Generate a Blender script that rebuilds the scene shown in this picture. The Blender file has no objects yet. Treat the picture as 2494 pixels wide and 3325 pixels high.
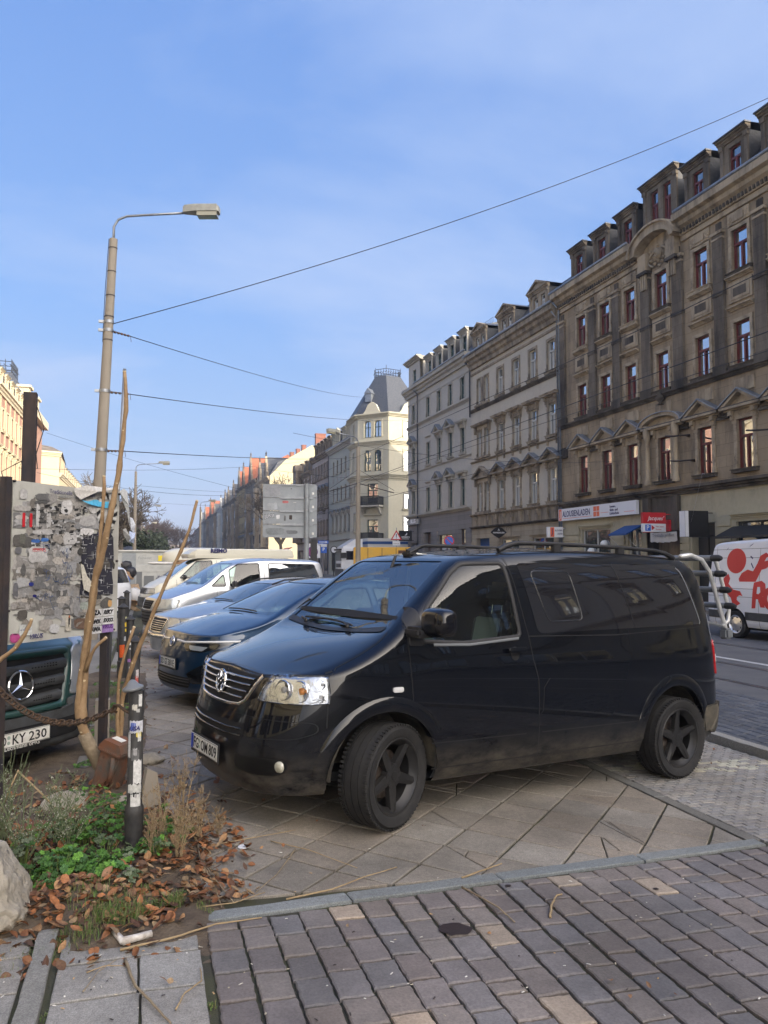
import bpy,bmesh,math,random
from math import sin,cos,pi,radians as R
from mathutils import Vector,Matrix
from mathutils.bvhtree import BVHTree
random.seed(7)
sc=bpy.context.scene
# camera
CAMH=1.78
YAW,PITCH=0.29746,0.06299
cd=bpy.data.cameras.new('camera');cam=bpy.data.objects.new('camera',cd)
sc.collection.objects.link(cam);sc.camera=cam
cam.location=(0,0,CAMH);cam.rotation_euler=(pi/2+PITCH,0,-YAW)
cd.sensor_fit='HORIZONTAL';cd.sensor_width=36;cd.lens=36*2497/2494
cd.clip_start=.05;cd.clip_end=3000
# sky, sun, exposure
SUN_EL,SUN_DIR=R(13.5),Vector((.60,-.80,0)).normalized()
W=bpy.data.worlds.new('World');sc.world=W;W.use_nodes=True
nt=W.node_tree;nt.nodes.clear();N=nt.nodes.new;L=nt.links.new
sky=N('ShaderNodeTexSky');sky.sky_type='NISHITA';sky.sun_disc=False
sky.sun_elevation=SUN_EL;sky.sun_rotation=math.atan2(SUN_DIR.x,SUN_DIR.y)
sky.air_density=1.0;sky.dust_density=1.5;sky.ozone_density=2.0
FILL_GLOW=(34,30,25)  # colour of a broad sky glow, added behind the camera to brighten the shaded foreground
tc=N('ShaderNodeTexCoord');sep=N('ShaderNodeSeparateXYZ');L(tc.outputs['Generated'],sep.inputs[0])
def wm(op,a,b=None,c=None,clamp=False):
 n=N('ShaderNodeMath');n.operation=op;n.use_clamp=clamp
 for i,x in enumerate((a,b,c)):
  if x is None:continue
  if isinstance(x,(int,float)):n.inputs[i].default_value=x
  else:L(x,n.inputs[i])
 return n.outputs[0]
zz=wm('MAXIMUM',sep.outputs[2],.03)
cx=wm('DIVIDE',sep.outputs[0],wm('ADD',zz,.16));cy=wm('DIVIDE',sep.outputs[1],wm('ADD',zz,.16))
cmb=N('ShaderNodeCombineXYZ');L(cx,cmb.inputs[0]);L(cy,cmb.inputs[1])
n1=N('ShaderNodeTexNoise');n1.inputs['Scale'].default_value=.85;n1.inputs['Detail'].default_value=7;n1.inputs['Roughness'].default_value=.52;n1.inputs['Distortion'].default_value=.35
mp=N('ShaderNodeMapping');mp.inputs['Scale'].default_value=(.8,1.25,1);mp.inputs['Rotation'].default_value=(0,0,.5);mp.inputs['Location'].default_value=(2.3,.6,0)
L(cmb.outputs[0],mp.inputs[0]);L(mp.outputs[0],n1.inputs['Vector'])
cl=N('ShaderNodeMapRange');cl.inputs[1].default_value=.46;cl.inputs[2].default_value=.66;cl.inputs[3].default_value=0;cl.inputs[4].default_value=.80
L(n1.outputs['Fac'],cl.inputs[0])
lowm=N('ShaderNodeMapRange');lowm.inputs[1].default_value=0.0;lowm.inputs[2].default_value=.30;lowm.inputs[3].default_value=.42;lowm.inputs[4].default_value=0
L(sep.outputs[2],lowm.inputs[0])
cfac=wm('ADD',cl.outputs[0],lowm.outputs[0],clamp=True)
ramp=N('ShaderNodeValToRGB');e=ramp.color_ramp.elements
SKYR=((0.0,(1.62,2.25,3.45)),(.12,(1.35,2.30,4.20)),(.30,(1.18,2.28,4.75)),(.60,(.88,1.86,4.45)),(1.0,(.62,1.40,3.75)))
e[0].position=SKYR[0][0];e[0].color=(*[c/5 for c in SKYR[0][1]],1);e[1].position=1.0;e[1].color=(*[c/5 for c in SKYR[-1][1]],1)
for p,c in SKYR[1:-1]:q=e.new(p);q.color=(*[x/5 for x in c],1)
L(wm('MAXIMUM',sep.outputs[2],0.0),ramp.inputs[0])
up5=N('ShaderNodeVectorMath');up5.operation='SCALE';up5.inputs['Scale'].default_value=3.75;L(ramp.outputs[0],up5.inputs[0])
tone=N('ShaderNodeMixRGB');tone.inputs[0].default_value=.80;L(sky.outputs[0],tone.inputs[1]);L(up5.outputs[0],tone.inputs[2])
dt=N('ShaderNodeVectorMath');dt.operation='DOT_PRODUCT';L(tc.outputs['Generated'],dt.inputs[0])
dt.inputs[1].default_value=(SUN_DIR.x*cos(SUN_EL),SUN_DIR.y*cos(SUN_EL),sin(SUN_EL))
fill_glow=wm('POWER',wm('MAXIMUM',dt.outputs['Value'],0.0),3.0)  # added fill light: wide lobe around the sun direction
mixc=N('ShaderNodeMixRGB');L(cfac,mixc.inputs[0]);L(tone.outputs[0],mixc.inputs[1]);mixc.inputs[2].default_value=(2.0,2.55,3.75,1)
hc=N('ShaderNodeMixRGB');hc.blend_type='ADD';hc.inputs[2].default_value=(FILL_GLOW[0],FILL_GLOW[1],FILL_GLOW[2],1);L(fill_glow,hc.inputs[0]);L(mixc.outputs[0],hc.inputs[1])
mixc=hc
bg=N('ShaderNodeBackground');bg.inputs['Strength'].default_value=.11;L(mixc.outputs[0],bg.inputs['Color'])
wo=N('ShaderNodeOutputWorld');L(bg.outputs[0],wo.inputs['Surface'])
sd=bpy.data.lights.new('sun','SUN');sd.energy=2.7;sd.angle=R(.5);sd.color=(1,.86,.66)
sun=bpy.data.objects.new('sun',sd);sc.collection.objects.link(sun)
tosun=Vector((SUN_DIR.x*cos(SUN_EL),SUN_DIR.y*cos(SUN_EL),sin(SUN_EL)))
sun.rotation_euler=tosun.to_track_quat('Z','Y').to_euler();sun.location=(60,-80,60)
vs=sc.view_settings;sc.display_settings.display_device='sRGB'
vs.view_transform='Standard';vs.look='None';vs.gamma=1;vs.exposure=1.26;vs.use_curve_mapping=False
sc.cycles.max_bounces=7;sc.cycles.transparent_max_bounces=12;sc.cycles.caustics_reflective=False;sc.cycles.caustics_refractive=False
sc.cycles.sample_clamp_indirect=6
# helpers
M={}
def mat(name,col,rough=.7,metal=0,spec=.5,coat=0,emit=None,bump=0,bscale=30,var=0,vscale=6,col2=None,streak=0,alpha=None,coatrough=.03,bdist=.01,vdetail=6,vlo=.35,vhi=.65):
 """procedural principled material: noise colour variation + noise bump"""
 m=bpy.data.materials.new(name);m.use_nodes=True;t=m.node_tree;b=t.nodes['Principled BSDF']
 b.inputs['Base Color'].default_value=(*col,1);b.inputs['Roughness'].default_value=rough;b.inputs['Metallic'].default_value=metal
 b.inputs['Specular IOR Level'].default_value=spec;b.inputs['Coat Weight'].default_value=coat;b.inputs['Coat Roughness'].default_value=coatrough
 if emit:b.inputs['Emission Color'].default_value=(*emit[:3],1);b.inputs['Emission Strength'].default_value=emit[3]
 if alpha is not None:b.inputs['Alpha'].default_value=alpha
 if var or col2 or bump:
  g=t.nodes.new('ShaderNodeTexCoord')
 if var or col2:
  n=t.nodes.new('ShaderNodeTexNoise');n.inputs['Scale'].default_value=vscale;n.inputs['Detail'].default_value=vdetail;n.inputs['Roughness'].default_value=.62
  mpg=t.nodes.new('ShaderNodeMapping');mpg.inputs['Scale'].default_value=(1,1,1-.85*streak)
  t.links.new(g.outputs['Object'],mpg.inputs[0]);t.links.new(mpg.outputs[0],n.inputs['Vector'])
  mr=t.nodes.new('ShaderNodeMapRange');mr.inputs[1].default_value=vlo;mr.inputs[2].default_value=vhi
  t.links.new(n.outputs['Fac'],mr.inputs[0])
  mx=t.nodes.new('ShaderNodeMixRGB');t.links.new(mr.outputs[0],mx.inputs[0])
  c2=col2 or tuple(x*(1-var)for x in col)
  mx.inputs[1].default_value=(*col,1);mx.inputs[2].default_value=(*c2,1);t.links.new(mx.outputs[0],b.inputs['Base Color'])
 if bump:
  n2=t.nodes.new('ShaderNodeTexNoise');n2.inputs['Scale'].default_value=bscale;n2.inputs['Detail'].default_value=5
  t.links.new(g.outputs['Object'],n2.inputs['Vector'])
  bp=t.nodes.new('ShaderNodeBump');bp.inputs['Strength'].default_value=bump;bp.inputs['Distance'].default_value=bdist
  t.links.new(n2.outputs['Fac'],bp.inputs['Height']);t.links.new(bp.outputs[0],b.inputs['Normal'])
 M[name]=m
 return m
XF={}
def link(o):sc.collection.objects.link(o);return o
def tag(o,label=None,cat=None,group=None,kind=None):
 if label:o['label']=label
 if cat:o['category']=cat
 if group:o['group']=group
 if kind:o['kind']=kind
 return o
def thing(name,label,cat,loc=(0,0,0),rotz=0,group=None,mtx=None):
 o=link(bpy.data.objects.new(name,None));o.empty_display_size=.2
 if mtx is None:mtx=Matrix.Translation(loc)@Matrix.Rotation(rotz,4,'Z')
 o.matrix_world=mtx;XF[o.name]=mtx.copy()
 return tag(o,label,cat,group)
def frame_of(d,up=Vector((0,0,1))):
 d=d.normalized()
 a=d.cross(up)
 if a.length<1e-4:a=d.cross(Vector((1,0,0)))
 a.normalize();return a,a.cross(d).normalized()
class MB:
 def __init__(s):s.v=[];s.f=[];s.mi=[];s.cur=0
 def pts(s,P):i=len(s.v);s.v+=[tuple(p)for p in P];return i
 def face(s,*idx):s.f.append(tuple(idx));s.mi.append(s.cur)
 def poly(s,P):i=s.pts(P);s.face(*range(i,i+len(P)))
 def box(s,x0,x1,y0,y1,z0,z1,m=None):
  P=[(x,y,z)for z in(z0,z1)for y in(y0,y1)for x in(x0,x1)]
  if m is not None:P=[m@Vector(p)for p in P]
  i=s.pts(P)
  for q in((0,2,3,1),(4,5,7,6),(0,1,5,4),(2,6,7,3),(0,4,6,2),(1,3,7,5)):s.face(*(i+k for k in q))
 def bbox(s,x0,x1,y0,y1,z0,z1,b=.01,m=None):
  """box with chamfered vertical + horizontal edges (small bevel)"""
  bm=bmesh.new();bmesh.ops.create_cube(bm,size=1)
  for v in bm.verts:v.co=Vector(((x0+x1)/2+v.co.x*(x1-x0),(y0+y1)/2+v.co.y*(y1-y0),(z0+z1)/2+v.co.z*(z1-z0)))
  bmesh.ops.bevel(bm,geom=bm.edges[:],offset=b,segments=2,affect='EDGES')
  s.addbm(bm,m);bm.free()
 def addbm(s,bm,m=None):
  bm.verts.index_update();i=s.pts([(m@v.co)if m is not None else v.co for v in bm.verts])
  for f in bm.faces:s.face(*(i+v.index for v in f.verts))
 def ring(s,c,a,b,r,n,r2=None):
  return s.pts([c+a*(r*cos(2*pi*k/n))+b*((r2 or r)*sin(2*pi*k/n))for k in range(n)])
 def tube(s,path,r,n=8,caps=True):
  path=[Vector(p)for p in path];rs=r if isinstance(r,(list,tuple))else[r]*len(path)
  prev=None;up=Vector((0,0,1));last=None
  for k,p in enumerate(path):
   d=(path[min(k+1,len(path)-1)]-path[max(k-1,0)])
   if d.length<1e-9:d=Vector((0,0,1))
   if last is None:a,b=frame_of(d)
   else:
    d.normalize();a=last-d*last.dot(d)
    if a.length<1e-5:a,_=frame_of(d)
    a.normalize();b=a.cross(d)*-1
    b=d.cross(a)*-1 if False else a.cross(d)
   last=a
   i=s.ring(p,a,b,rs[k],n)
   if prev is not None:
    for q in range(n):s.face(prev+q,prev+(q+1)%n,i+(q+1)%n,i+q)
   elif caps:s.face(*[i+q for q in range(n)][::-1])
   prev=i
  if caps:s.face(*[prev+q for q in range(n)])
 def cyl(s,p0,p1,r0,r1=None,n=16,caps=True):s.tube([p0,p1],[r0,r0 if r1 is None else r1],n,caps)
 def lathe(s,prof,n=24,m=None,caps=True):
  """prof: (r, z) list, axis z"""
  prev=None
  for r,z in prof:
   P=[Vector((r*cos(2*pi*k/n),r*sin(2*pi*k/n),z))for k in range(n)]
   if m is not None:P=[m@p for p in P]
   i=s.pts(P)
   if prev is not None:
    for q in range(n):s.face(prev+q,prev+(q+1)%n,i+(q+1)%n,i+q)
   prev=i
 def prism(s,poly,z0,z1,m=None):
  """poly 2D list (x,y) extruded z0..z1"""
  n=len(poly);A=[Vector((x,y,z0))for x,y in poly];B=[Vector((x,y,z1))for x,y in poly]
  if m is not None:A=[m@p for p in A];B=[m@p for p in B]
  i=s.pts(A+B);s.face(*[i+k for k in range(n)][::-1]);s.face(*[i+n+k for k in range(n)])
  for k in range(n):s.face(i+k,i+(k+1)%n,i+n+(k+1)%n,i+n+k)
 def mesh(s,name,mats,smooth=False,angle=None,fix=False):
  me=bpy.data.meshes.new(name);me.from_pydata(s.v,[],s.f)
  for m in(mats if isinstance(mats,(list,tuple))else[mats]):me.materials.append(m)
  if any(s.mi):me.polygons.foreach_set('material_index',s.mi)
  if fix:
   bm=bmesh.new();bm.from_mesh(me);bmesh.ops.recalc_face_normals(bm,faces=bm.faces);bm.to_mesh(me);bm.free()
  if smooth or angle:
   me.polygons.foreach_set('use_smooth',[True]*len(me.polygons))
   if angle:me.set_sharp_from_angle(angle=R(angle))
  me.update();return me
 def build(s,name,mats,parent=None,world=False,smooth=False,angle=None,fix=False):
  if world and parent is not None:
   inv=XF[parent.name].inverted();s.v=[tuple(inv@Vector(p))for p in s.v]
  o=link(bpy.data.objects.new(name,s.mesh(name,mats,smooth,angle,fix)))
  if parent is not None:o.parent=parent
  return o
def place(mesh,name,parent=None,mtx=None,world=True):
 """an object sharing mesh data; mtx in world space"""
 o=link(bpy.data.objects.new(name,mesh))
 if parent is not None:
  o.parent=parent
  if mtx is not None:o.matrix_local=(XF[parent.name].inverted()@mtx)if world else mtx
 elif mtx is not None:o.matrix_world=mtx
 return o
def reg(o,mtx):XF[o.name]=mtx;return o
def text_mesh(s,size=1,extrude=.002,align='LEFT',shear=0,bold=0,spacing=1,res=2):
 """the built-in font as mesh, x right, y up, baseline at 0"""
 c=bpy.data.curves.new('lettering','FONT');c.body=s;c.size=size;c.extrude=extrude;c.align_x=align;c.shear=shear;c.offset=bold;c.space_character=spacing;c.resolution_u=res
 o=bpy.data.objects.new('tmp',c);link(o);dg=bpy.context.evaluated_depsgraph_get();dg.update()
 me=bpy.data.meshes.new_from_object(o.evaluated_get(dg));bpy.data.objects.remove(o);bpy.data.curves.remove(c)
 me.name='lettering';return me
def text_on(s,mtx,parent,m,width=None,height=None,name='lettering',**k):
 """lettering on a surface. mtx: local frame (x right, y up, z out), in parent's local space if parent"""
 me=text_mesh(s,**k);me.materials.clear();me.materials.append(m)
 xs=[v.co.x for v in me.vertices];ys=[v.co.y for v in me.vertices]
 if not xs:return None
 sx=(width/(max(xs)-min(xs)))if width else 1;sy=(height/(max(ys)-min(ys)))if height else(sx if width else 1)
 if height and not width:sx=sy
 ox,oy=min(xs),min(ys)
 for v in me.vertices:v.co=Vector(((v.co.x-ox)*sx,(v.co.y-oy)*sy,v.co.z))
 o=link(bpy.data.objects.new(name,me));
 if parent:o.parent=parent
 o.matrix_local=mtx
 return o
def axes(o,x,y,z):
 return Matrix(((x[0],y[0],z[0],o[0]),(x[1],y[1],z[1],o[1]),(x[2],y[2],z[2],o[2]),(0,0,0,1)))
def gz(x):return-.036*(min(max(x,0),4.9)-1.31)
def px(u,v,Z):
 """point at depth Z (along the lens axis) behind pixel u, v of the 2494 x 3325 photograph"""
 fw=Vector((sin(YAW)*cos(PITCH),cos(YAW)*cos(PITCH),sin(PITCH)));rt=Vector((cos(YAW),-sin(YAW),0));up=rt.cross(fw)
 return Vector((0,0,CAMH))+Z*(fw+rt*((u-1247)/2497)-up*((v-1662.5)/2497))
# vehicle toolkit
def eval_mesh(o,name):
 dg=bpy.context.evaluated_depsgraph_get();dg.update()
 me=bpy.data.meshes.new_from_object(o.evaluated_get(dg));me.name=name;return me
def lerp(a,b,t):return a+(b-a)*t
def interp(tab,x):
 if x<=tab[0][0]:return tab[0][1]
 for(a,p),(b,q)in zip(tab,tab[1:]):
  if x<=b:return p+(q-p)*(x-a)/(b-a)
 return tab[-1][1]
def cage_body(plan,rows,top,cen,creases=(),levels=3,nside0=3,nend=3):
 """wrap-around control cage. plan: columns; rows[c][r] = (x,y,z) from sill upwards; top[c] = (x,y,z) row of bonnet/roof edge;
    cen[i] = (x,z) centre line for cap columns. Columns 0..nside0 run over the front face, the last nend+1 over the rear."""
 nc=len(plan);nr=len(rows[0]);v=[];idx={}
 def add(key,p):
  idx[key]=len(v);v.append(tuple(p));return idx[key]
 for s in(1,-1):
  for c in range(nc):
   if s<0 and c in(0,nc-1):
    for r in range(nr+1):idx[(s,c,r)]=idx[(1,c,r)]
    continue
   for r in range(nr):x,y,z=rows[c][r];add((s,c,r),(x,y*s,z))
   x,y,z=top[c];add((s,c,nr),(x,y*s,z))
 f=[]
 def fc(a,s):f.append(tuple(a)if s>0 else tuple(a[::-1]))
 for s in(1,-1):
  for c in range(nc-1):
   for r in range(nr):fc((idx[(s,c,r)],idx[(s,c,r+1)],idx[(s,c+1,r+1)],idx[(s,c+1,r)]),s)
 n=nc-1-nend-nside0;J=nside0
 def cp(s,i,j):
  k=('c',s if j<J else 1,i,j)
  if k in idx:return idx[k]
  if j==0:return idx[(s,nside0+i,nr)]
  if i==0:return idx[(s,nside0-j,nr)]
  if i==n:return idx[(s,nside0+n+j,nr)]
  S=top[nside0+i];C=cen[i];t=j/J
  y=S[1]*(1-t);zz=S[2]+(C[1]-S[2])*(1-(1-t)**2);xx=S[0]+(C[0]-S[0])*(1-(1-t)**2)
  return add(k,(xx,y*s,zz))
 for s in(1,-1):
  for i in range(n):
   for j in range(J):fc((cp(s,i,j),cp(s,i,j+1),cp(s,i+1,j+1),cp(s,i+1,j))[::1],s)
 for c in range(1,nc-2):f.append((idx[(1,c,0)],idx[(1,c+1,0)],idx[(-1,c+1,0)],idx[(-1,c,0)]))
 f.append((idx[(1,0,0)],idx[(1,1,0)],idx[(-1,1,0)]));f.append((idx[(1,nc-2,0)],idx[(1,nc-1,0)],idx[(-1,nc-2,0)]))
 me=bpy.data.meshes.new('cage');me.from_pydata(v,[],f)
 bm=bmesh.new();bm.from_mesh(me);cl=bm.edges.layers.float.get('crease_edge')or bm.edges.layers.float.new('crease_edge')
 bm.verts.ensure_lookup_table();bmesh.ops.recalc_face_normals(bm,faces=bm.faces)
 def cr(a,b,w):
  e=bm.edges.get((bm.verts[a],bm.verts[b]))
  if e:e[cl]=max(e[cl],w)
 for kind,k,w,*rng in creases:
  for s in(1,-1):
   if kind=='cap':
    for j in range(J):cr(cp(s,k,j),cp(s,k,j+1),w)
   elif kind=='row':
    a,b=rng if rng else(0,nc-1)
    for c in range(a,b):cr(idx[(s,c,k)],idx[(s,c+1,k)],w)
   elif kind=='col':
    for r in range(nr):cr(idx[(s,k,r)],idx[(s,k,r+1)],w)
 for s in(1,-1):
  for c in range(nc-1):cr(idx[(s,c,0)],idx[(s,c+1,0)],.8)
 bm.to_mesh(me);bm.free()
 o=link(bpy.data.objects.new('cage',me));md=o.modifiers.new('s','SUBSURF');md.levels=levels;md.render_levels=levels
 out=eval_mesh(o,'body');bpy.data.objects.remove(o);out.update();return out
class Skin:
 """ray queries against a smooth body mesh (local coordinates)"""
 def __init__(s,me):
  s.me=me;s.v=[v.co.copy()for v in me.vertices];s.n=[v.normal.copy()for v in me.vertices]
  me.calc_loop_triangles();s.t=[tuple(t.vertices)for t in me.loop_triangles]
  s.b=BVHTree.FromPolygons(s.v,s.t)
 def nrm(s,p,i):
  a,b,c=(s.v[k]for k in s.t[i]);na,nb,nc=(s.n[k]for k in s.t[i])
  v0=b-a;v1=c-a;v2=p-a;d00=v0.dot(v0);d01=v0.dot(v1);d11=v1.dot(v1);d20=v2.dot(v0);d21=v2.dot(v1);den=d00*d11-d01*d01
  if abs(den)<1e-14:return na
  w1=(d11*d20-d01*d21)/den;w2=(d00*d21-d01*d20)/den
  return(na*(1-w1-w2)+nb*w1+nc*w2).normalized()
 def ray(s,o,d):
  h,n,i,_=s.b.ray_cast(o,d)
  if h is None:
   h,n,i,_=s.b.find_nearest(o+d*max(0.0,(Vector((0,0,1))-o).dot(d)))
  return h,s.nrm(h,i)
 def P(s,proj,a,b,off=0):
  """proj: 'L','R' side view (a=x,b=z); 'F','B' front/back view (a=y,b=z); 'T' plan (a=x,b=y)"""
  if proj=='L':o,d=Vector((a,3,b)),Vector((0,-1,0))
  elif proj=='R':o,d=Vector((a,-3,b)),Vector((0,1,0))
  elif proj=='F':o,d=Vector((6,a,b)),Vector((-1,0,0))
  elif proj=='B':o,d=Vector((-9,a,b)),Vector((1,0,0))
  elif proj=='T':o,d=Vector((a,b,5)),Vector((0,0,-1))
  else:o,d=proj[0]+proj[1]*a+proj[2]*b,proj[3]
  h,n=s.ray(o,d);return h+n*off,n
def dense(poly,step=.05,closed=True):
 out=[];n=len(poly)
 for k in range(n if closed else n-1):
  a=Vector(poly[k]);b=Vector(poly[(k+1)%n]);m=max(1,int((b-a).length/step))
  out+=[a+(b-a)*(q/m)for q in range(m)]
 if not closed:out.append(Vector(poly[-1]))
 return out
def rounded(poly,r=.04,n=4):
 out=[];m=len(poly)
 for k in range(m):
  a,b,c=Vector(poly[k-1]),Vector(poly[k]),Vector(poly[(k+1)%m])
  rr=min(r,(a-b).length*.45,(c-b).length*.45);p=b+(a-b).normalized()*rr;q=b+(c-b).normalized()*rr
  for i in range(n+1):
   t=i/n;out.append(((1-t)**2)*p+2*t*(1-t)*b+t*t*q)
 return out
def patch(sk,proj,poly,off=.003,rings=(1,.93,.8,.6,.35,.12),thick=0,step=.05,centre=None,bulge=0):
 """a panel lying on the body skin: outline polygon in the chosen projection"""
 poly=dense(poly,step);n=len(poly);c=Vector(centre)if centre else sum(poly,Vector((0,0)))/n
 mb=MB();prev=None;norms=[]
 if thick:
  P=[]
  for p in poly:h,nn=sk.P(proj,p.x,p.y,off-thick);P.append(h);norms.append(nn)
  prev=mb.pts(P)
 for r in rings:
  P=[]
  for p in poly:
   q=c+(p-c)*r;h,nn=sk.P(proj,q.x,q.y,off+bulge*(1-r*r));P.append(h);norms.append(nn)
  i=mb.pts(P)
  if prev is not None:
   for k in range(n):mb.face(prev+k,prev+(k+1)%n,i+(k+1)%n,i+k)
  prev=i
 h,nn=sk.P(proj,c.x,c.y,off+bulge);i=mb.pts([h]);norms.append(nn)
 for k in range(n):mb.face(prev+k,prev+(k+1)%n,i)
 return mb
def ribbon(sk,proj,line,w=.006,off=.0015,closed=False,step=.03,prof=None):
 """a strip along a line on the skin; prof: list of (across, out) for a raised moulding"""
 line=dense(line,step,closed);mb=MB();rows=[];n=len(line)
 prof=prof or[(-w/2,off),(w/2,off)]
 for k,p in enumerate(line):
  a=line[(k-1)%n]if(closed or k)else p;b=line[(k+1)%n]if(closed or k<n-1)else p
  d=(b-a).normalized();nv=Vector((-d.y,d.x));P=[]
  for(ac,ou)in prof:q=p+nv*ac;h,_=sk.P(proj,q.x,q.y,ou);P.append(h)
  rows.append(mb.pts(P))
 m=len(prof)
 for k in range(n if closed else n-1):
  i,j=rows[k],rows[(k+1)%n]
  for q in range(m-1):mb.face(i+q,i+q+1,j+q+1,j+q)
 return mb
def superblob(c,r,e=3,n=20,m_=12):
 mb=MB();sp=lambda v:math.copysign(abs(v)**(2/e),v)
 for a in range(m_+1):
  ph=-pi/2+pi*a/m_
  for b in range(n):th=2*pi*b/n;mb.v.append((c[0]+r[0]*sp(cos(ph))*sp(cos(th)),c[1]+r[1]*sp(cos(ph))*sp(sin(th)),c[2]+r[2]*sp(sin(ph))))
 for a in range(m_):
  for b in range(n):mb.face(a*n+b,a*n+(b+1)%n,(a+1)*n+(b+1)%n,(a+1)*n+b)
 return mb
def fixn(mb,sk):
 """orient faces outwards like the skin"""
 for k,f in enumerate(mb.f):
  P=[Vector(mb.v[i])for i in f[:3]];n=(P[1]-P[0]).cross(P[2]-P[0]);c=sum((Vector(mb.v[i])for i in f),Vector())/len(f)
  h,_,i,_=sk.b.find_nearest(c)
  if n.dot(sk.n[sk.t[i][0]])<0:mb.f[k]=f[::-1]
 return mb
def prism_obj(poly,proj,d0,d1,m):
 mb=MB();ax={'L':lambda a,b,d:(a,d,b),'F':lambda a,b,d:(d,a,b),'T':lambda a,b,d:(a,b,d)}[proj]
 n=len(poly);i=mb.pts([ax(p[0],p[1],d0)for p in poly]+[ax(p[0],p[1],d1)for p in poly])
 mb.face(*range(i,i+n));mb.face(*[i+n+k for k in range(n)][::-1])
 for k in range(n):mb.face(i+k,i+n+k,i+n+(k+1)%n,i+(k+1)%n)
 return mb.build('cut',m,fix=True)
def boolean(base,cutters,name):
 for c in cutters:
  md=base.modifiers.new('b','BOOLEAN');md.operation='DIFFERENCE';md.solver='EXACT';md.object=c
 me=eval_mesh(base,name)
 for c in cutters:bpy.data.objects.remove(c)
 return me
def skin_normals(me,sk,inner=1):
 """smooth reflections: custom normals from the uncut body wherever a face still lies on it"""
 nl=[Vector((0,0,0))]*len(me.loops)
 me.update()
 for p in me.polygons:
  fn=p.normal
  for li in p.loop_indices:
   co=me.vertices[me.loops[li].vertex_index].co
   h,n,i,d=sk.b.find_nearest(co);out=fn
   if d is not None and d<.003:
    sn=sk.nrm(h,i)
    if sn.dot(fn)>.7:out=sn
   nl[li]=out
 me.polygons.foreach_set('use_smooth',[True]*len(me.polygons));me.normals_split_custom_set([tuple(n)for n in nl])
def make_body(cage,cuts,paint,inside,wall=.022,hollow=True):
 """cut openings through the body skin, leaving an open shell with a dark lining"""
 sk=Skin(cage);base=link(bpy.data.objects.new('b',cage.copy()));base.data.materials.clear();base.data.materials.append(paint)
 me=boolean(base,cuts,'body');bpy.data.objects.remove(base)
 bm=bmesh.new();bm.from_mesh(me);dead=[]
 for f in bm.faces:
  h,n,i,d=sk.b.find_nearest(f.calc_center_median())
  if d>.004 or sk.n[sk.t[i][0]].dot(f.normal)<.3:dead.append(f)
 bmesh.ops.delete(bm,geom=dead,context='FACES')
 for f in bm.faces:f.material_index=0
 bm.verts.index_update();nv=len(bm.verts);V=[v.co.copy()for v in bm.verts];F_=[[v.index for v in f.verts]for f in bm.faces];bm.free()
 V2=[]
 for v in V:h,n,i,d=sk.b.find_nearest(v);V2.append(v-sk.nrm(h,i)*wall)
 me2=bpy.data.meshes.new('body');me2.from_pydata(V+V2,[],F_+[[k+nv for k in f[::-1]]for f in F_]);me2.materials.append(paint);me2.materials.append(inside)
 me2.polygons.foreach_set('material_index',[0]*len(F_)+[1]*len(F_));me2.update()
 skin_normals(me2,sk);return me2,sk
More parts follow.
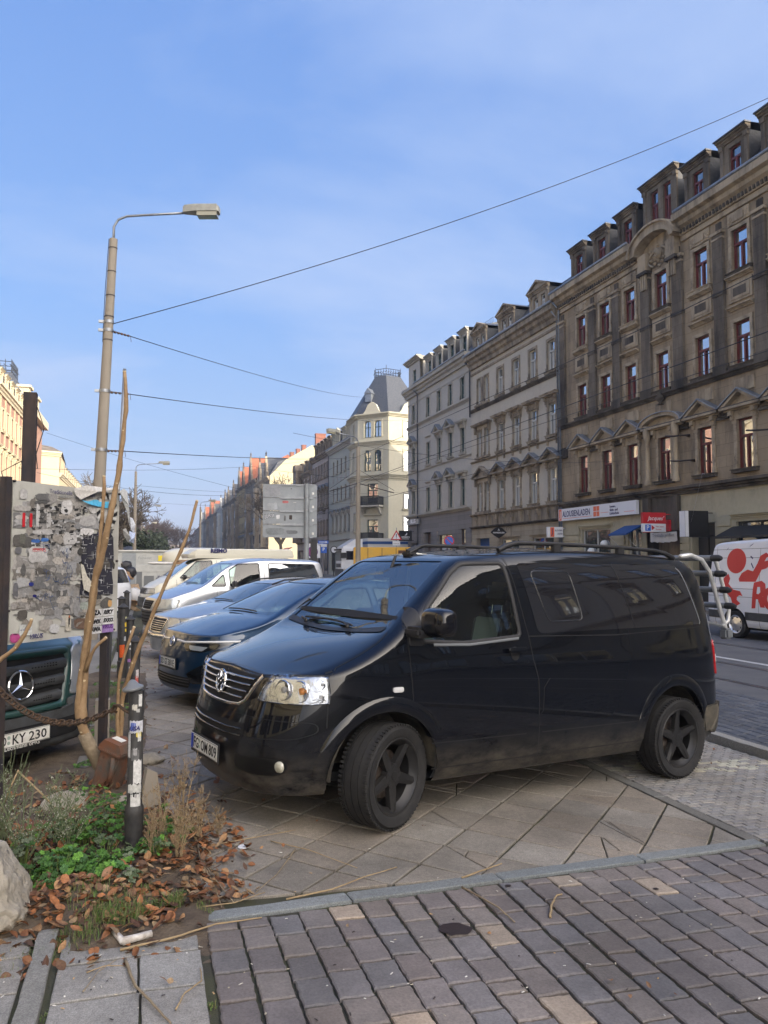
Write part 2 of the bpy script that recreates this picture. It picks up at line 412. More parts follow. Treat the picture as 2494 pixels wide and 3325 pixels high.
def tyre_wheel(name,parent,loc,Rt,Rr,w,rimmat,steer=0,side=1,spokes=5,style='star',rot=0,hubmat=None,detail=True):
 """wheel: rim mesh (part) with tyre, hub_cap, brake_disc below it. side=1: outer face to +y"""
 mt=Matrix.Translation(loc)@Matrix.Rotation(steer,4,'Z')@(Matrix.Rotation(0 if side>0 else pi,4,'Z'))@Matrix.Rotation(-pi/2,4,'X')
 n=64 if detail else 32
 T=MB();hw=w/2
 prof=[(Rr-.012,-hw*.78),(Rr+.004,-hw*.92),(Rr+(Rt-Rr)*.45,-hw*1.04),(Rt-.03,-hw*.97),(Rt-.008,-hw*.82)]
 if detail:
  for g in(-.45,0,.45):prof+=[(Rt-.001,g*hw-.012),(Rt-.009,g*hw-.0115),(Rt-.009,g*hw-.0035),(Rt-.001,g*hw-.003)]
 prof+=[(Rt-.008,hw*.82),(Rt-.03,hw*.97),(Rr+(Rt-Rr)*.72,hw*1.04),(Rr+(Rt-Rr)*.70,hw*1.052),(Rr+(Rt-Rr)*.66,hw*1.05),(Rr+(Rt-Rr)*.25,hw*1.02),(Rr+.008,hw*.93),(Rr-.002,hw*.90),(Rr-.012,hw*.80)]
 T.lathe(prof,n)
 if detail:
  for k in range(72):
   a=2*pi*k/72;m=Matrix.Rotation(a,4,'Z')
   T.box(Rt-.014,Rt-.0005,-.0085,.0085,hw*.70,hw*.93,m);T.box(Rt-.014,Rt-.0005,-.0085,.0085,-hw*.93,-hw*.70,m)
 G=MB()
 G.lathe([(Rr-.014,-hw*.8),(Rr-.035,-hw*.5),(Rr-.04,hw*.45),(Rr-.022,hw*.74),(Rr-.006,hw*.80),(Rr+.002,hw*.90),(Rr-.004,hw*.93),(Rr-.014,hw*.90),(Rr-.022,hw*.76),(Rr-.05,hw*.5)],n)
 if style=='star':
  for k in range(spokes):
   m=Matrix.Rotation(rot+2*pi*k/spokes,4,'Z')
   A=[(.030,.040,hw*.66,.0),(.11,.038,hw*.72,.0),(Rr*.62,.034,hw*.74,.0),(Rr-.016,.026,hw*.80,0)]
   idx=[]
   for(r,hwid,zt,_)in A:
    P=[m@Vector((r,-hwid,zt-.045)),m@Vector((r,-hwid*.92,zt-.012)),m@Vector((r,-hwid*.1,zt)),m@Vector((r,hwid*.92,zt-.008)),m@Vector((r,hwid,zt-.045))]
    idx.append(G.pts(P))
   for a,b in zip(idx,idx[1:]):
    for q in range(4):G.face(a+q,b+q,b+q+1,a+q+1)
    G.face(a+4,b+4,b,a)
  G.lathe([(.0,hw*.70),(.028,hw*.705),(.045,hw*.68),(.078,hw*.66),(.085,hw*.3),(.0,hw*.3)],40)
  H=MB()
  for k in range(spokes):
   a=rot+2*pi*(k+.5)/spokes;H.cyl(Vector((.056*cos(a),.056*sin(a),hw*.60)),Vector((.056*cos(a),.056*sin(a),hw*.685)),.011,n=12)
 else:
  G.lathe([(Rr-.03,hw*.55),(Rr*.75,hw*.62),(Rr*.55,hw*.75),(Rr*.3,hw*.72),(.05,hw*.80),(0,hw*.82)],n)
  H=MB()
  for k in range(spokes):
   a=rot+2*pi*k/spokes;mm=Matrix.Rotation(a,4,'Z');H.box(Rr*.66,Rr*.88,-.022,.022,hw*.60,hw*.66,mm)
 wheel=G.build('wheel',rimmat,parent,smooth=True,angle=32);wheel.matrix_local=mt
 T.build('tyre',M['tyre'],wheel,smooth=True,angle=40)
 H.build('wheel_nut' if style=='star' else 'trim_slot',hubmat or M['blackplastic'],wheel,angle=30)
 if style=='star':
  Dk=MB();Dk.lathe([(.0,-.0),(.155,-.0),(.16,-.012),(.16,-.03),(0,-.03)],40);Dk.box(.06,.17,-.07,.07,-.06,.03)
  Dk.build('brake_disc',M['steel'],wheel,smooth=True,angle=30)
  Cp=MB();Cp.lathe([(.030,hw*.70),(.029,hw*.73),(.0,hw*.735)],24);Cp.build('hub_cap',M['darkrim'],wheel,smooth=True,angle=30)
 return wheel
def number_plate(parent,mtx,text,w=.52,h=.11,frame=True,name='number_plate',gap=True):
 """EU plate; mtx local frame x right (as read), y up, z out, origin at plate centre"""
 P=MB();P.bbox(-w/2,w/2,-h/2,h/2,0,.004,.0015);pl=P.build(name,M['plate'],parent);pl.matrix_local=mtx
 if frame:
  F=MB();F.bbox(-w/2-.012,w/2+.012,-h/2-.022,h/2+.012,-.012,-.001,.004);F.build('plate_holder',M['blackplastic'],pl)
 B=MB();B.box(-w/2+.002,-w/2+.045,-h/2+.003,h/2-.003,.0045,.0052);B.build('country_band',M['eublue'],pl)
 K=MB()
 for a,b,c,d in((-w/2+.046,w/2-.003,h/2-.006,h/2-.003),(-w/2+.046,w/2-.003,-h/2+.003,-h/2+.006),(w/2-.006,w/2-.003,-h/2+.006,h/2-.006)):K.box(a,b,c,d,.0045,.0052)
 K.build('plate_border',M['blackpaint'],pl)
 S=MB();cx_=-w/2+.045+text[1];S.lathe([(0,.0065),(.013,.0065),(.013,.0045)],20,Matrix.Translation((cx_,-.018,0)));S.lathe([(0,.0068),(.014,.0068),(.014,.0045)],20,Matrix.Translation((cx_,.022,0)))
 S.build('plate_seal',M['seal'],pl)
 for s,x0,ww in text[0]:
  text_on(s,Matrix.Translation((-w/2+.045+x0,-h*.34,.0045)),pl,M['blackpaint'],width=ww,height=h*.68,size=.08,extrude=.0008,bold=.001)
 return pl
# vehicle materials
mat('blackpaint',(.01,.01,.011),.5);mat('tyre',(.011,.011,.012),.8,bump=.25,bscale=90,col2=(.022,.021,.020),vscale=9)
mat('blackplastic',(.018,.018,.02),.55,bump=.1,bscale=400);mat('greyplastic',(.06,.065,.07),.6,bump=.15,bscale=300,col2=(.045,.045,.045),vscale=9)
mat('steel',(.30,.27,.24),.45,metal=.9,col2=(.16,.11,.08),vscale=20);mat('chrome',(.80,.81,.83),.08,metal=1);mat('alu',(.78,.79,.80),.28,metal=1)
mat('darkrim',(.017,.017,.018),.40,metal=.2,spec=.5,col2=(.028,.027,.026),vscale=7);mat('plate',(.78,.78,.74),.4,col2=(.62,.60,.54),vscale=12);mat('eublue',(.01,.05,.42),.4);mat('seal',(.32,.40,.34),.5)
mat('seatcloth',(.34,.35,.33),.9,bump=.3,bscale=300);mat('seatdark',(.03,.032,.036),.9,bump=.3,bscale=300);mat('dash',(.10,.11,.12),.7);mat('inside',(.035,.037,.04),.85)
mat('reflector',(.85,.86,.88),.12,metal=1);mat('amber',(.75,.25,.04),.25);mat('redlens',(.42,.012,.015),.12,coat=1);mat('whitelens',(.62,.62,.62),.12,coat=1);mat('gap',(.004,.004,.005),.8)
def glass_mat(name,tintc,gloss=1.0,rough=.01,opacity=0.0,dirt=0):
 """thin glazing: reflection by Fresnel over a tinted clear sheet"""
 m=bpy.data.materials.new(name);m.use_nodes=True;t=m.node_tree;t.nodes.clear()
 o=t.nodes.new('ShaderNodeOutputMaterial');g=t.nodes.new('ShaderNodeBsdfGlossy');g.inputs['Roughness'].default_value=rough
 tr=t.nodes.new('ShaderNodeBsdfTransparent');tr.inputs[0].default_value=(*tintc,1)
 fr=t.nodes.new('ShaderNodeFresnel');fr.inputs[0].default_value=1.52
 mm=t.nodes.new('ShaderNodeMath');mm.operation='MULTIPLY';mm.inputs[1].default_value=1.7*gloss;mm.use_clamp=True
 t.links.new(fr.outputs[0],mm.inputs[0]);mx=t.nodes.new('ShaderNodeMixShader');t.links.new(mm.outputs[0],mx.inputs[0])
 base=tr.outputs[0]
 if opacity or dirt:
  d=t.nodes.new('ShaderNodeBsdfDiffuse');d.inputs[0].default_value=(.02,.022,.026,1)if not dirt else(.3,.3,.29,1);mo=t.nodes.new('ShaderNodeMixShader');mo.inputs[0].default_value=opacity or dirt
  t.links.new(base,mo.inputs[1]);t.links.new(d.outputs[0],mo.inputs[2]);base=mo.outputs[0]
 t.links.new(base,mx.inputs[1]);t.links.new(g.outputs[0],mx.inputs[2]);t.links.new(mx.outputs[0],o.inputs[0]);M[name]=m;return m
glass_mat('windscreen',(.62,.74,.74),1.15,dirt=.012);glass_mat('sideglass',(.55,.68,.64),1.0,dirt=.01);glass_mat('lensglass',(.95,.96,.97),.9)
mat('privacy',(.010,.010,.013),.03,spec=.6,coat=1)
def car_paint(name,col,rough=.22,coat=1,dusty=0,dz=(.30,.75),dcol=(.17,.145,.11),flake=0,metal=0,spec=.5):
 m=mat(name,col,rough,metal=metal,coat=coat,spec=spec,coatrough=.02);t=m.node_tree;b=t.nodes['Principled BSDF']
 if dusty:
  g=t.nodes.new('ShaderNodeTexCoord');s=t.nodes.new('ShaderNodeSeparateXYZ');t.links.new(g.outputs['Object'],s.inputs[0])
  mr=t.nodes.new('ShaderNodeMapRange');mr.inputs[1].default_value=dz[1];mr.inputs[2].default_value=dz[0];mr.interpolation_type='SMOOTHSTEP';t.links.new(s.outputs[2],mr.inputs[0])
  n=t.nodes.new('ShaderNodeTexNoise');n.inputs['Scale'].default_value=3.2;n.inputs['Detail'].default_value=9;n.inputs['Roughness'].default_value=.72
  mpp=t.nodes.new('ShaderNodeMapping');mpp.inputs['Scale'].default_value=(1,1,2.2);mpp.inputs['Rotation'].default_value=(0,.5,0)
  t.links.new(g.outputs['Object'],mpp.inputs[0]);t.links.new(mpp.outputs[0],n.inputs['Vector'])
  r2=t.nodes.new('ShaderNodeMapRange');r2.inputs[1].default_value=.36;r2.inputs[2].default_value=.68;t.links.new(n.outputs['Fac'],r2.inputs[0])
  mu=t.nodes.new('ShaderNodeMath');mu.operation='MULTIPLY';t.links.new(mr.outputs[0],mu.inputs[0]);t.links.new(r2.outputs[0],mu.inputs[1])
  m3=t.nodes.new('ShaderNodeMath');m3.operation='MULTIPLY';m3.inputs[1].default_value=dusty;m3.use_clamp=True;t.links.new(mu.outputs[0],m3.inputs[0])
  mx=t.nodes.new('ShaderNodeMixRGB');t.links.new(m3.outputs[0],mx.inputs[0]);mx.inputs[1].default_value=(*col,1);mx.inputs[2].default_value=(*dcol,1);t.links.new(mx.outputs[0],b.inputs['Base Color'])
  inv=t.nodes.new('ShaderNodeMath');inv.operation='SUBTRACT';inv.inputs[0].default_value=1;t.links.new(m3.outputs[0],inv.inputs[1])
  ml=t.nodes.new('ShaderNodeMath');ml.operation='MULTIPLY';ml.inputs[1].default_value=coat;t.links.new(inv.outputs[0],ml.inputs[0]);t.links.new(ml.outputs[0],b.inputs['Coat Weight'])
  rg=t.nodes.new('ShaderNodeMapRange');rg.inputs[3].default_value=rough;rg.inputs[4].default_value=.75;t.links.new(m3.outputs[0],rg.inputs[0]);t.links.new(rg.outputs[0],b.inputs['Roughness'])
 return m
# ground
def stone_mat(name,base,var,rough=.85,bump=.35,bscale=60,speck=.25,wet=0):
 """stone whose colour comes from a per-stone colour attribute, with grain, speckle and stains"""
 m=bpy.data.materials.new(name);m.use_nodes=True;t=m.node_tree;b=t.nodes['Principled BSDF'];ln=t.links.new
 at=t.nodes.new('ShaderNodeAttribute');at.attribute_name='tone';g=t.nodes.new('ShaderNodeTexCoord')
 def noise(sc_,det,lo,hi,a,c):
  n=t.nodes.new('ShaderNodeTexNoise');n.inputs['Scale'].default_value=sc_;n.inputs['Detail'].default_value=det;n.inputs['Roughness'].default_value=.65;ln(g.outputs['Object'],n.inputs['Vector'])
  r=t.nodes.new('ShaderNodeMapRange');r.inputs[1].default_value=lo;r.inputs[2].default_value=hi;r.inputs[3].default_value=a;r.inputs[4].default_value=c;ln(n.outputs['Fac'],r.inputs[0]);return r.outputs[0],n.outputs['Fac']
 a1,_=noise(bscale*1.5,4,.35,.65,1-speck,1+speck);a2,_=noise(1.1,6,.38,.62,1-var,1+var*.5);a3,nf=noise(bscale*.35,7,.3,.7,1-speck*.6,1+speck*.5)
 def mul(x,y):
  n=t.nodes.new('ShaderNodeMath');n.operation='MULTIPLY';ln(x,n.inputs[0]);ln(y,n.inputs[1]);return n.outputs[0]
 k=mul(mul(a1,a2),a3);vm=t.nodes.new('ShaderNodeVectorMath');vm.operation='SCALE';ln(at.outputs['Color'],vm.inputs[0]);ln(k,vm.inputs['Scale']);ln(vm.outputs[0],b.inputs['Base Color'])
 b.inputs['Roughness'].default_value=rough;b.inputs['Specular IOR Level'].default_value=.35
 n2=t.nodes.new('ShaderNodeTexNoise');n2.inputs['Scale'].default_value=bscale;n2.inputs['Detail'].default_value=8;n2.inputs['Roughness'].default_value=.7;ln(g.outputs['Object'],n2.inputs['Vector'])
 bp=t.nodes.new('ShaderNodeBump');bp.inputs['Strength'].default_value=bump;bp.inputs['Distance'].default_value=.006;ln(n2.outputs['Fac'],bp.inputs['Height']);ln(bp.outputs[0],b.inputs['Normal']);M[name]=m;return m
def shrink(poly,d):
 n=len(poly);c=sum((Vector(p)for p in poly),Vector((0,0)))/n;out=[]
 area=sum(poly[k][0]*poly[(k+1)%n][1]-poly[(k+1)%n][0]*poly[k][1]for k in range(n))
 if area<0:poly=poly[::-1]
 for k in range(n):
  a,b,e=Vector(poly[k-1]),Vector(poly[k]),Vector(poly[(k+1)%n]);d1=(b-a).normalized();d2=(e-b).normalized()
  n1=Vector((-d1.y,d1.x));n2=Vector((-d2.y,d2.x));s=n1+n2;q=s.dot(n1)
  out.append(b+s/max(q,.4)*d)
 return out
def clip(poly,p,nrm):
 out=[];n=len(poly)
 for k in range(n):
  a,b=Vector(poly[k]),Vector(poly[(k+1)%n]);da,db=(a-p).dot(nrm),(b-p).dot(nrm)
  if da>=0:out.append(a)
  if(da>=0)!=(db>=0):out.append(a+(b-a)*(da/(da-db)))
 return out
def clip_rect(poly,x0,x1,y0,y1):
 for p,n in(((x0,0),(1,0)),((x1,0),(-1,0)),((0,y0),(0,1)),((0,y1),(0,-1))):
  if len(poly)<3:return[]
  poly=clip(poly,Vector(p),Vector(n))
 n=len(poly)
 if n<3:return[]
 ar=abs(sum(poly[k][0]*poly[(k+1)%n][1]-poly[(k+1)%n][0]*poly[k][1]for k in range(n)))/2
 return poly if ar>.0008 else[]
class Tiles:
 def __init__(s):s.mb=MB();s.c=[]
 def add(s,poly,zf,col,joint=.008,bev=.006,h=.0,jit=.0,tilt=.0,rag=0,depth=.03):
  p=shrink([tuple(q)for q in poly],joint/2)
  if rag:
   q=[]
   for a,b in zip(p,p[1:]+p[:1]):
    m=max(2,int((b-a).length/rag))
    for k in range(m):
     r=a+(b-a)*(k/m);q.append(r+Vector((random.uniform(-jit,jit),random.uniform(-jit,jit))))
   p=q
  elif jit:p=[q+Vector((random.uniform(-jit,jit),random.uniform(-jit,jit)))for q in p]
  n=len(p);c=sum(p,Vector((0,0)))/n;tx,ty=random.uniform(-tilt,tilt),random.uniform(-tilt,tilt);hh=h+random.uniform(-tilt,tilt)*.05
  z=lambda q:zf(q.x)+hh+(q.x-c.x)*tx+(q.y-c.y)*ty
  inn=[c+(q-c)*max(.3,1-bev/max((q-c).length,.01)*1.2)for q in p]
  i0=s.mb.pts([(q.x,q.y,z(q)-depth)for q in p]);i1=s.mb.pts([(q.x,q.y,z(q)-bev*.7)for q in p]);i2=s.mb.pts([(q.x,q.y,z(q))for q in inn])
  for k in range(n):
   j=(k+1)%n;s.mb.face(i0+k,i0+j,i1+j,i1+k);s.mb.face(i1+k,i1+j,i2+j,i2+k);s.c+=[col]*2
  s.mb.face(*range(i2,i2+n));s.c.append(col)
 def build(s,name,m,label=None,kind='structure',smooth=False):
  me=s.mb.mesh(name,m);at=me.color_attributes.new('tone','FLOAT_COLOR','CORNER');k=0;buf=[]
  for p,c in zip(me.polygons,s.c):buf+=[*c,1]*p.loop_total
  at.data.foreach_set('color',buf);o=link(bpy.data.objects.new(name,me));return tag(o,kind=kind)
def tone(c,v=.12,warm=.04):
 k=1+random.uniform(-v,v);w=random.uniform(-warm,warm);return(c[0]*k*(1+w),c[1]*k,c[2]*k*(1-w))
rnd=random.uniform
RZ=-.13
mat('asphalt',(.095,.095,.10),.85,col2=(.13,.128,.125),vscale=1.5,bump=.4,bscale=160,bdist=.006)
mat('asphalt_old',(.20,.19,.175),.85,col2=(.13,.125,.115),vscale=.9,vdetail=10,bump=.4,bscale=120,bdist=.006)
mat('joint',(.042,.038,.032),.95,col2=(.062,.066,.03),vscale=2.5,vdetail=9,bump=.6,bscale=150)
mat('soil',(.075,.055,.038),.95,col2=(.13,.10,.07),vscale=9,vdetail=10,bump=.9,bscale=70,bdist=.012)
mat('farland',(.11,.11,.10),.95,col2=(.15,.145,.13),vscale=.05)
stone_mat('slabstone',None,.30,bscale=110,speck=.28);stone_mat('clinker',None,.28,bscale=55,speck=.16,bump=.55,rough=.72);stone_mat('sett',None,.16,bscale=45,speck=.16,bump=.5,rough=.62)
stone_mat('granite',None,.14,bscale=120,speck=.30,bump=.35);stone_mat('mosaicstone',None,.18,bscale=90,speck=.2,rough=.7)
g=MB();g.poly([(-2500,-400,RZ-.25),(2500,-400,RZ-.25),(2500,2500,RZ-.25),(-2500,2500,RZ-.25)]);tag(g.build('ground',M['farland']),kind='structure')
g=MB();g.poly([(5.90,-60,RZ),(18.9,-60,RZ),(18.9,640,RZ),(5.90,640,RZ)]);tag(g.build('road',M['asphalt']),kind='structure')
def strip(name,xs,y0,y1,m,zf,dz=0):
 g=MB()
 for a,b in zip(xs,xs[1:]):g.poly([(a,y0,zf(a)+dz),(b,y0,zf(b)+dz),(b,y1,zf(b)+dz),(a,y1,zf(a)+dz)])
 return tag(g.build(name,m),kind='structure')
strip('pavement_bed',[-.62,0,1.31,3,4.9,5.74],-3,120,M['joint'],gz,-.016)
g=MB()
for a,b in((-30,-.455),):g.poly([(a,-30,.012),(b,-30,.012),(b,400,.012),(a,400,.012)])
tag(g.build('parking_lane',M['asphalt_old']),kind='structure')
T=Tiles();random.seed(11);e1,e2=Vector((.2572,.2572)),Vector((.2572,-.2572));O2=Vector((1.83,4.66));crack={(-1,0),(0,-2),(1,-1),(3,-2),(2,2),(5,0),(4,1),(6,-1),(1,-3),(6,1),(7,-1)}
for i in range(-30,190):
 for j in range(-190,190):
  c=O2+e1*(i+.5)+e2*(j+.5)
  if c.x<-.35 or c.x>4.2 or c.y<3.8 or c.y>66:continue
  P_=clip_rect([O2+e1*i+e2*j,O2+e1*(i+1)+e2*j,O2+e1*(i+1)+e2*(j+1),O2+e1*i+e2*(j+1)],-.10,3.865,4.15+.055*0,66)
  if P_:P_=clip(P_,Vector((.22,4.005)),Vector((-.087,1)).normalized())
  if len(P_)<3:continue
  base=tone((.245,.218,.182),.13,.03)
  if random.random()<.07:base=tone((.295,.25,.22),.1)
  pcs=[P_]
  near=c.y<9
  if near and((i,j)in crack or random.random()<.05):
   for _ in range(random.choice((2,3,4))):
    nx=[];a=rnd(0,pi);p0=c+Vector((rnd(-.08,.08),rnd(-.08,.08)));nn=Vector((cos(a),sin(a)))
    for q in pcs:
     if random.random()<.75:
      A,B=clip(q,p0,nn),clip(q,p0,-nn)
      nx+=[z for z in(A,B)if len(z)>2]
     else:nx.append(q)
    pcs=nx
  for q in pcs:
   n=len(q);ar=abs(sum(q[k][0]*q[(k+1)%n][1]-q[(k+1)%n][0]*q[k][1]for k in range(n)))/2
   if ar<.0006:continue
   T.add(q,gz,base if len(pcs)==1 else tone(base,.05),joint=.019 if len(pcs)==1 else .009,bev=.005,tilt=.008 if near else .004,rag=.05 if near else 0,jit=.0016 if near else 0)
T.build('pavement',M['slabstone'])
def edging(name,pts,w,hgt=0,seglen=1.0,col=(.20,.215,.215),zf=gz):
 T=Tiles()
 for(a,b)in zip(pts,pts[1:]):
  a,b=Vector(a),Vector(b);d=b-a;n=max(1,round(d.length/seglen));u=d/n;nn=Vector((-u.y,u.x)).normalized()*w/2
  for k in range(n):
   p,q=a+u*k,a+u*(k+1);T.add([p-nn,q-nn,q+nn,p+nn],zf,tone(col,.08,.02),joint=.008,bev=.008,h=hgt,rag=.09,jit=.003,depth=.12)
 return T.build(name,M['granite'])
edging('edging_strip',[(.13,3.955),(1.05,4.045),(1.95,4.125),(3.95,4.30)],.105,.004)
edging('edging_strip',[(3.93,4.33),(3.93,66)],.11,.002,1.0,(.17,.165,.15))
edging('kerb',[(5.79,-2),(5.79,66)],.13,.085,1.0,(.33,.32,.29),lambda x:RZ)
edging('kerb',[(-.41,2.0),(-.41,4.02)],.095,.012,1.0,(.22,.22,.205))
edging('kerb',[(-.49,6.8),(-.49,60)],.12,.02,1.0,(.22,.21,.19))
T=Tiles()
for y0,xs in((1.9,(-.34,-.008,.262)),(2.20,(-.34,-.008,.262)),(2.49,(-.34,-.008,.262)),(2.78,(-.34,-.008,.262)),(3.07,(-.34,.004,.262)),(3.365,(-.34,-.006,.262)),(3.66,(-.34,-.02,.255))):
 for a,b in zip(xs,xs[1:]):T.add([(a,y0),(b,y0),(b,y0+.292),(a,y0+.292)],gz,tone((.27,.26,.24),.06,.02),joint=.010,bev=.005,tilt=.006,rag=.05,jit=.0015)
for k in range(10):
 for x0 in(-.80,-1.13,-1.46):T.add([(x0,1.4+k*.30),(x0+.33,1.4+k*.30),(x0+.33,1.7+k*.30),(x0,1.7+k*.30)],lambda x:.045,tone((.25,.24,.22),.06,.02),joint=.010,tilt=.006)
T.build('pavement',M['slabstone'])
T=Tiles();random.seed(5);x=.285;col=0
while x<5.6:
 w=.158+rnd(-.006,.008);y=1.2+rnd(0,.2)
 while y<4.4:
  l=.208+rnd(-.016,.014)
  if random.random()<.05:l*=.5
  ymax=3.905+.087*(x-.22)
  if y<ymax-.02:
   y1=min(y+l,ymax-.005)
   c_=tone(random.choice([(.185,.164,.156),(.190,.168,.156),(.174,.162,.160),(.180,.158,.150),(.168,.160,.160),(.200,.174,.156)]),.11,.025)
   if random.random()<.035:c_=tone((.33,.27,.21),.1)
   if y1-y>.03:
    dx=.012*sin(y*2.1+x*3);T.add([(x+dx,y),(x+w+dx,y),(x+w+dx,y1),(x+dx,y1)],gz,c_,joint=.013,bev=.007,tilt=.022,rag=.024,jit=.0036,h=.002)
  y+=l
 x+=w+.003
T.build('pavement',M['clinker'])
T=Tiles();random.seed(6)
def zk(x):return gz(x)
y=1.0;r_=0
while y<40:
 hh=.058+(0 if y<14 else .06);ll=.118 if y<14 else .24
 x=3.995+(ll/2 if r_%2 else 0)-ll*0.5*(r_%2)*2
 while x<5.72:
  x0,x1=max(x,3.99),min(x+ll,5.715)
  if x1-x0>.03:
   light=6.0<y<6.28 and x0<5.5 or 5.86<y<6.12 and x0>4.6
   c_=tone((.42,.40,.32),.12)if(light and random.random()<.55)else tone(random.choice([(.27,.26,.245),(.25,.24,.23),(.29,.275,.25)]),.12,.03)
   T.add([(x0,y),(x1,y),(x1,y+hh),(x0,y+hh)],zk,c_,joint=.009,bev=.005,tilt=.03 if y<14 else 0,jit=.0012)
  x+=ll
 y+=hh;r_+=1
T.build('pavement',M['mosaicstone'])
T=Tiles();random.seed(8);x=5.87;k=0
while x<8.0:
 w=.150+rnd(-.008,.008);y=-2+rnd(0,.2)
 while y<46:
  l=(.205+rnd(-.02,.02))
  T.add([(x,y),(x+w,y),(x+w,y+l),(x,y+l)],lambda x:RZ+.014,tone(random.choice([(.10,.107,.12),(.115,.12,.13),(.09,.096,.108)]),.14,.03),joint=.016,bev=.008,tilt=.02,jit=.004,rag=.08 if y<16 else 0)
  y+=l
 x+=w+.002
T.build('road_setts',M['sett'])
mat('rail',(.26,.25,.24),.35,metal=.9);mat('roadpaint',(.62,.62,.60),.7,col2=(.40,.40,.39),vscale=8,vdetail=9)
g=MB()
for xr in(8.86,10.31,12.61,14.06):
 g.poly([(xr-.03,-60,RZ+.008),(xr+.03,-60,RZ+.008),(xr+.03,500,RZ+.008),(xr-.03,500,RZ+.008)])
tag(g.build('tram_rails',M['rail']),kind='structure')
g=MB()
for xr in(8.905,10.355,12.655,14.105):g.poly([(xr-.014,-60,RZ+.010),(xr+.014,-60,RZ+.010),(xr+.014,500,RZ+.010),(xr-.014,500,RZ+.010)])
tag(g.build('rail_grooves',M['gap']),kind='structure')
g=MB();g.poly([(10.78,-60,RZ+.004),(10.92,-60,RZ+.004),(10.92,500,RZ+.004),(10.78,500,RZ+.004)]);tag(g.build('road_marking',M['roadpaint']),kind='structure')
g=MB();g.box(18.9,22.3,-60,640,RZ-.3,.02);tag(g.build('pavement',M['asphalt_old']),kind='structure')
g=MB();random.seed(3);nx,ny=26,90
def soilz(x,y):
 e=min(1,max(0,(x+1.0)/.25))*min(1,max(0,(.05+.30*max(0,min(1,(6.2-y)/1.2))-x)/.2))*min(1,max(0,(y-3.72-.25*(x<-.3))/.25))
 return .052+e*(.028+.018*sin(x*9+y*4)+.02*sin(y*7.3-x*5))-.03*(1-min(1,e*3))
for a in range(nx+1):
 for b in range(ny+1):
  x_=-1.15+1.75*a/nx;y_=3.55+9*(b/ny)**1.4;g.v.append((x_+rnd(-.01,.01),y_+rnd(-.01,.01),soilz(x_,y_)+rnd(-.006,.006)-(.05 if x_>.42 else 0)))
for a in range(nx):
 for b in range(ny):i=a*(ny+1)+b;g.face(i,i+ny+1,i+ny+2,i+1)
tag(g.build('soil',M['soil'],smooth=True),kind='structure')
# buildings
def stone_wall(name,base,soot,amount=(.45,.72),streak=.75,blocks=None,rough=.9,sc=.9,light=None,bump=.3):
 m=bpy.data.materials.new(name);m.use_nodes=True;t=m.node_tree;b=t.nodes['Principled BSDF'];ln=t.links.new;b.inputs['Roughness'].default_value=rough;b.inputs['Specular IOR Level'].default_value=.2
 g=t.nodes.new('ShaderNodeTexCoord');mp_=t.nodes.new('ShaderNodeMapping');mp_.inputs['Scale'].default_value=(1,1,1-streak);ln(g.outputs['Object'],mp_.inputs[0])
 n=t.nodes.new('ShaderNodeTexNoise');n.inputs['Scale'].default_value=sc;n.inputs['Detail'].default_value=9;n.inputs['Roughness'].default_value=.68;ln(mp_.outputs[0],n.inputs['Vector'])
 r=t.nodes.new('ShaderNodeMapRange');r.inputs[1].default_value,r.inputs[2].default_value=amount;ln(n.outputs['Fac'],r.inputs[0])
 n2=t.nodes.new('ShaderNodeTexNoise');n2.inputs['Scale'].default_value=5;n2.inputs['Detail'].default_value=6;ln(g.outputs['Object'],n2.inputs['Vector'])
 c1=t.nodes.new('ShaderNodeMixRGB');c1.inputs[1].default_value=(*base,1);c1.inputs[2].default_value=(*(light or[x*.80 for x in base]),1);ln(n2.outputs['Fac'],c1.inputs[0])
 c2=t.nodes.new('ShaderNodeMixRGB');ln(r.outputs[0],c2.inputs[0]);ln(c1.outputs[0],c2.inputs[1]);c2.inputs[2].default_value=(*soot,1);col=c2.outputs[0]
 hsrc=n2.outputs['Fac']
 if blocks:
  bw,bh=blocks;sp=t.nodes.new('ShaderNodeSeparateXYZ');ln(g.outputs['Object'],sp.inputs[0]);ad=t.nodes.new('ShaderNodeMath');ad.operation='ADD';ln(sp.outputs[0],ad.inputs[0]);ln(sp.outputs[1],ad.inputs[1])
  cb=t.nodes.new('ShaderNodeCombineXYZ');ln(ad.outputs[0],cb.inputs[0]);ln(sp.outputs[2],cb.inputs[1])
  br=t.nodes.new('ShaderNodeTexBrick');br.inputs['Scale'].default_value=1;br.inputs['Brick Width'].default_value=bw;br.inputs['Row Height'].default_value=bh;br.inputs['Mortar Size'].default_value=.008;br.inputs['Mortar Smooth'].default_value=.2
  br.inputs['Color1'].default_value=(1,1,1,1);br.inputs['Color2'].default_value=(.80,.80,.80,1);br.inputs['Mortar'].default_value=(.45,.43,.4,1);ln(cb.outputs[0],br.inputs['Vector'])
  mu=t.nodes.new('ShaderNodeMixRGB');mu.blend_type='MULTIPLY';mu.inputs[0].default_value=.75;ln(col,mu.inputs[1]);ln(br.outputs['Color'],mu.inputs[2]);col=mu.outputs[0]
 ln(col,b.inputs['Base Color'])
 n3=t.nodes.new('ShaderNodeTexNoise');n3.inputs['Scale'].default_value=14;n3.inputs['Detail'].default_value=6;ln(g.outputs['Object'],n3.inputs['Vector'])
 bp=t.nodes.new('ShaderNodeBump');bp.inputs['Strength'].default_value=bump;bp.inputs['Distance'].default_value=.03;ln(n3.outputs['Fac'],bp.inputs['Height']);ln(bp.outputs[0],b.inputs['Normal']);M[name]=m;return m
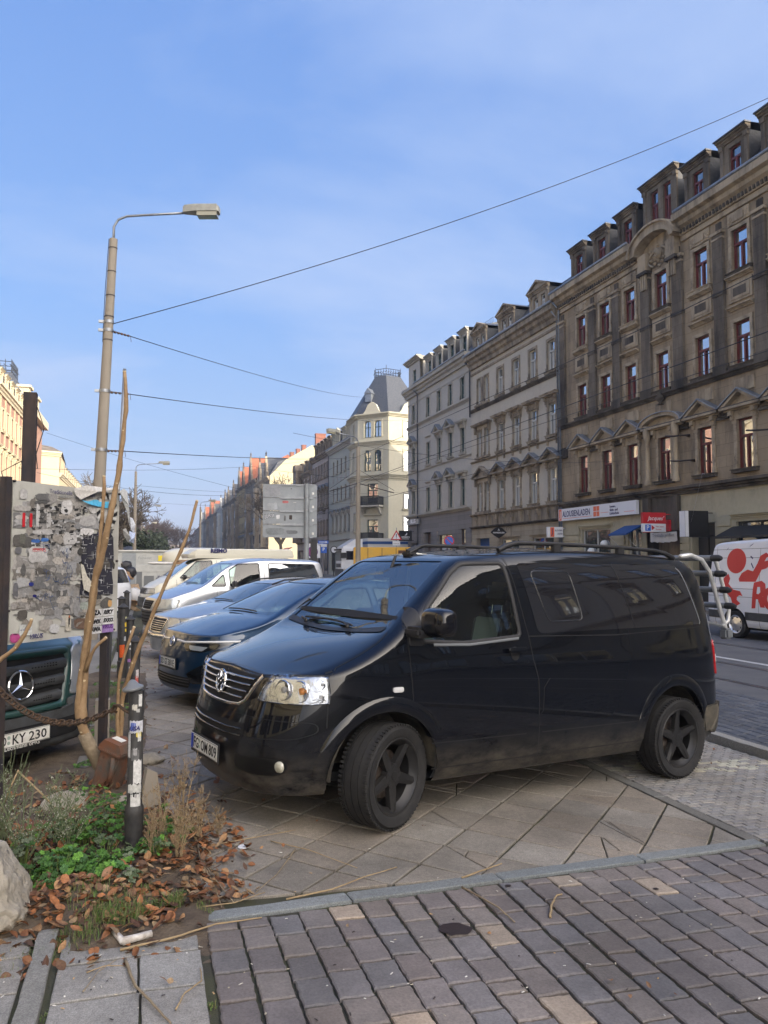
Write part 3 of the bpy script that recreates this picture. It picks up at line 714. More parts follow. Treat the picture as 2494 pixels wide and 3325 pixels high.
stone_wall('sandstone',(.42,.33,.22),(.085,.072,.058),(.46,.74),blocks=(1.1,.46));stone_wall('sandstone_black',(.27,.225,.17),(.055,.048,.042),(.36,.66),blocks=(1.2,.5));stone_wall('sandstone_trim',(.47,.385,.27),(.085,.072,.058),(.46,.72),sc=1.6)
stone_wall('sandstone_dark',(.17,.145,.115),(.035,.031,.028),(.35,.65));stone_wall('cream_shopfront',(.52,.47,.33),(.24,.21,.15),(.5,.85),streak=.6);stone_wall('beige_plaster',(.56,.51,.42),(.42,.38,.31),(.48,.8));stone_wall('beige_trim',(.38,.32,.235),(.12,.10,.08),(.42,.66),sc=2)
stone_wall('grey_plaster',(.50,.475,.42),(.40,.375,.325),(.5,.85));stone_wall('grey_trim',(.43,.41,.36),(.27,.25,.22),(.5,.8));stone_wall('shop_grey',(.27,.255,.245),(.19,.18,.17),(.5,.8),blocks=(8,.34));stone_wall('beige_stone',(.44,.38,.28),(.22,.18,.13),(.5,.78),blocks=(8,.30))
stone_wall('tower_plaster',(.56,.53,.42),(.42,.41,.33),(.5,.85));stone_wall('green_grey',(.44,.45,.39),(.35,.36,.31),(.5,.8));stone_wall('rose_plaster',(.42,.37,.34),(.27,.23,.20),(.46,.75));stone_wall('dark_old',(.22,.19,.15),(.07,.06,.05),(.42,.68));stone_wall('brown_old',(.30,.25,.19),(.09,.075,.06),(.42,.68));stone_wall('ochre_old',(.42,.31,.15),(.15,.12,.08),(.45,.75));stone_wall('pale_old',(.42,.42,.40),(.28,.28,.27),(.5,.8))
stone_wall('cream_left',(.62,.51,.34),(.52,.42,.28),(.5,.9));stone_wall('rose_left',(.42,.25,.19),(.35,.21,.155),(.5,.9));stone_wall('cream_trim',(.66,.57,.41),(.56,.47,.33),(.5,.9));stone_wall('gable_cream',(.56,.50,.34),(.46,.40,.28),(.5,.85),streak=.5)
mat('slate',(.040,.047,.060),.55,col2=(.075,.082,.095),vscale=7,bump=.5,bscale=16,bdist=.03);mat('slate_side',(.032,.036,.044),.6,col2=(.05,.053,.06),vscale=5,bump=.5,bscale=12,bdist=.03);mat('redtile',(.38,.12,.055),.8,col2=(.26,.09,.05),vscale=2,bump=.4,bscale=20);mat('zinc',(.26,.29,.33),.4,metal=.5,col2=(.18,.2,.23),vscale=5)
mat('frame_red',(.145,.025,.020),.45);mat('frame_white',(.55,.55,.52),.5);mat('frame_green',(.035,.075,.065),.5);mat('frame_brown',(.10,.065,.045),.5);mat('iron',(.02,.022,.025),.5);mat('brickred',(.30,.12,.08),.9,col2=(.2,.09,.06),vscale=9)
def pane_mat(name,gloss=.5,inner=(.018,.022,.028),wav=.12,tintc=(.9,.95,1)):
 m=bpy.data.materials.new(name);m.use_nodes=True;t=m.node_tree;t.nodes.clear();o=t.nodes.new('ShaderNodeOutputMaterial');g=t.nodes.new('ShaderNodeBsdfGlossy');g.inputs['Roughness'].default_value=.015;g.inputs[0].default_value=(*tintc,1)
 d=t.nodes.new('ShaderNodeBsdfDiffuse');tcx=t.nodes.new('ShaderNodeTexCoord');n0=t.nodes.new('ShaderNodeTexNoise');n0.inputs['Scale'].default_value=.7;n0.inputs['Detail'].default_value=1;t.links.new(tcx.outputs['Object'],n0.inputs['Vector'])
 n=t.nodes.new('ShaderNodeTexNoise');n.inputs['Scale'].default_value=1.3;n.inputs['Detail'].default_value=1;t.links.new(tcx.outputs['Object'],n.inputs['Vector']);bp=t.nodes.new('ShaderNodeBump');bp.inputs['Strength'].default_value=wav;bp.inputs['Distance'].default_value=.05;t.links.new(n.outputs['Fac'],bp.inputs['Height']);t.links.new(bp.outputs[0],g.inputs['Normal'])
 d.inputs[0].default_value=(*inner,1);mx=t.nodes.new('ShaderNodeMixShader');mx.inputs[0].default_value=gloss;t.links.new(d.outputs[0],mx.inputs[1]);t.links.new(g.outputs[0],mx.inputs[2]);t.links.new(mx.outputs[0],o.inputs[0]);M[name]=m
pane_mat('pane',.62);pane_mat('pane_dim',.30);pane_mat('shopglass',.30,(.05,.05,.05));pane_mat('curtained',.28,(.30,.30,.28))
def F3(O,n):
 n=Vector(n).normalized();U=Vector((0,0,1)).cross(n);return axes(Vector(O),U,Vector((0,0,1)),n)
def fbox(mb,Fm,u0,u1,z0,z1,d0,d1):mb.box(u0,u1,z0,z1,d0,d1,Fm)
def fwall(mb,Fm,u0,u1,z0,z1,holes,d=0,reveal=.22):
 holes=[(max(a,u0),min(b,u1),max(c,z0),min(e,z1))for a,b,c,e in holes if b>u0 and a<u1 and e>z0 and c<z1]
 us=sorted({u0,u1,*[h[0]for h in holes],*[h[1]for h in holes]});zs=sorted({z0,z1,*[h[2]for h in holes],*[h[3]for h in holes]})
 for a,b in zip(us,us[1:]):
  run=None
  for c,e in zip(zs,zs[1:]):
   m_u,m_z=(a+b)/2,(c+e)/2
   if any(h[0]<m_u<h[1]and h[2]<m_z<h[3]for h in holes):
    if run is not None:mb.poly([Fm@Vector(p)for p in((a,run,d),(b,run,d),(b,c,d),(a,c,d))]);run=None
   elif run is None:run=c
  if run is not None:mb.poly([Fm@Vector(p)for p in((a,run,d),(b,run,d),(b,zs[-1],d),(a,zs[-1],d))])
 for a,b,c,e in holes:
  for q in(((a,c),(a,e)),((b,e),(b,c)),((b,c),(a,c)),((a,e),(b,e))):
   (x0,y0),(x1,y1)=q;mb.poly([Fm@Vector(p)for p in((x0,y0,d),(x0,y0,d-reveal),(x1,y1,d-reveal),(x1,y1,d))])
def fprofile(mb,Fm,prof,u0,u1):
 """moulding: closed profile [(d,z)] swept along u"""
 n=len(prof);i=mb.pts([Fm@Vector((u0,z,d))for d,z in prof]+[Fm@Vector((u1,z,d))for d,z in prof])
 mb.face(*range(i,i+n));mb.face(*[i+n+k for k in range(n)][::-1])
 for k in range(n):mb.face(i+k,i+n+k,i+n+(k+1)%n,i+(k+1)%n)
def fpoly(mb,Fm,pts,d0,d1):
 """outline in (u,z) extruded from depth d0 to d1"""
 mb.prism(pts,d0,d1,Fm)
def cornice(z,h,out,d=0):return[(d-.02,z),(d+out*.30,z),(d+out*.36,z+h*.25),(d+out*.62,z+h*.38),(d+out*.68,z+h*.58),(d+out,z+h*.66),(d+out,z+h),(d-.02,z+h)]
WC={}
def frame_mesh(w,h,m,kind):
 k=(round(w,2),round(h,2),m,kind)
 if k in WC:return WC[k]
 mb=MB();t=.065;dd=(-.17,-.10);I=Matrix.Identity(4)
 B=lambda a,b,c,e,d0=dd[0],d1=dd[1]:mb.box(a,b,c,e,d0,d1)
 B(-w/2,-w/2+t,0,h);B(w/2-t,w/2,0,h);B(-w/2+t,w/2-t,0,t);B(-w/2+t,w/2-t,h-t,h)
 if kind in('T','X'):
  zt=h*.66;B(-w/2+t,w/2-t,zt-.045,zt+.045,dd[0],dd[1]+.03);B(-.045,.045,t,zt-.045,dd[0],dd[1]+.015)
  for s in(-1,1):
   a,b=(-w/2+t,-.045)if s<0 else(.045,w/2-t)
   B(a,a+.035,t,zt-.045,-.17,-.12);B(b-.035,b,t,zt-.045,-.17,-.12)
  if kind=='X':B(-.03,.03,zt+.045,h-t)
 elif kind=='shop':
  for k_ in range(1,max(2,round(w/1.2))):x=-w/2+w*k_/max(2,round(w/1.2));B(x-.03,x+.03,t,h-t)
 elif kind=='arch':B(-.035,.035,t,h);B(-w/2+t,w/2-t,h*.6,h*.6+.06)
 me=mb.mesh('window',M[m]);WC[k]=me;return me
def pane_mesh(w,h,m):
 k=('p',round(w,2),round(h,2),m)
 if k in WC:return WC[k]
 mb=MB();mb.box(-w/2+.03,w/2-.03,.03,h-.03,-.165,-.150);me=mb.mesh('pane',M[m]);WC[k]=me;return me
def sill_mesh(w,m,consoles=False,out=.16):
 k=('s',round(w,2),m,consoles,out)
 if k in WC:return WC[k]
 mb=MB();mb.box(-w/2-.22,w/2+.22,-.14,-.02,-.10,out);mb.box(-w/2-.26,w/2+.26,-.02,.012,-.15,out+.04)
 if consoles:
  for s in(-1,1):mb.prism([(s*(w/2+.10)-.07,-.14),(s*(w/2+.10)+.07,-.14),(s*(w/2+.10)+.05,-.55),(s*(w/2+.10)-.05,-.55)],.0,.10);mb.box(s*(w/2+.10)-.06,s*(w/2+.10)+.06,-.32,-.14,0,out-.02)
 me=mb.mesh('sill',M[m]);WC[k]=me;return me
def surround_mesh(w,h,m,head='plain',ped=.55,reach=.36,capm=None,t=.15):
 """stone frame round the opening with the given head: plain, hood, gable, arch"""
 k=('r',round(w,2),round(h,2),m,head,ped,reach)
 if k in WC:return WC[k]
 mb=MB();o=.055;a=w/2
 for s in(-1,1):
  x0,x1=(-a-t,-a)if s<0 else(a,a+t);mb.box(x0,x1,0,h+t,-.02,o);mb.box(x0-.03*(s<0),x1+.03*(s>0),0,h*.0+.25,-.02,o+.03)
 mb.box(-a,a,h,h+t,-.02,o)
 if head!='plain':
  z=h+t+.26;r=a+reach
  mb.box(-a-t,a+t,h+t,h+t+.20,-.02,.07);mb.box(-r+.12,r-.12,z-.06,z,-.02,.20);mb.box(-r,r,z,z+.10,-.02,.34)
  for s in(-1,1):
   x=s*(a+t+.02);mb.box(x-.08,x+.08,z-.42,z-.06,-.02,.13);mb.box(x-.09,x+.09,z-.24,z-.06,-.02,.24);mb.box(x-.06,x+.06,z-.55,z-.42,-.02,.07)
  if head=='hood':mb.box(-r-.03,r+.03,z+.10,z+.16,-.02,.38)
  if head=='gable':
   mb.cur=0;P_=[(-r,z+.10),(r,z+.10),(0,z+.10+ped)];mb.prism(P_,-.02,.10)
   th=.12
   for s in(-1,1):mb.prism([(s*r,z+.10),(s*(r-.22),z+.10),(0,z+ped-.02),(0,z+ped+.10)][::s],.10,.34)
   mb.cur=1
   for s in(-1,1):mb.prism([(s*(r+.05),z+.10),(0,z+ped+.10),(0,z+ped+.15),(s*(r+.05),z+.15)][::s],-.02,.40)
  if head=='arch':
   n=12;R_=r;cz=z+.10
   mb.prism([(-r*cos(q*pi/n)*1.0,cz+ped*sin(q*pi/n))for q in range(n+1)][::-1],-.02,.08)
   for q in range(n):
    a0,a1=q*pi/n,(q+1)*pi/n;f_=lambda an,kx,kz:(-(r*kx)*cos(an),cz+(ped*kz)*sin(an))
    mb.cur=0;mb.prism([f_(a0,.84,.72),f_(a1,.84,.72),f_(a1,1,1),f_(a0,1,1)],.08,.34)
    mb.cur=1;mb.prism([f_(a0,1,1),f_(a1,1,1),f_(a1,1.05,1.07),f_(a0,1.05,1.07)],-.02,.40)
 me=mb.mesh('surround',[M[m],M[capm or 'zinc']],fix=True);WC[k]=me;return me
NWIN=0
def window(root,Fm,u,z,w,h,frame,kind='T',trim=None,head='plain',sill=None,consoles=False,pane='pane',sub=True,ped=.55,reach=.36,capm=None,d=0,t=.15):
 mt=Fm@Matrix.Translation((u,z,d))
 wo=place(frame_mesh(w,h,frame,kind),'window',root,mt);p=place(pane_mesh(w,h,pane),'pane',wo,Matrix.Identity(4),world=False)
 if trim:place(surround_mesh(w,h,trim,head,ped,reach,capm,t),'surround',wo,Matrix.Identity(4),world=False)
 if sill:place(sill_mesh(w,sill,consoles),'sill',wo,Matrix.Identity(4),world=False)
 return wo
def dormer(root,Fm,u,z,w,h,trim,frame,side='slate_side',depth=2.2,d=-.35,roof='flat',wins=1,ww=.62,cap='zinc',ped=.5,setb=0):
 """roof window with its own walls, cheeks and roof"""
 mb=MB();hw=w/2
 hs=[(x-ww/2,x+ww/2,.12,h-.30)for x in([0]if wins==1 else[-w*.20,w*.20])]
 L_=Fm@Matrix.Translation((u,z,d))
 fwall(mb,L_,-hw,hw,0,h,hs,0,.25);o=mb.build('dormer',M[trim],root,world=True)
 tr=MB()
 for s in(-1,1):fbox(tr,L_,s*hw-.09,s*hw+.09,0,h-.12,-.02,.07);fbox(tr,L_,s*hw-.12,s*hw+.12,h-.28,h-.10,-.02,.12)
 fprofile(tr,L_,cornice(h-.10,.26,.24),-hw-.18,hw+.18)
 tr.v=[tuple(XF[root.name].inverted()@Vector(p))for p in tr.v];to=tr.build('dormer_trim',M[trim],o)
 ck=MB()
 for s in(-1,1):P_=[L_@Vector((s*hw,zz,dd_))for zz,dd_ in((0,0),(h,0),(h,-depth),(0,-depth))];ck.poly(P_)
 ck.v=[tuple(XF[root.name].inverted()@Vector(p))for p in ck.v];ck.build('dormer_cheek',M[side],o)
 rf=MB()
 if roof=='flat':
  P_=[(-hw-.2,h+.16,.28),(hw+.2,h+.16,.28),(hw+.2,h+.30,-depth),(-hw-.2,h+.30,-depth)];rf.poly([L_@Vector(p)for p in P_]);fbox(rf,L_,-hw-.22,hw+.22,h+.14,h+.20,.0,.30)
 else:
  fpoly(rf,L_,[(-hw-.2,h+.14),(hw+.2,h+.14),(0,h+.14+ped)],-depth,.0)
 rf.v=[tuple(XF[root.name].inverted()@Vector(p))for p in rf.v];rf.build('dormer_roof',M[cap],o)
 if roof!='flat':
  pd=MB();fpoly(pd,L_,[(-hw-.16,h+.12),(hw+.16,h+.12),(0,h+.05+ped)],-.05,.12)
  for s in(-1,1):fpoly(pd,L_,[(s*(hw+.26),h+.14),(s*(hw+.02),h+.14),(0,h+ped),(0,h+ped+.14)],.0,.26)
  pd.v=[tuple(XF[root.name].inverted()@Vector(p))for p in pd.v];pd.build('pediment',M[trim],o,fix=True)
 for a,b,c,e in hs:
  mt=XF[root.name].inverted()@L_@Matrix.Translation(((a+b)/2,c,0))
  q=link(bpy.data.objects.new('dormer_window',frame_mesh(b-a,e-c,frame,'T')));q.parent=o;q.matrix_local=mt
  q2=link(bpy.data.objects.new('dormer_pane',pane_mesh(b-a,e-c,'pane_dim')));q2.parent=o;q2.matrix_local=mt
 return o
def mansard(root,Fm,u0,u1,z,zt,back=1.9,deep=9,ridge=2.2,m='slate',hip0=0,hip1=0,name='roof'):
 mb=MB()
 P_=[Fm@Vector(p)for p in((u0,z,-.05),(u1,z,-.05),(u1-hip1,zt,-back),(u0+hip0,zt,-back),(u1-hip1,zt+ridge,-deep),(u0+hip0,zt+ridge,-deep),(u0,z,-2*deep),(u1,z,-2*deep))]
 i=mb.pts(P_);mb.face(i,i+1,i+2,i+3);mb.face(i+3,i+2,i+4,i+5);mb.face(i+5,i+4,i+7,i+6);mb.face(i,i+3,i+5,i+6);mb.face(i+1,i+7,i+4,i+2)
 return mb.build(name,M[m],root,world=True)
def gutter(root,Fm,u0,u1,z,d,r=.075):
 mb=MB();mb.tube([Fm@Vector((u0,z,d)),Fm@Vector((u1,z,d))],r,8);return mb.build('gutter',M['zinc'],root,world=True,smooth=True)
def downpipe(root,Fm,u,z0,z1,d=.12,r=.05,m='zinc'):
 mb=MB();mb.tube([Fm@Vector((u,z1+.35,d+.35)),Fm@Vector((u,z1,d)),Fm@Vector((u,z0,d))],r,8);return mb.build('downpipe',M[m],root,world=True,smooth=True)
def snow_rail(root,Fm,u0,u1,z,d,h=.3):
 mb=MB();n=int((u1-u0)/.22)
 for zz in(z,z+h):mb.tube([Fm@Vector((u0,zz,d)),Fm@Vector((u1,zz,d))],.012,4)
 for k in range(n+1):u=u0+(u1-u0)*k/n;mb.tube([Fm@Vector((u,z,d)),Fm@Vector((u,z+h,d))],.010,4)
 return mb.build('roof_rail',M['iron'],root,world=True)
def shell(root,Fm,u0,u1,z0,z1,depth=16,m='brown_old'):
 mb=MB()
 for u in(u0,u1):mb.poly([Fm@Vector(p)for p in((u,z0,0),(u,z1,0),(u,z1,-depth),(u,z0,-depth))])
 mb.poly([Fm@Vector(p)for p in((u0,z0,-depth),(u1,z0,-depth),(u1,z1,-depth),(u0,z1,-depth))]);mb.poly([Fm@Vector(p)for p in((u0,z1,-.1),(u1,z1,-.1),(u1,z1,-depth),(u0,z1,-depth))])
 mb.poly([Fm@Vector(p)for p in((u0,z0,-.6),(u1,z0,-.6),(u1,z1,-.6),(u0,z1,-.6))])
 return mb.build('side_wall',M[m],root,world=True)
def consoles_row(mb,Fm,us,z0,z1,out=.16,w=.13):
 for u in us:fbox(mb,Fm,u-w/2,u+w/2,(z0+z1)/2,z1,0,out);fbox(mb,Fm,u-w/2+.02,u+w/2-.02,z0,(z0+z1)/2,0,out*.5)
# building A: soot-stained sandstone, red window frames
PX_=22.0
def building_a():
 y1=37.9;Fm=F3((PX_,y1,0),(-1,0,0));W_=18.1
 root=thing('apartment_house','dark soot-stained sandstone house with red window frames above the shops','building',(PX_,29,0))
 cols=[y1-c for c in(35.62,33.42,31.30,28.93,26.32,24.08,21.9)]
 ww=.86
 holes=[];
 for c in cols:
  for z,h in((5.33,1.97),(9.42,1.72),(13.16,1.70)):holes.append((c-ww/2,c+ww/2,z,z+h))
 mb=MB();fwall(mb,Fm,0,W_,4.85,16.0,holes);mb.build('wall',M['sandstone'],root,world=True)
 shell(root,Fm,0,W_,-.1,16.2)
 dark=MB();lt=MB();carve=MB()
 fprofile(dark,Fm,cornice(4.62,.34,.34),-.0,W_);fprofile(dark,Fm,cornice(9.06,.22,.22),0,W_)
 for a,b in((0,cols[3]-1.55),(cols[3]+1.55,W_)):
  fprofile(lt,Fm,cornice(15.85,.85,.62),a,b);fbox(lt,Fm,a,b,15.62,15.84,0,.10)
  k=a+.1
  while k<b-.1:fbox(dark,Fm,k,k+.10,15.90,16.06,0,.26);k+=.2
 mids=[.35]+[(p+q)/2 for p,q in zip(cols,cols[1:])]+[W_-.35]
 pil=MB()
 for k,u in enumerate(mids):
  us=[u]if k not in(3,4)else([u+.12]if k==3 else[u-.12])
  for v in us:
   w=.58 if k not in(3,4)else .66
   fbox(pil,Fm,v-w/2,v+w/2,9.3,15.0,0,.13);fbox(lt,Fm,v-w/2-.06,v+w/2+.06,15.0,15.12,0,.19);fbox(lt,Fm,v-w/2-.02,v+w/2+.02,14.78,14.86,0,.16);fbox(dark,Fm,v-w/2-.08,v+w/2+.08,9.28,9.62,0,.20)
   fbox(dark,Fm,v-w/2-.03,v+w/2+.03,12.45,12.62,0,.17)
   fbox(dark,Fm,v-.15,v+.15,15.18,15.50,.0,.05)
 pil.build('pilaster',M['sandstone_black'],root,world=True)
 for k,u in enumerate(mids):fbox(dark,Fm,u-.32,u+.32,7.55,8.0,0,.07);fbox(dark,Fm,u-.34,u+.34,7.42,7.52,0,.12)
 for c in cols:
  fbox(lt,Fm,c-.62,c+.62,11.95,12.75,0,.06);fbox(lt,Fm,c-.50,c+.50,12.05,12.62,.06,.09);fbox(dark,Fm,c-.34,c+.34,12.16,12.50,.09,.10)
  fprofile(lt,Fm,cornice(11.62,.16,.20),c-.66,c+.66);fprofile(lt,Fm,cornice(12.86,.15,.20),c-.70,c+.70)
  fbox(lt,Fm,c-.55,c+.55,9.0-.62,9.0-.12,0,.05)
  if abs(c-cols[3])>.1:
   fbox(lt,Fm,c-.58,c+.58,15.06,15.56,0,.06);fbox(lt,Fm,c-.30,c+.30,15.16,15.44,.06,.10)
   for s in(-1,1):
    for q in range(7):a=q*.9;carve.lathe([(0,.05),(.05,.04),(.07,0)],7,Fm@Matrix.Translation((c+s*.44+.08*cos(a)*rnd(.4,1),15.28+.14*sin(a)*rnd(.4,1),.06)))
   for q in range(9):carve.lathe([(0,.04),(.035,.03),(.05,0)],6,Fm@Matrix.Translation((c-.4+.1*q,15.10-.05*sin(q*pi/8),.07)))
 c=cols[3];n=16;arc=MB()
 for q in range(n):
  a0,a1=pi*q/n,pi*(q+1)/n
  f_=lambda an,r,zr:(c-r*cos(an),15.95+zr*sin(an))
  fpoly(arc,Fm,[f_(a0,1.28,.62),f_(a1,1.28,.62),f_(a1,1.62,.98),f_(a0,1.62,.98)],0,.55);fpoly(arc,Fm,[f_(a0,1.62,.98),f_(a1,1.62,.98),f_(a1,1.72,1.07),f_(a0,1.72,1.07)],-.3,.66)
 arc.build('arched_gable',M['sandstone_trim'],root,world=True,fix=True)
 fpoly(lt,Fm,[(c-1.3*cos(pi*q/12),15.95+.64*sin(pi*q/12))for q in range(13)][::-1],0,.04);fbox(lt,Fm,c-1.3,c+1.3,15.5,15.96,0,.035)
 for s in(-1,1):
  fbox(lt,Fm,c+s*1.02-.30,c+s*1.02+.30,15.1,15.95,0,.30);fbox(dark,Fm,c+s*1.02-.36,c+s*1.02+.36,15.0,15.14,0,.34)
  for q in range(3):fbox(lt,Fm,c+s*1.02-.20+.15*q,c+s*1.02-.12+.15*q,14.3,15.0,.13,.24)
 hd=MB();m0=Fm@Matrix.Translation((c,15.72,.10))
 hd.lathe([(0,.20),(.10,.18),(.17,.11),(.20,0)],16,m0@Matrix.Scale(1.25,4,(0,1,0)));hd.lathe([(0,.26),(.04,.24),(.05,.18)],8,m0@Matrix.Translation((0,-.03,0)))
 for q in range(26):a=q*.75;r_=.18+.02*q;hd.lathe([(0,.09),(.06,.06),(.09,0)],7,m0@Matrix.Translation((r_*cos(a)*1.5,r_*sin(a)*.8-.06,-.05)))
 for s in(-1,1):
  hd.tube([m0@Vector((s*(.25+.5*sin(q*.35)),.2-.09*q,.02))for q in range(9)],.05,6)
 hd.build('carved_head',M['sandstone_trim'],root,world=True,smooth=True)
 for i_,cc in enumerate(cols):
  window(root,Fm,cc,13.16,ww,1.70,'frame_red','T','sandstone_trim','plain','sandstone_dark' if i_%2 else 'sandstone_trim')
  window(root,Fm,cc,9.42,ww,1.72,'frame_red','T','sandstone_trim','plain','sandstone_dark')
  window(root,Fm,cc,5.33,ww,1.97,'frame_red','T','sandstone_trim','arch' if i_==3 else 'gable','sandstone_dark',ped=.62 if i_!=3 else .55,reach=.62 if i_!=3 else 1.05)
 for s in(-1,1):
  mm=Fm@Matrix.Translation((c+s*.98,0,.22))@Matrix.Rotation(-pi/2,4,'X');cl_=MB();cl_.lathe([(.15,5.2),(.15,5.35),(.115,5.42),(.12,5.9),(.105,7.2),(.15,7.28),(.17,7.42),(.17,7.9)],14,mm);cl_.build('column',M['sandstone_trim'],root,world=True,smooth=True,angle=40)
 urn=MB();urn.lathe([(.02,0),(.14,.02),(.06,.12),(.20,.26),(.22,.36),(.10,.46),(.13,.52),(0,.6)],12,Fm@Matrix.Translation((c,8.72,.2))@Matrix.Rotation(-pi/2,4,'X'));urn.build('urn',M['sandstone_dark'],root,world=True,smooth=True)
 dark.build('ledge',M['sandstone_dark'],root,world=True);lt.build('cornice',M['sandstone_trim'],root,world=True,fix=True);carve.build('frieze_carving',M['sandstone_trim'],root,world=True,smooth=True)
 mansard(root,Fm,0,W_,16.72,18.9,1.5,8,2.6);gutter(root,Fm,-.1,cols[3]-1.7,16.78,.60);gutter(root,Fm,cols[3]+1.7,W_,16.78,.60)
 for cc,w in((36.35,1.25),(34.15,1.25),(31.85,1.35),(26.8,1.35),(24.6,1.35),(22.4,1.3)):dormer(root,Fm,y1-cc,17.0,w,1.85,'sandstone_black','frame_red',ww=.66,cap='slate')
 dormer(root,Fm,y1-29.3,17.0,2.25,2.35,'sandstone_black','frame_red',wins=2,ww=.55,cap='slate')
 snow_rail(root,Fm,0,W_,19.05,-1.75)
 for u in(3.4,12):ch=MB();ch.box(PX_+7,PX_+8,y1-u-1.2,y1-u,19,22.2);ch.build('chimney',M['brickred'],root,world=True)
# ground floor
 sh=MB();gh=[(y1-35.9,y1-33.3,.25,3.4),(y1-31.85,y1-30.75,-.1,3.4),(y1-30.3,y1-27.95,-.1,3.6),(y1-27.3,y1-25.9,-.1,3.35),(y1-24.7,y1-21.2,.7,3.3)]
 fwall(sh,Fm,0,y1-30.3,-.1,4.62,gh,0,.45);fwall(sh,Fm,y1-28.0,W_,-.1,4.62,gh,0,.45);sh.build('shopfront',M['cream_shopfront'],root,world=True)
 en=MB();fwall(en,Fm,y1-30.3,y1-28.0,-.1,4.62,gh,.03,1.2);
 for s in(y1-30.15,y1-28.15):fbox(en,Fm,s-.22,s+.22,3.1,4.6,.03,.22)
 en.build('portal',M['sandstone_dark'],root,world=True)
 ru=MB()
 for a,b in((0,y1-36.1),(y1-33.1,y1-32.05),(y1-30.6,y1-30.3),(y1-28.0,y1-27.4),(y1-25.75,y1-24.95)):
  for q in range(11):fbox(ru,Fm,a+.02,b-.02,.05+q*.31,.05+q*.31+.27,0,.07)
 for a,b in((y1-36.1,y1-33.1),(y1-24.9,y1-21.0)):fprofile(ru,Fm,cornice(3.42,.22,.18),a,b)
 ru.build('rusticated_pier',M['cream_shopfront'],root,world=True)
 window(root,Fm,y1-34.6,.25,2.6,3.15,'frame_white','shop',pane='shopglass');window(root,Fm,y1-31.3,-.1,1.1,3.4,'frame_white','shop',pane='shopglass');window(root,Fm,y1-22.95,.7,3.5,2.6,'iron','shop',pane='shopglass')
 dr=MB();fbox(dr,Fm,y1-27.3,y1-25.9,-.1,3.35,-.4,-.34);fbox(dr,Fm,y1-27.2,y1-26.65,.1,3.1,-.34,-.3);fbox(dr,Fm,y1-26.55,y1-26.0,.1,3.1,-.34,-.3);dr.build('door',M['iron'],root,world=True)
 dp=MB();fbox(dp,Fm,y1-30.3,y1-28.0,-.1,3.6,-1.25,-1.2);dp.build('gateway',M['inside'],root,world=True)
 downpipe(root,Fm,.12,0,15.9,.14,.055)
 for a,b,z,m,nm in((y1-32.1,y1-30.7,3.45,'awning_blue','awning'),(y1-24.9,y1-21.0,3.12,'iron','awning')):
  aw=MB();aw.prism([(0,0),(.9,-.42),(.9,-.50),(0,-.06)],a,b,Fm@Matrix(((0,0,1,0),(0,1,0,z),(1,0,0,0),(0,0,0,1))));ao=aw.build(nm,M[m],root,world=True,fix=True)
 ar=MB()
 for u in(y1-32.05,y1-30.75):ar.tube([Fm@Vector((u,2.9,.88)),Fm@Vector((u,2.2,.05))],.015,6)
 ar.build('awning_arm',M['frame_white'],root,world=True)
 return root,Fm,y1
mat('greytrim',(.16,.17,.18),.35,spec=.5);mat('awning_blue',(.02,.07,.22),.8);mat('signwhite',(.72,.73,.76),.45);mat('signred',(.50,.02,.03),.45);mat('signorange',(.75,.15,.06),.45);mat('signblack',(.012,.012,.014),.4);mat('signtext',(.03,.03,.12),.5);mat('signblue',(.02,.12,.55),.4);mat('lampwhite',(.80,.80,.76),.4);mat('cloth',(.60,.58,.54),.9)
HA,FA,yA=building_a()
def signbox(name,label,Fm,u0,u1,z0,z1,d0,d1,m='signwhite',cat='sign',rim=None):
 c=Fm@Vector(((u0+u1)/2,z0,(d0+d1)/2));root=thing(name,label,cat,c);mb=MB();mb.box(u0,u1,z0,z1,d0,d1,Fm);mb.build('panel',M[m],root,world=True)
 return root
def on(root,Fm,u,z,d):return XF[root.name].inverted()@Fm@Matrix.Translation((u,z,d))
s=signbox('shop_sign','long white shop fascia reading ALOUSIENLADEN with an orange window emblem',FA,.05,7.15,3.95,4.60,.12,.28)
text_on('J',on(s,FA,.16,4.03,.285),s,M['signwhite'],height=.44,size=.6,extrude=.004)
q=MB();q.box(.10,.38,3.97,4.58,.281,.284,FA);q.build('emblem_block',M['signorange'],s,world=True)
text_on('ALOUSIENLADEN',on(s,FA,.48,4.14,.285),s,M['signtext'],width=2.75,height=.33,size=.4,extrude=.003,bold=.006)
text_on('Sonnen-,',on(s,FA,5.0,4.36,.285),s,M['signtext'],height=.13,size=.2,extrude=.003,bold=.006);text_on('Sicht- und',on(s,FA,5.0,4.20,.285),s,M['signtext'],height=.13,size=.2,extrude=.003,bold=.006);text_on('Lichtschutz',on(s,FA,5.0,4.03,.285),s,M['signtext'],height=.13,size=.2,extrude=.003,bold=.006)
q=MB();q.box(.48,3.4,4.055,4.075,.281,.286,FA);q.box(4.2,4.9,4.16,4.18,.281,.286,FA);q.box(6.2,7.0,4.10,4.12,.281,.286,FA)
for a in(3.55,3.84):
 for b in(4.02,4.29):q.box(a,a+.25,b,b+.24,.281,.286,FA)
q.build('emblem',M['signorange'],s,world=True)
def blade(name,label,y,z0,z1,w,m,th=.14,gap=.15):
 """sign standing out from the wall, its face towards the camera (-y)"""
 Fb=F3((PX_-gap-w,y,0),(0,-1,0));root=thing(name,label,'sign',(PX_-gap-w/2,y,z0));mb=MB();mb.box(0,w,z0,z1,-th,0,Fb);mb.box(w-.01,w+gap,z0+.05,z0+.09,-th/2-.02,-th/2+.02,Fb);mb.box(w-.01,w+gap,z1-.09,z1-.05,-th/2-.02,-th/2+.02,Fb);mb.build('panel',M[m],root,world=True);return root,Fb
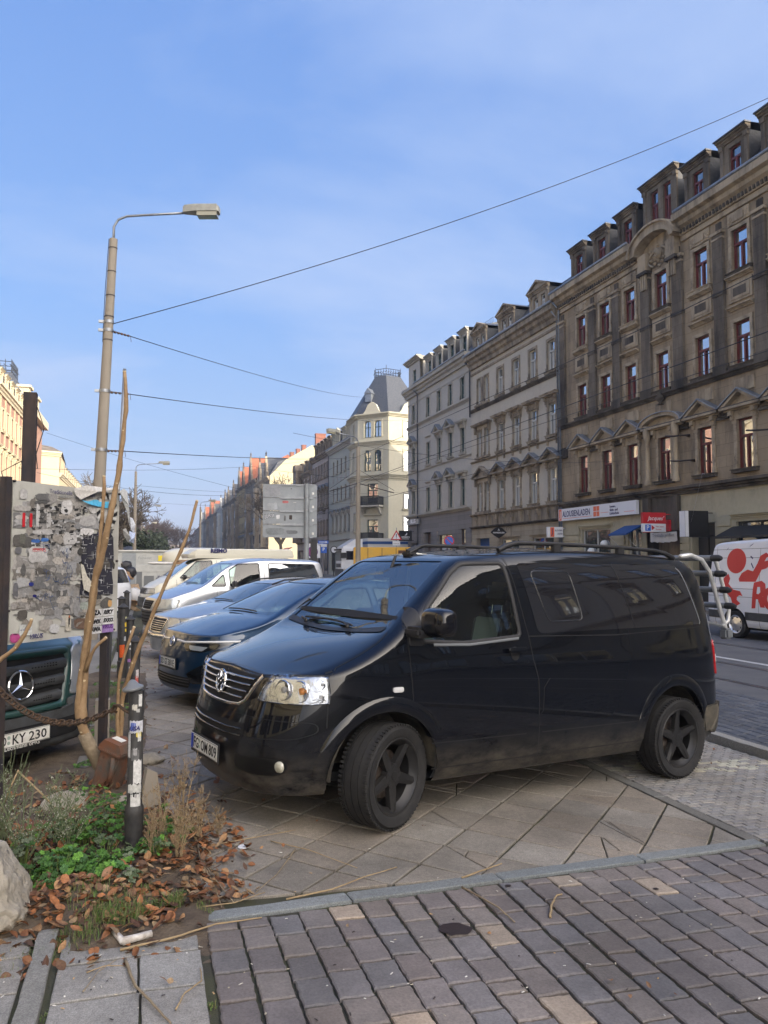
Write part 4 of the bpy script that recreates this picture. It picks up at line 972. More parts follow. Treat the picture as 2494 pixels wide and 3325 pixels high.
s,Fb=blade('blade_sign','small white projecting sign reading ALOUSIEN LADEN with an orange J',37.6,3.05,3.62,.95,'signwhite')
q=MB();q.box(.16,.40,3.07,3.60,.001,.006,Fb);q.build('emblem_block',M['signorange'],s,world=True);text_on('J',on(s,Fb,.20,3.14,.007),s,M['signtext'],height=.4,size=.5,extrude=.003)
text_on('ALOUSIEN',on(s,Fb,.44,3.38,.002),s,M['signtext'],width=.46,height=.10,size=.2,extrude=.003,bold=.004);text_on('LADEN',on(s,Fb,.60,3.20,.002),s,M['signtext'],width=.30,height=.10,size=.2,extrude=.003,bold=.004)
s,Fb=blade('blade_sign','red projecting sign reading Jacques above a white parking notice',28.4,3.38,3.86,1.15,'signred',.16,.45)
text_on("Jacques'",on(s,Fb,.22,3.47,.002),s,M['signwhite'],width=.85,size=.3,extrude=.003,shear=.25,bold=.002)
q=MB();q.box(0,1.15,3.02,3.375,-.16,0,Fb);q.build('parking_panel',M['signwhite'],s,world=True);q=MB();q.box(.10,.38,3.06,3.33,.001,.006,Fb);q.build('parking_symbol',M['signblue'],s,world=True);text_on('P',on(s,Fb,.17,3.10,.007),s,M['signwhite'],height=.2,size=.3,extrude=.002,bold=.004)
q=MB();q.prism([(.42,3.08),(.58,3.195),(.42,3.31)],.001,.006,Fb);q.build('arrow',M['signred'],s,world=True)
text_on('Hier unsere',on(s,Fb,.64,3.22,.002),s,M['signred'],width=.42,height=.07,size=.1,extrude=.002);text_on('Kunden',on(s,Fb,.64,3.09,.002),s,M['signred'],width=.28,height=.07,size=.1,extrude=.002)
s=signbox('shop_sign','red wall sign half hidden behind the Jacques sign',FA,yA-30.2,yA-28.3,3.05,3.55,.25,.33,'signred');text_on("Jacques'",on(s,FA,yA-30.05,3.15,.332),s,M['signwhite'],width=1.3,size=.3,extrude=.003,shear=.25)
bn=MB();n=14
for k in range(n+1):u=yA-29.7+1.8*k/n;bn.v+=[tuple(FA@Vector((u,3.04-.03*sin(k*pi/n),.30+.02*sin(k*1.3)))),tuple(FA@Vector((u,2.62-.05*sin(k*pi/n)-.02*sin(k*2.1),.30+.04*sin(k*1.7))))]
for k in range(n):bn.face(2*k,2*k+1,2*k+3,2*k+2)
bo=bn.build('banner',M['cloth'],None,smooth=True);tag(bo,'crumpled pale cloth banner hung in the gateway under the Jacques sign','banner');text_on('Trinkhalle geöffnet',FA@Matrix.Translation((yA-29.5,2.78,.345)),bo,M['greytrim'],width=1.5,size=.2,extrude=.001)
s,Fb=blade('blade_sign','large black projecting sign with white script Que Chic',25.85,2.72,3.78,1.12,'signblack',.35,.35)
text_on('Que Chisme',on(s,Fb,.28,3.32,.002),s,M['signwhite'],width=.72,size=.3,extrude=.003,shear=.3,bold=.004);q=MB();q.box(-.006,-.001,2.73,3.77,-.34,-.01,Fb);q.box(0,.16,2.73,3.77,.001,.004,Fb);q.build('light_edge',M['signwhite'],s,world=True)
for u,z in((yA-34.0,1.9),(yA-35.2,1.55)):
 l=MB();l.lathe([(0,.22),(.12,.19),(.21,.08),(.22,0),(.18,-.12),(.08,-.2),(0,-.22)],18,FA@Matrix.Translation((u,z+.7,-.12))@Matrix.Rotation(-pi/2,4,'X'));lo=l.build('globe_lamp',M['lampwhite'],None,smooth=True);tag(lo,'round white paper globe hanging in the shop window, '+('the higher one' if z>1.8 else 'the lower one'),'lamp')
# building B
def building_b():
 y1=50.4;Fm=F3((PX_,y1,0),(-1,0,0));W_=12.48;root=thing('apartment_house','beige plastered house with slate mansard, three gabled dormers and a row of gabled windows','building',(PX_,44,0))
 cols=[(y1-48.95,.62),(y1-47.75,.62),(y1-45.58,.84),(y1-43.32,.84),(y1-41.1,.84),(y1-38.85,.84)]
 lv=((5.15,1.92),(8.95,1.86),(12.66,1.80));holes=[(c-w/2,c+w/2,z,z+h)for c,w in cols for z,h in lv]
 mb=MB();fwall(mb,Fm,0,W_,4.9,15.4,holes);mb.build('wall',M['beige_plaster'],root,world=True);shell(root,Fm,0,W_,-.1,16,m='beige_plaster')
 tr=MB();dk=MB()
 fprofile(tr,Fm,cornice(15.35,.95,.55),0,W_);fbox(tr,Fm,0,W_,14.95,15.10,0,.06);fprofile(dk,Fm,cornice(12.25,.22,.16),0,W_);fprofile(tr,Fm,cornice(4.82,.18,.22),0,W_);fprofile(dk,Fm,cornice(3.98,.16,.22),0,W_);fbox(tr,Fm,0,W_,4.14,4.82,-.02,.03)
 fprofile(tr,Fm,cornice(8.62,.12,.14),0,W_)
 cs=[]
 for c,w in cols[2:]:cs+=[c-.55,c+.55]
 cs+=[cols[0][0]-.45,cols[1][0]+.45]
 consoles_row(tr,Fm,cs,4.22,4.82,.22,.15)
 for k in range(len(cs)-1):pass
 for(a,b)in((cols[0][0],cols[1][0]),):fbox(tr,Fm,(a+b)/2-.16,(a+b)/2+.16,12.6,14.5,0,.07)
 for k,(c,w)in enumerate(cols):
  pair=k<2
  if pair:
   for(z,h),hd in zip(lv,('none',)*3):window(root,Fm,c,z,w,h,'frame_white','T','beige_trim','plain',None,t=.10)
  else:
   window(root,Fm,c,lv[2][0],w,lv[2][1],'frame_white','T','beige_trim','plain','beige_trim',pane='pane');window(root,Fm,c,lv[1][0],w,lv[1][1],'frame_white','T','beige_trim','hood','beige_trim',True,reach=.46);window(root,Fm,c,lv[0][0],w,lv[0][1],'frame_white','T','beige_trim','gable','beige_trim',ped=.60,reach=.66,pane='curtained' if k%2 else 'pane')
 cm=(cols[0][0]+cols[1][0])/2;hd=MB()
 for z,kind in((5.15+1.92+.35,'g'),(8.95+1.86+.30,'h')):
  hd.box(cm-1.35,cm+1.35,z,z+.10,-.02,.34,Fm)
  for s in(-1,1):hd.box(cm+s*1.12-.08,cm+s*1.12+.08,z-.5,z,-.02,.2,Fm)
  if kind=='g':
   hd.prism([(cm-1.5,z+.1),(cm+1.5,z+.1),(cm,z+.85)],-.02,.1,Fm)
   for s in(-1,1):hd.prism([(cm+s*1.5,z+.1),(cm+s*1.22,z+.1),(cm,z+.72),(cm,z+.87)],.1,.36,Fm)
  else:hd.box(cm-1.4,cm+1.4,z+.10,z+.16,-.02,.40,Fm)
 hd.build('pediment',M['beige_trim'],root,world=True,fix=True)
 for z in(12.66,8.95,5.15):tr.box(cm-1.15,cm+1.15,z-.14,z,-.02,.18,Fm)
 tr.build('cornice',M['beige_trim'],root,world=True,fix=True);dk.build('ledge',M['sandstone_dark'],root,world=True)
 mansard(root,Fm,0,W_,16.3,18.6,1.7,8,2.6);gutter(root,Fm,-.15,W_+.05,16.36,.58,.09)
 for c in(49.55,45.3,40.85):dormer(root,Fm,y1-c,16.6,2.15,1.45,'beige_trim','frame_white',wins=2,ww=.52,roof='gable',ped=.55,cap='slate',depth=2.0)
 sh=MB();gh=[(y1-49.7,y1-47.5,-.1,3.3),(y1-45.6,y1-43.2,.6,3.15),(y1-41.4,y1-38.9,.6,3.15)];fwall(sh,Fm,0,W_,-.1,3.98,gh,0,.35);sh.build('ground_floor',M['beige_stone'],root,world=True)
 ru=MB()
 for a,b in((0,.6),(y1-47.3,y1-45.8),(y1-43.0,y1-41.6),(y1-38.7,W_)):
  for q in range(10):fbox(ru,Fm,a+.03,b-.03,.05+q*.31,.05+q*.31+.27,0,.06)
 for a,b in((y1-45.9,y1-42.9),(y1-41.7,y1-38.6)):fprofile(ru,Fm,cornice(3.2,.14,.12),a,b)
 ru.build('rusticated_pier',M['beige_stone'],root,world=True)
 window(root,Fm,y1-44.4,.6,2.4,2.55,'frame_white','shop',pane='shopglass');window(root,Fm,y1-40.15,.6,2.5,2.55,'frame_white','shop',pane='shopglass')
 d=MB();fbox(d,Fm,y1-49.7,y1-47.5,-.1,3.3,-.4,-.33);d.build('door',M['awning_blue'],root,world=True)
 sn=MB();sn.poly([Fm@Vector(p)for p in((W_*.05,19.2,-3.2),(W_,19.2,-3.2),(W_,21.1,-8.0),(W_*.05,20.2,-7.0))]);
 downpipe(root,Fm,W_-.12,0,15.5,.12,.05);downpipe(root,Fm,.12,12,15.6,.16,.06,'slate')
 return root,Fm,y1
HB,FB,yB=building_b()
root=thing('hanging_sign','black diamond-shaped salon sign on a curly iron bracket','sign',(PX_-.8,44.2,3.2));Fb=F3((PX_-1.45,44.2,0),(0,-1,0))
q=MB();q.prism([(0,3.55),(.28,3.32),(.55,3.18),(.82,3.32),(1.1,3.55),(.82,3.80),(.62,3.90),(.48,3.90),(.28,3.80)],-.03,.03,Fb);q.build('panel',M['signblack'],root,world=True,fix=True);text_on('HAARSALON',on(root,Fb,.17,3.48,.032),root,M['signwhite'],width=.76,height=.10,size=.2,extrude=.003,bold=.004);text_on('A',on(root,Fb,.48,3.64,.032),root,M['signwhite'],height=.14,size=.2,extrude=.003)
q=MB();q.tube([Fb@Vector(p)for p in((-.05,3.98,0),(1.45,3.98,0))],.018,6);q.tube([Fb@Vector((1.42,3.2+.05*k,0))for k in range(20)],.015,6);q.tube([Fb@Vector((1.2+.16*(1-k/20)*cos(k*.5),3.78+.16*(1-k/20)*sin(k*.5),0))for k in range(20)],.010,5);q.build('bracket',M['iron'],root,world=True)
# building C (grey, corner bay at its far end)
def building_c():
 y1=64.4;Fm=F3((PX_,y1,0),(-1,0,0));W_=13.98;root=thing('apartment_house','pale grey plastered house with dark window frames and box dormers at the side street corner','building',(PX_,57,0))
 cols=[y1-c for c in(62.9,59.25,56.75,54.35,51.95)];ww=.76;lv=((5.78,2.0),(9.68,1.86),(13.70,1.60));holes=[(c-ww/2,c+ww/2,z,z+h)for c in cols for z,h in lv]
 mb=MB();fwall(mb,Fm,0,W_,5.5,16.1,holes);mb.build('wall',M['grey_plaster'],root,world=True);shell(root,Fm,0,W_,-.1,16.4,15,m='grey_plaster')
 tr=MB();fprofile(tr,Fm,cornice(16.05,.8,.55),-.3,W_);fprofile(tr,Fm,cornice(13.28,.24,.20),-.1,W_);fprofile(tr,Fm,cornice(5.42,.24,.30),-.1,W_);fbox(tr,Fm,0,W_,15.45,15.55,0,.05);fprofile(tr,Fm,cornice(9.3,.12,.12),0,W_)
 for k,c in enumerate(cols):
  window(root,Fm,c,13.70,ww,1.6,'frame_green','T','grey_trim','plain',None,t=.12);heads=('gable','plain','gable','gable','hood')[k]
  for z,h in lv[:2]:window(root,Fm,c,z,ww,h,'frame_green','T','grey_trim',heads,'grey_trim',ped=.55,reach=.42,t=.12)
  if k==1:
   for z in(8.15,11.95):fprofile(tr,Fm,cornice(z,.12,.14),c-.6,c+.6)
 tr.build('cornice',M['grey_trim'],root,world=True);downpipe(root,Fm,y1-61.5,0,16.0,.16,.06,'slate');gutter(root,Fm,2.9,W_+.1,16.9,.55);snow_rail(root,Fm,0,W_,19.2,-1.8,.35)
 at=MB();fwall(at,Fm,-.1,2.9,16.85,19.2,[(y1-63.35,y1-62.55,17.2,18.5)],-.1);fbox(at,Fm,-.1,2.9,16.85,19.2,-6,-.4);at.build('attic',M['grey_plaster'],root,world=True)
 ac=MB();fprofile(ac,Fm,cornice(19.1,.35,.45,-.1),-.45,3.2);fbox(ac,Fm,-.4,3.1,19.1,19.4,-6.2,-.1);ac.build('attic_cornice',M['grey_trim'],root,world=True);window(root,Fm,y1-62.95,17.2,.8,1.3,'frame_green','T',None,d=-.1)
 mansard(root,Fm,2.6,W_,16.85,19.1,1.7,7.5,1.6)
 for c in(59.85,57.5,54.85,52.4):dormer(root,Fm,y1-c,17.0,1.25,1.85,'grey_trim','frame_green',ww=.72,depth=2.2)
 sh=MB();gh=[(y1-60.45,y1-58.75,-.1,4.1),(y1-57.0,y1-54.2,.6,3.8),(y1-52.5,y1-51.6,.9,4.1),(y1-63.6,y1-62.0,-.1,3.3)];fwall(sh,Fm,0,W_,-.1,5.42,gh,0,.4);sh.build('ground_floor',M['shop_grey'],root,world=True)
 ru=MB()
 for a,b in((0,.7),(y1-61.8,y1-60.6),(y1-58.6,y1-57.15),(y1-54.05,y1-52.65),(y1-51.45,W_)):
  for q in range(12):fbox(ru,Fm,a+.03,b-.03,.05+q*.34,.05+q*.34+.30,0,.06)
 ru.build('rusticated_pier',M['shop_grey'],root,world=True);window(root,Fm,y1-55.6,.6,2.8,3.2,'frame_brown','shop',pane='shopglass');window(root,Fm,y1-52.05,.9,.9,3.2,'frame_brown','T',pane='pane_dim')
 d=MB();fbox(d,Fm,y1-60.45,y1-58.75,-.1,4.1,-.5,-.42);fbox(d,Fm,y1-63.6,y1-62.0,-.1,3.3,-.5,-.42);d.build('door',M['frame_brown'],root,world=True)
 return Fm,y1
FC,yC=building_c()
s=signbox('shop_sign','narrow illuminated box sign with pale letters above the dark corner shop',FC,.25,3.3,4.85,5.32,.05,.22,'greytrim');text_on('BILLIG',on(s,FC,1.2,4.97,.222),s,M['signwhite'],width=1.3,size=.3,extrude=.003,bold=.01)
s,Fb=blade('blade_sign','square black projecting sign with a white pepper drawing on the grey corner house',62.9,3.45,4.35,1.15,'signblack',.12,.2)
text_on('BIBBEN',on(s,Fb,.22,3.74,.002),s,M['signwhite'],width=.72,height=.12,size=.2,extrude=.003,bold=.006);q=MB();q.tube([Fb@Vector(p)for p in((.5,3.94,.01),(.6,3.97,.01),(.68,4.05,.01),(.7,4.16,.01))],[.01,.05,.05,.015],6);q.box(.25,.9,3.62,3.66,.001,.006,Fb);q.build('emblem',M['signwhite'],s,world=True)
# building D: corner tower with a steep slate roof
def building_d():
 root=thing('corner_house','cream corner house with a polygonal tower, steep slate spire roof and iron cresting','building',(24,80,0))
 P=[Vector(p)for p in((22.0,82.8),(21.25,82.1),(21.15,78.6),(23.75,75.9),(28.2,76.9),(33,78.4))]
 y1=95.7;Fm=F3((22.0,y1,0),(-1,0,0));W_=y1-82.8
 cols=[y1-c for c in(93.35,91.3,89.3,87.2,85.1,83.0+.3)];ww=.8;lv=((5.2,1.95),(9.0,1.75),(12.4,1.68));holes=[(c-ww/2,c+ww/2,z,z+h)for c in cols for z,h in lv]
 mb=MB();fwall(mb,Fm,0,W_,-.1,15.3,holes+[(y1-94.5,y1-92,.4,3.4),(y1-91,y1-88.5,.4,3.4),(y1-87.5,y1-84.5,.4,3.4)]);mb.build('wall',M['green_grey'],root,world=True);shell(root,Fm,0,W_,-.1,15.6,14,m='green_grey')
 tr=MB();fprofile(tr,Fm,cornice(15.1,.65,.5),0,W_);fprofile(tr,Fm,cornice(4.1,.22,.2),0,W_)
 for k,c in enumerate(cols):
  window(root,Fm,c,12.4,ww,1.68,'frame_brown','T',None,sill='grey_trim');window(root,Fm,c,9.0,ww,1.75,'frame_brown','T',None,sill='grey_trim');window(root,Fm,c,5.2,ww,1.95,'frame_brown','T','grey_trim','arch','grey_trim',ped=.4,reach=.2,t=.08)
  fbox(tr,Fm,c-.42,c+.42,11.35,12.0,0,.04)
  window(root,Fm,(94.5-93.25 if k==0 else c)if k in(0,2,4)else c,.6,.9,2.4,'iron','shop',pane='shopglass')if k in(0,2,4)else None
 tr.build('cornice',M['grey_trim'],root,world=True);gutter(root,Fm,0,W_,15.78,.45);mansard(root,Fm,0,W_+1,15.75,18.1,1.6,7,2.2);downpipe(root,Fm,.1,0,15.4,.14,.05,'slate')
 for k,c in enumerate((94.3,92.2,89.0,86.8,84.4)):dormer(root,Fm,y1-c,15.85,1.5,1.75,'tower_plaster','frame_brown',wins=2,ww=.42,depth=2,roof='gable' if k in(1,3)else 'flat',ped=.5,cap='zinc')
 faces=list(zip(P,P[1:]))
 cr=MB();wl=MB();low=MB()
 for k,(a,b)in enumerate(faces):
  d=b-a;ln_=d.length;n=Vector((d.y,-d.x,0)).normalized();n=n if n.dot(Vector((-1,-1,0)))>0 else-n
  U=Vector((0,0,1)).cross(n);A=a if(Vector((b.x-a.x,b.y-a.y,0)).dot(U)>0)else b;Ft=F3((A.x,A.y,0),n);hs=[];wn=[]
  if k==2:
   for z,h in((13.05+1.95,1.9),(11.25,2.2)):pass
   for u in(ln_*.5-.62,ln_*.5+.62):wn+=[(u,14.75,.84,1.75,'arch'),(u,11.15,.84,2.25,'arch')]
   wn+=[(ln_*.5,7.75,1.3,2.1,'bal'),(ln_*.5,3.95,1.3,2.1,'bal')]
  elif k==1:wn+=[(ln_*.5,14.75,.7,1.75,'arch'),(ln_*.5,11.15,.7,2.25,'arch'),(ln_*.5+.5,7.9,.7,1.85,'T'),(ln_*.5+.5,4.9,.7,1.9,'T'),(ln_*.5-1,7.9,.7,1.85,'T')]
  elif k==3:wn+=[(ln_*.55,14.75,1.3,1.75,'arch'),(ln_*.55,11.15,1.3,2.25,'arch'),(ln_*.55,7.2,1.2,1.6,'T'),(ln_*.55,4.6,1.3,1.8,'T')]
  elif k==4:wn+=[(ln_*.4,11.15,.8,2.0,'T'),(ln_*.4,7.5,.8,1.9,'T'),(ln_*.4,4.6,.8,1.9,'T')]
  hs=[(u-w/2,u+w/2,z,z+h)for u,z,w,h,_ in wn];fwall(wl,Ft,0,ln_,3.4,17.1,hs,0,.25);fwall(low,Ft,0,ln_,-.1,3.4,[(.4,ln_-.4,.4,2.9)]if k in(2,3)else[],0,.3)
  for u,z,w,h,kd in wn:
   window(root,Ft,u,z,w,h,'frame_green','arch' if kd=='arch' else 'T','tower_plaster' if kd!='T' else 'grey_trim','plain','tower_plaster' if kd=='T' else None,t=.12,pane='pane')
   if kd=='arch':
    r_=w/2;sp=MB()
    for s_ in(-1,1):sp.prism(([(u+s_*r_,z+h)]+[(u+s_*r_*cos(q*pi/16),z+h-r_+r_*sin(q*pi/16))for q in range(9)])[::s_],-.16,.0,Ft)
    sp.build('arch_spandrel',M['tower_plaster'],root,world=True,fix=True)
   if kd=='bal':
    bc=MB();zz=z-.25;bc.box(u-1.35,u+1.35,zz-.15,zz,0,1.1,Ft)
    for s_ in(-1,1):bc.prism([(0,zz-.15),(.9,zz-.15),(.25,zz-.9),(0,zz-1.0)],u+s_*1.0-.12,u+s_*1.0+.12,Ft@Matrix(((0,0,1,0),(0,1,0,0),(1,0,0,0),(0,0,0,1))))
    bo_=bc.build('balcony',M['grey_trim'],root,world=True,fix=True);rl=MB()
    for q in range(25):t_=u-1.3+2.6*q/24;rl.box(t_-.035,t_+.035,zz+.05,zz+.92,1.02,1.06,Ft)
    for q in range(9):
     for s_ in(-1,1):rl.box(u+s_*1.3-.02,u+s_*1.3+.02,zz+.05,zz+.92,.05+q*.12,.12+q*.12,Ft)
    rl.box(u-1.32,u+1.32,zz+.9,zz+.98,1.0,1.08,Ft);rl.box(u-1.32,u+1.32,zz+.02,zz+.08,1.0,1.08,Ft)
    rl.v=[tuple(XF[root.name].inverted()@Vector(p))for p in rl.v];rl.build('railing',M['iron'],bo_)
    fprofile(cr,Ft,cornice(z+h+.35,.22,.3),u-1.0,u+1.0)
  for z,h,o in((16.9,.35,.45),(13.95,.45,.35),(10.35,.5,.42),(3.3,.3,.25)):fprofile(cr,Ft,cornice(z,h,o),-.18,ln_+.18)
  if k in(2,3):fpoly(cr,Ft,[(ln_*.5-1.15,17.2),(ln_*.5+1.15,17.2),(ln_*.5+.8,17.6),(ln_*.5+.5,18.2),(ln_*.5,18.5),(ln_*.5-.5,18.2),(ln_*.5-.8,17.6)],-.05,.25)
  for u in(.15,ln_-.15):fbox(cr,Ft,u-.14,u+.14,10.9,13.9,0,.07)
 wl.build('tower_wall',M['tower_plaster'],root,world=True);low.build('tower_base',M['green_grey'],root,world=True);cr.build('tower_cornice',M['tower_plaster'],root,world=True,fix=True)
 base=[Vector((22.1,83.0,17.2)),Vector((20.95,82.2,17.2)),Vector((20.85,78.5,17.2)),Vector((23.65,75.6,17.2)),Vector((28.4,76.7,17.2)),Vector((29.5,82,17.2)),Vector((26,84,17.2))]
 topc=[Vector((24.2,81.0,21.9)),Vector((23.6,80.6,21.9)),Vector((23.5,79.8,21.9)),Vector((24.4,78.8,21.9)),Vector((26.2,79.3,21.9)),Vector((26.4,80.6,21.9)),Vector((25.6,81.2,21.9))]
 rf=MB();i=rf.pts(base+topc);n=7
 for k in range(n):rf.face(i+k,i+(k+1)%n,i+n+(k+1)%n,i+n+k)
 rf.face(*range(i+n,i+2*n));rf.build('tower_roof',M['slate'],root,world=True)
 ir=MB();cc=sum(topc,Vector())/7
 for a,b in zip(topc,topc[1:]+topc[:1]):
  for zz in(.08,.75):ir.tube([a+Vector((0,0,zz)),b+Vector((0,0,zz))],.03,4)
  m_=max(2,int((b-a).length/.3))
  for q in range(m_):p=a.lerp(b,q/m_);ir.tube([p,p+Vector((0,0,.95 if q==0 else .75))],.022,4);ir.tube([p+Vector((.12*cos(t*.7),.12*sin(t*.7),.4+.1*sin(t)))for t in range(9)],.015,4)
 ir.tube([cc,cc+Vector((0,0,1.5))],.03,5);ir.build('iron_cresting',M['iron'],root,world=True)
 lu=F3((22.1,78.1,0),(-.7,-.72,0));q=MB();q.box(-.35,.35,18.7,19.6,-1.2,-.1,lu);q.prism([(-.45,19.6),(.45,19.6),(0,20.2)],-1.2,0,lu);q.build('roof_lantern',M['zinc'],root,world=True)
building_d()
# the rest of the row and the opposite side, one generator
def row_house(name_label,x,yfar,w,eave,wall,trimm,frame,cols,floors,side=-1,z0=5.1,fh=3.75,wh=1.85,ww=.85,heads=('gable','plain','plain'),roof='slate',mans=2.3,dorm=0,gable=None,bay=None,sill=True,gf=None,simple=False,hip=0,cat='building',group=None):
 """side=-1: right-hand row (faces -x), +1: left-hand row"""
 n=(side,0,0);Fm=F3((x,yfar if side<0 else yfar-w,0),n);lab=name_label;root=thing('apartment_house',lab,cat,(x,yfar-w/2,0),group=group)
 us=[w*(k+.5)/cols for k in range(cols)];holes=[]if simple else[(u-ww/2,u+ww/2,z0+f*fh,z0+f*fh+wh)for u in us for f in range(floors)]
 mb=MB();fwall(mb,Fm,0,w,4.3,eave-.5,holes,0,.18);mb.build('wall',M[wall],root,world=True);shell(root,Fm,0,w,-.1,eave-.3,13,m=wall)
 g_=MB();gh=[(w*(k+.12)/max(1,cols//2),w*(k+.88)/max(1,cols//2),.4,3.3)for k in range(max(1,cols//2))];fwall(g_,Fm,0,w,-.1,4.3,gh,0,.3);g_.build('ground_floor',M[gf or wall],root,world=True)
 for a,b,c,e in gh:window(root,Fm,(a+b)/2,c,b-a,e-c,frame,'shop',pane='shopglass')
 tr=MB();fprofile(tr,Fm,cornice(eave-.7,.7,.45),0,w);fprofile(tr,Fm,cornice(4.2,.25,.25),0,w)
 if floors>1:fprofile(tr,Fm,cornice(z0+fh-.45,.18,.15),0,w)
 for f in range(floors):
  for u in us:
   h_=heads[min(f,len(heads)-1)]
   window(root,Fm,u,z0+f*fh,ww,wh,frame,'T',trimm if h_ else None,h_ or 'plain',trimm if sill else None,ped=.5,reach=.34,t=.13)
 if bay:
  for u,bw,f1 in bay:
   bm_=MB();bm_.box(u-bw/2,u+bw/2,4.4,z0+f1*fh-.4,0,1.0,Fm);bm_.prism([(u-bw/2-.1,z0+f1*fh-.4),(u+bw/2+.1,z0+f1*fh-.4),(u+bw/2-.3,z0+f1*fh+.5),(u-bw/2+.3,z0+f1*fh+.5)],0,1.1,Fm);bm_.box(u-bw/2-.08,u+bw/2+.08,z0+fh-.6,z0+fh-.35,0,1.1,Fm);bm_.build('bay_window',M[trimm],root,world=True)
   Fb_=Fm@Matrix.Translation((0,0,1.0))
   for f in range(f1):
    q=link(bpy.data.objects.new('bay_pane',pane_mesh(bw*.62,wh,'pane_dim')));q.parent=root;q.matrix_local=XF[root.name].inverted()@Fb_@Matrix.Translation((u,z0+f*fh,.17))
 if gable:
  for u,gw,gh_ in gable:
   gb=MB();st=[(u-gw/2,eave-.1),(u+gw/2,eave-.1),(u+gw/2,eave+gh_*.25),(u+gw*.34,eave+gh_*.30),(u+gw*.30,eave+gh_*.62),(u+gw*.13,eave+gh_*.72),(u,eave+gh_),(u-gw*.13,eave+gh_*.72),(u-gw*.30,eave+gh_*.62),(u-gw*.34,eave+gh_*.30),(u-gw/2,eave+gh_*.25)]
   gb.prism(st,-.3,.12,Fm);go=gb.build('gable',M[trimm],root,world=True,fix=True)
   q=link(bpy.data.objects.new('gable_window',frame_mesh(.8,1.3,frame,'T')));q.parent=root;q.matrix_local=XF[root.name].inverted()@Fm@Matrix.Translation((u,eave+.5,.28))
   fn_=MB();fn_.lathe([(.02,0),(.22,.1),(.1,.3),(.2,.55),(.03,.9),(0,1.3)],8,Fm@Matrix.Translation((u,eave+gh_,-.1))@Matrix.Rotation(-pi/2,4,'X'));fn_.build('finial',M['sandstone_dark'],root,world=True)
   r2=MB();r2.prism([(u-gw*.45,eave),(u+gw*.45,eave),(u,eave+gh_*.95)],-5,-.32,Fm);r2.build('gable_roof',M[roof],root,world=True)
 tr.build('cornice',M[trimm],root,world=True);mansard(root,Fm,0,w,eave,eave+mans,1.7 if roof=='slate' else 3.2,7,2.0,m=roof,hip0=hip,hip1=hip)
 for k in range(dorm):dormer(root,Fm,w*(k+.5)/dorm,eave+.12,1.35,1.6,trimm,frame,ww=.7,depth=1.9)
 return root,Fm
random.seed(21)
row_house('rose-tinted house with zigzag row of small gabled window heads, beside the cream corner tower house',22,106.4,10.7,16.0,'rose_plaster','brown_old','frame_brown',6,3,heads=('plain','gable','plain'),ww=.8,dorm=5,z0=5.1,fh=3.75,wh=1.9)
row_house('narrow dark old house with a steep red brick side dormer, left of the rose-tinted house',22,117.4,10.9,14.6,'rose_plaster','brown_old','frame_brown',4,3,heads=('arch','plain','plain'),fh=3.5,wh=1.75,bay=[(2.6,2.4,3)],dorm=3,mans=1.8)
r_,Fg=row_house('tall sandstone house with a bare sunlit cream gable wall facing the camera',22,166,19,18.0,'brown_old','sandstone_trim','frame_brown',7,3,heads=('plain','plain','plain'),bay=[(5,2.6,3),(14,2.6,3)],gable=[(5,4.4,4.5),(14,4.4,4.5)],mans=2.8)
gw=MB();Fe=F3((21.9,146.9,0),(0,-1,0));gw.prism([(0,-.1),(14.5,-.1),(14.5,17.5),(12.5,22.0),(10.2,23.4),(8.4,24.3),(3.2,21.2),(.2,18.0)],-.1,.1,Fe);gw.build('gable_wall',M['gable_cream'],r_,world=True,fix=True)
for k,(u,z,w,h)in enumerate(((9.2,23.2,2.0,3.4),(4.2,21.3,.7,1.4),(5.4,22.0,.7,1.4),(6.5,22.6,.8,1.6),(11.6,22.2,.9,2.0))):
 c_=MB();c_.box(u,u+w,z,z+h,-1.2,-.2,Fe);c_.box(u-.06,u+w+.06,z+h,z+h+.12,-1.25,-.15,Fe);c_.build('chimney',M['brickred'],r_,world=True)
specs=[('dark old sandstone house with two pointed gables and red roof, next beyond the sunlit gable',185,18.5,19.5,'dark_old','brown_old',6,3,[(9,5,6)],'redtile',[(9,3,3)]),('ochre-fronted house with a stepped gable in the far row',204,19,20.0,'ochre_old','dark_old',6,4,[(4.5,4,5),(14,4,5)],'redtile',[(5,2.6,3)]),('dark gabled house with a balcony stack in the far row',222,18,18.5,'dark_old','brown_old',6,3,[(9,5,4.5)],'slate',[(4,2.4,3),(14,2.4,3)]),('brown house with a finialed gable in the far row',242,20,18.5,'brown_old','dark_old',6,3,[(5,4,4),(15,4,4)],'slate',[(10,3,3)]),('pale grey-white house in the far row',260,18,18.0,'pale_old','pale_old',6,3,[(9,5,4)],'slate',[(9,3,3)]),('dark house with low slate roof in the far row',282,22,18.0,'dark_old','brown_old',6,3,[(6,4,4)],'slate',[(15,3,3)]),('brown house under an orange-red roof in the far row',306,24,18.5,'brown_old','dark_old',6,3,[(12,6,6)],'redtile',[(6,3,3)]),('dark house with a red tiled roof near the end of the far row',330,24,18.0,'dark_old','brown_old',5,3,[(8,5,6)],'redtile',[]),('pale house with a corner turret at the end of the far row',356,26,18.0,'pale_old','pale_old',5,3,[(12,5,5)],'slate',[(20,4,3)]),('smaller brown house beyond the far row',392,34,16.5,'brown_old','dark_old',5,3,[],'redtile',[]),('last low house of the right-hand row, far down the street',440,46,15.0,'pale_old','brown_old',5,3,[],'redtile',[])]
for lab,yf,w,ev,wl_,tm,cl_,fl,gb,rf,by in specs:
 row_house(lab,22,yf,w,ev,wl_,tm,'frame_brown',cl_,fl,heads=('gable','plain','plain')if yf<250 else(None,),roof=rf,gable=gb,bay=by,fh=3.75,mans=3.5 if rf=='redtile' else 2.5,sill=yf<250)
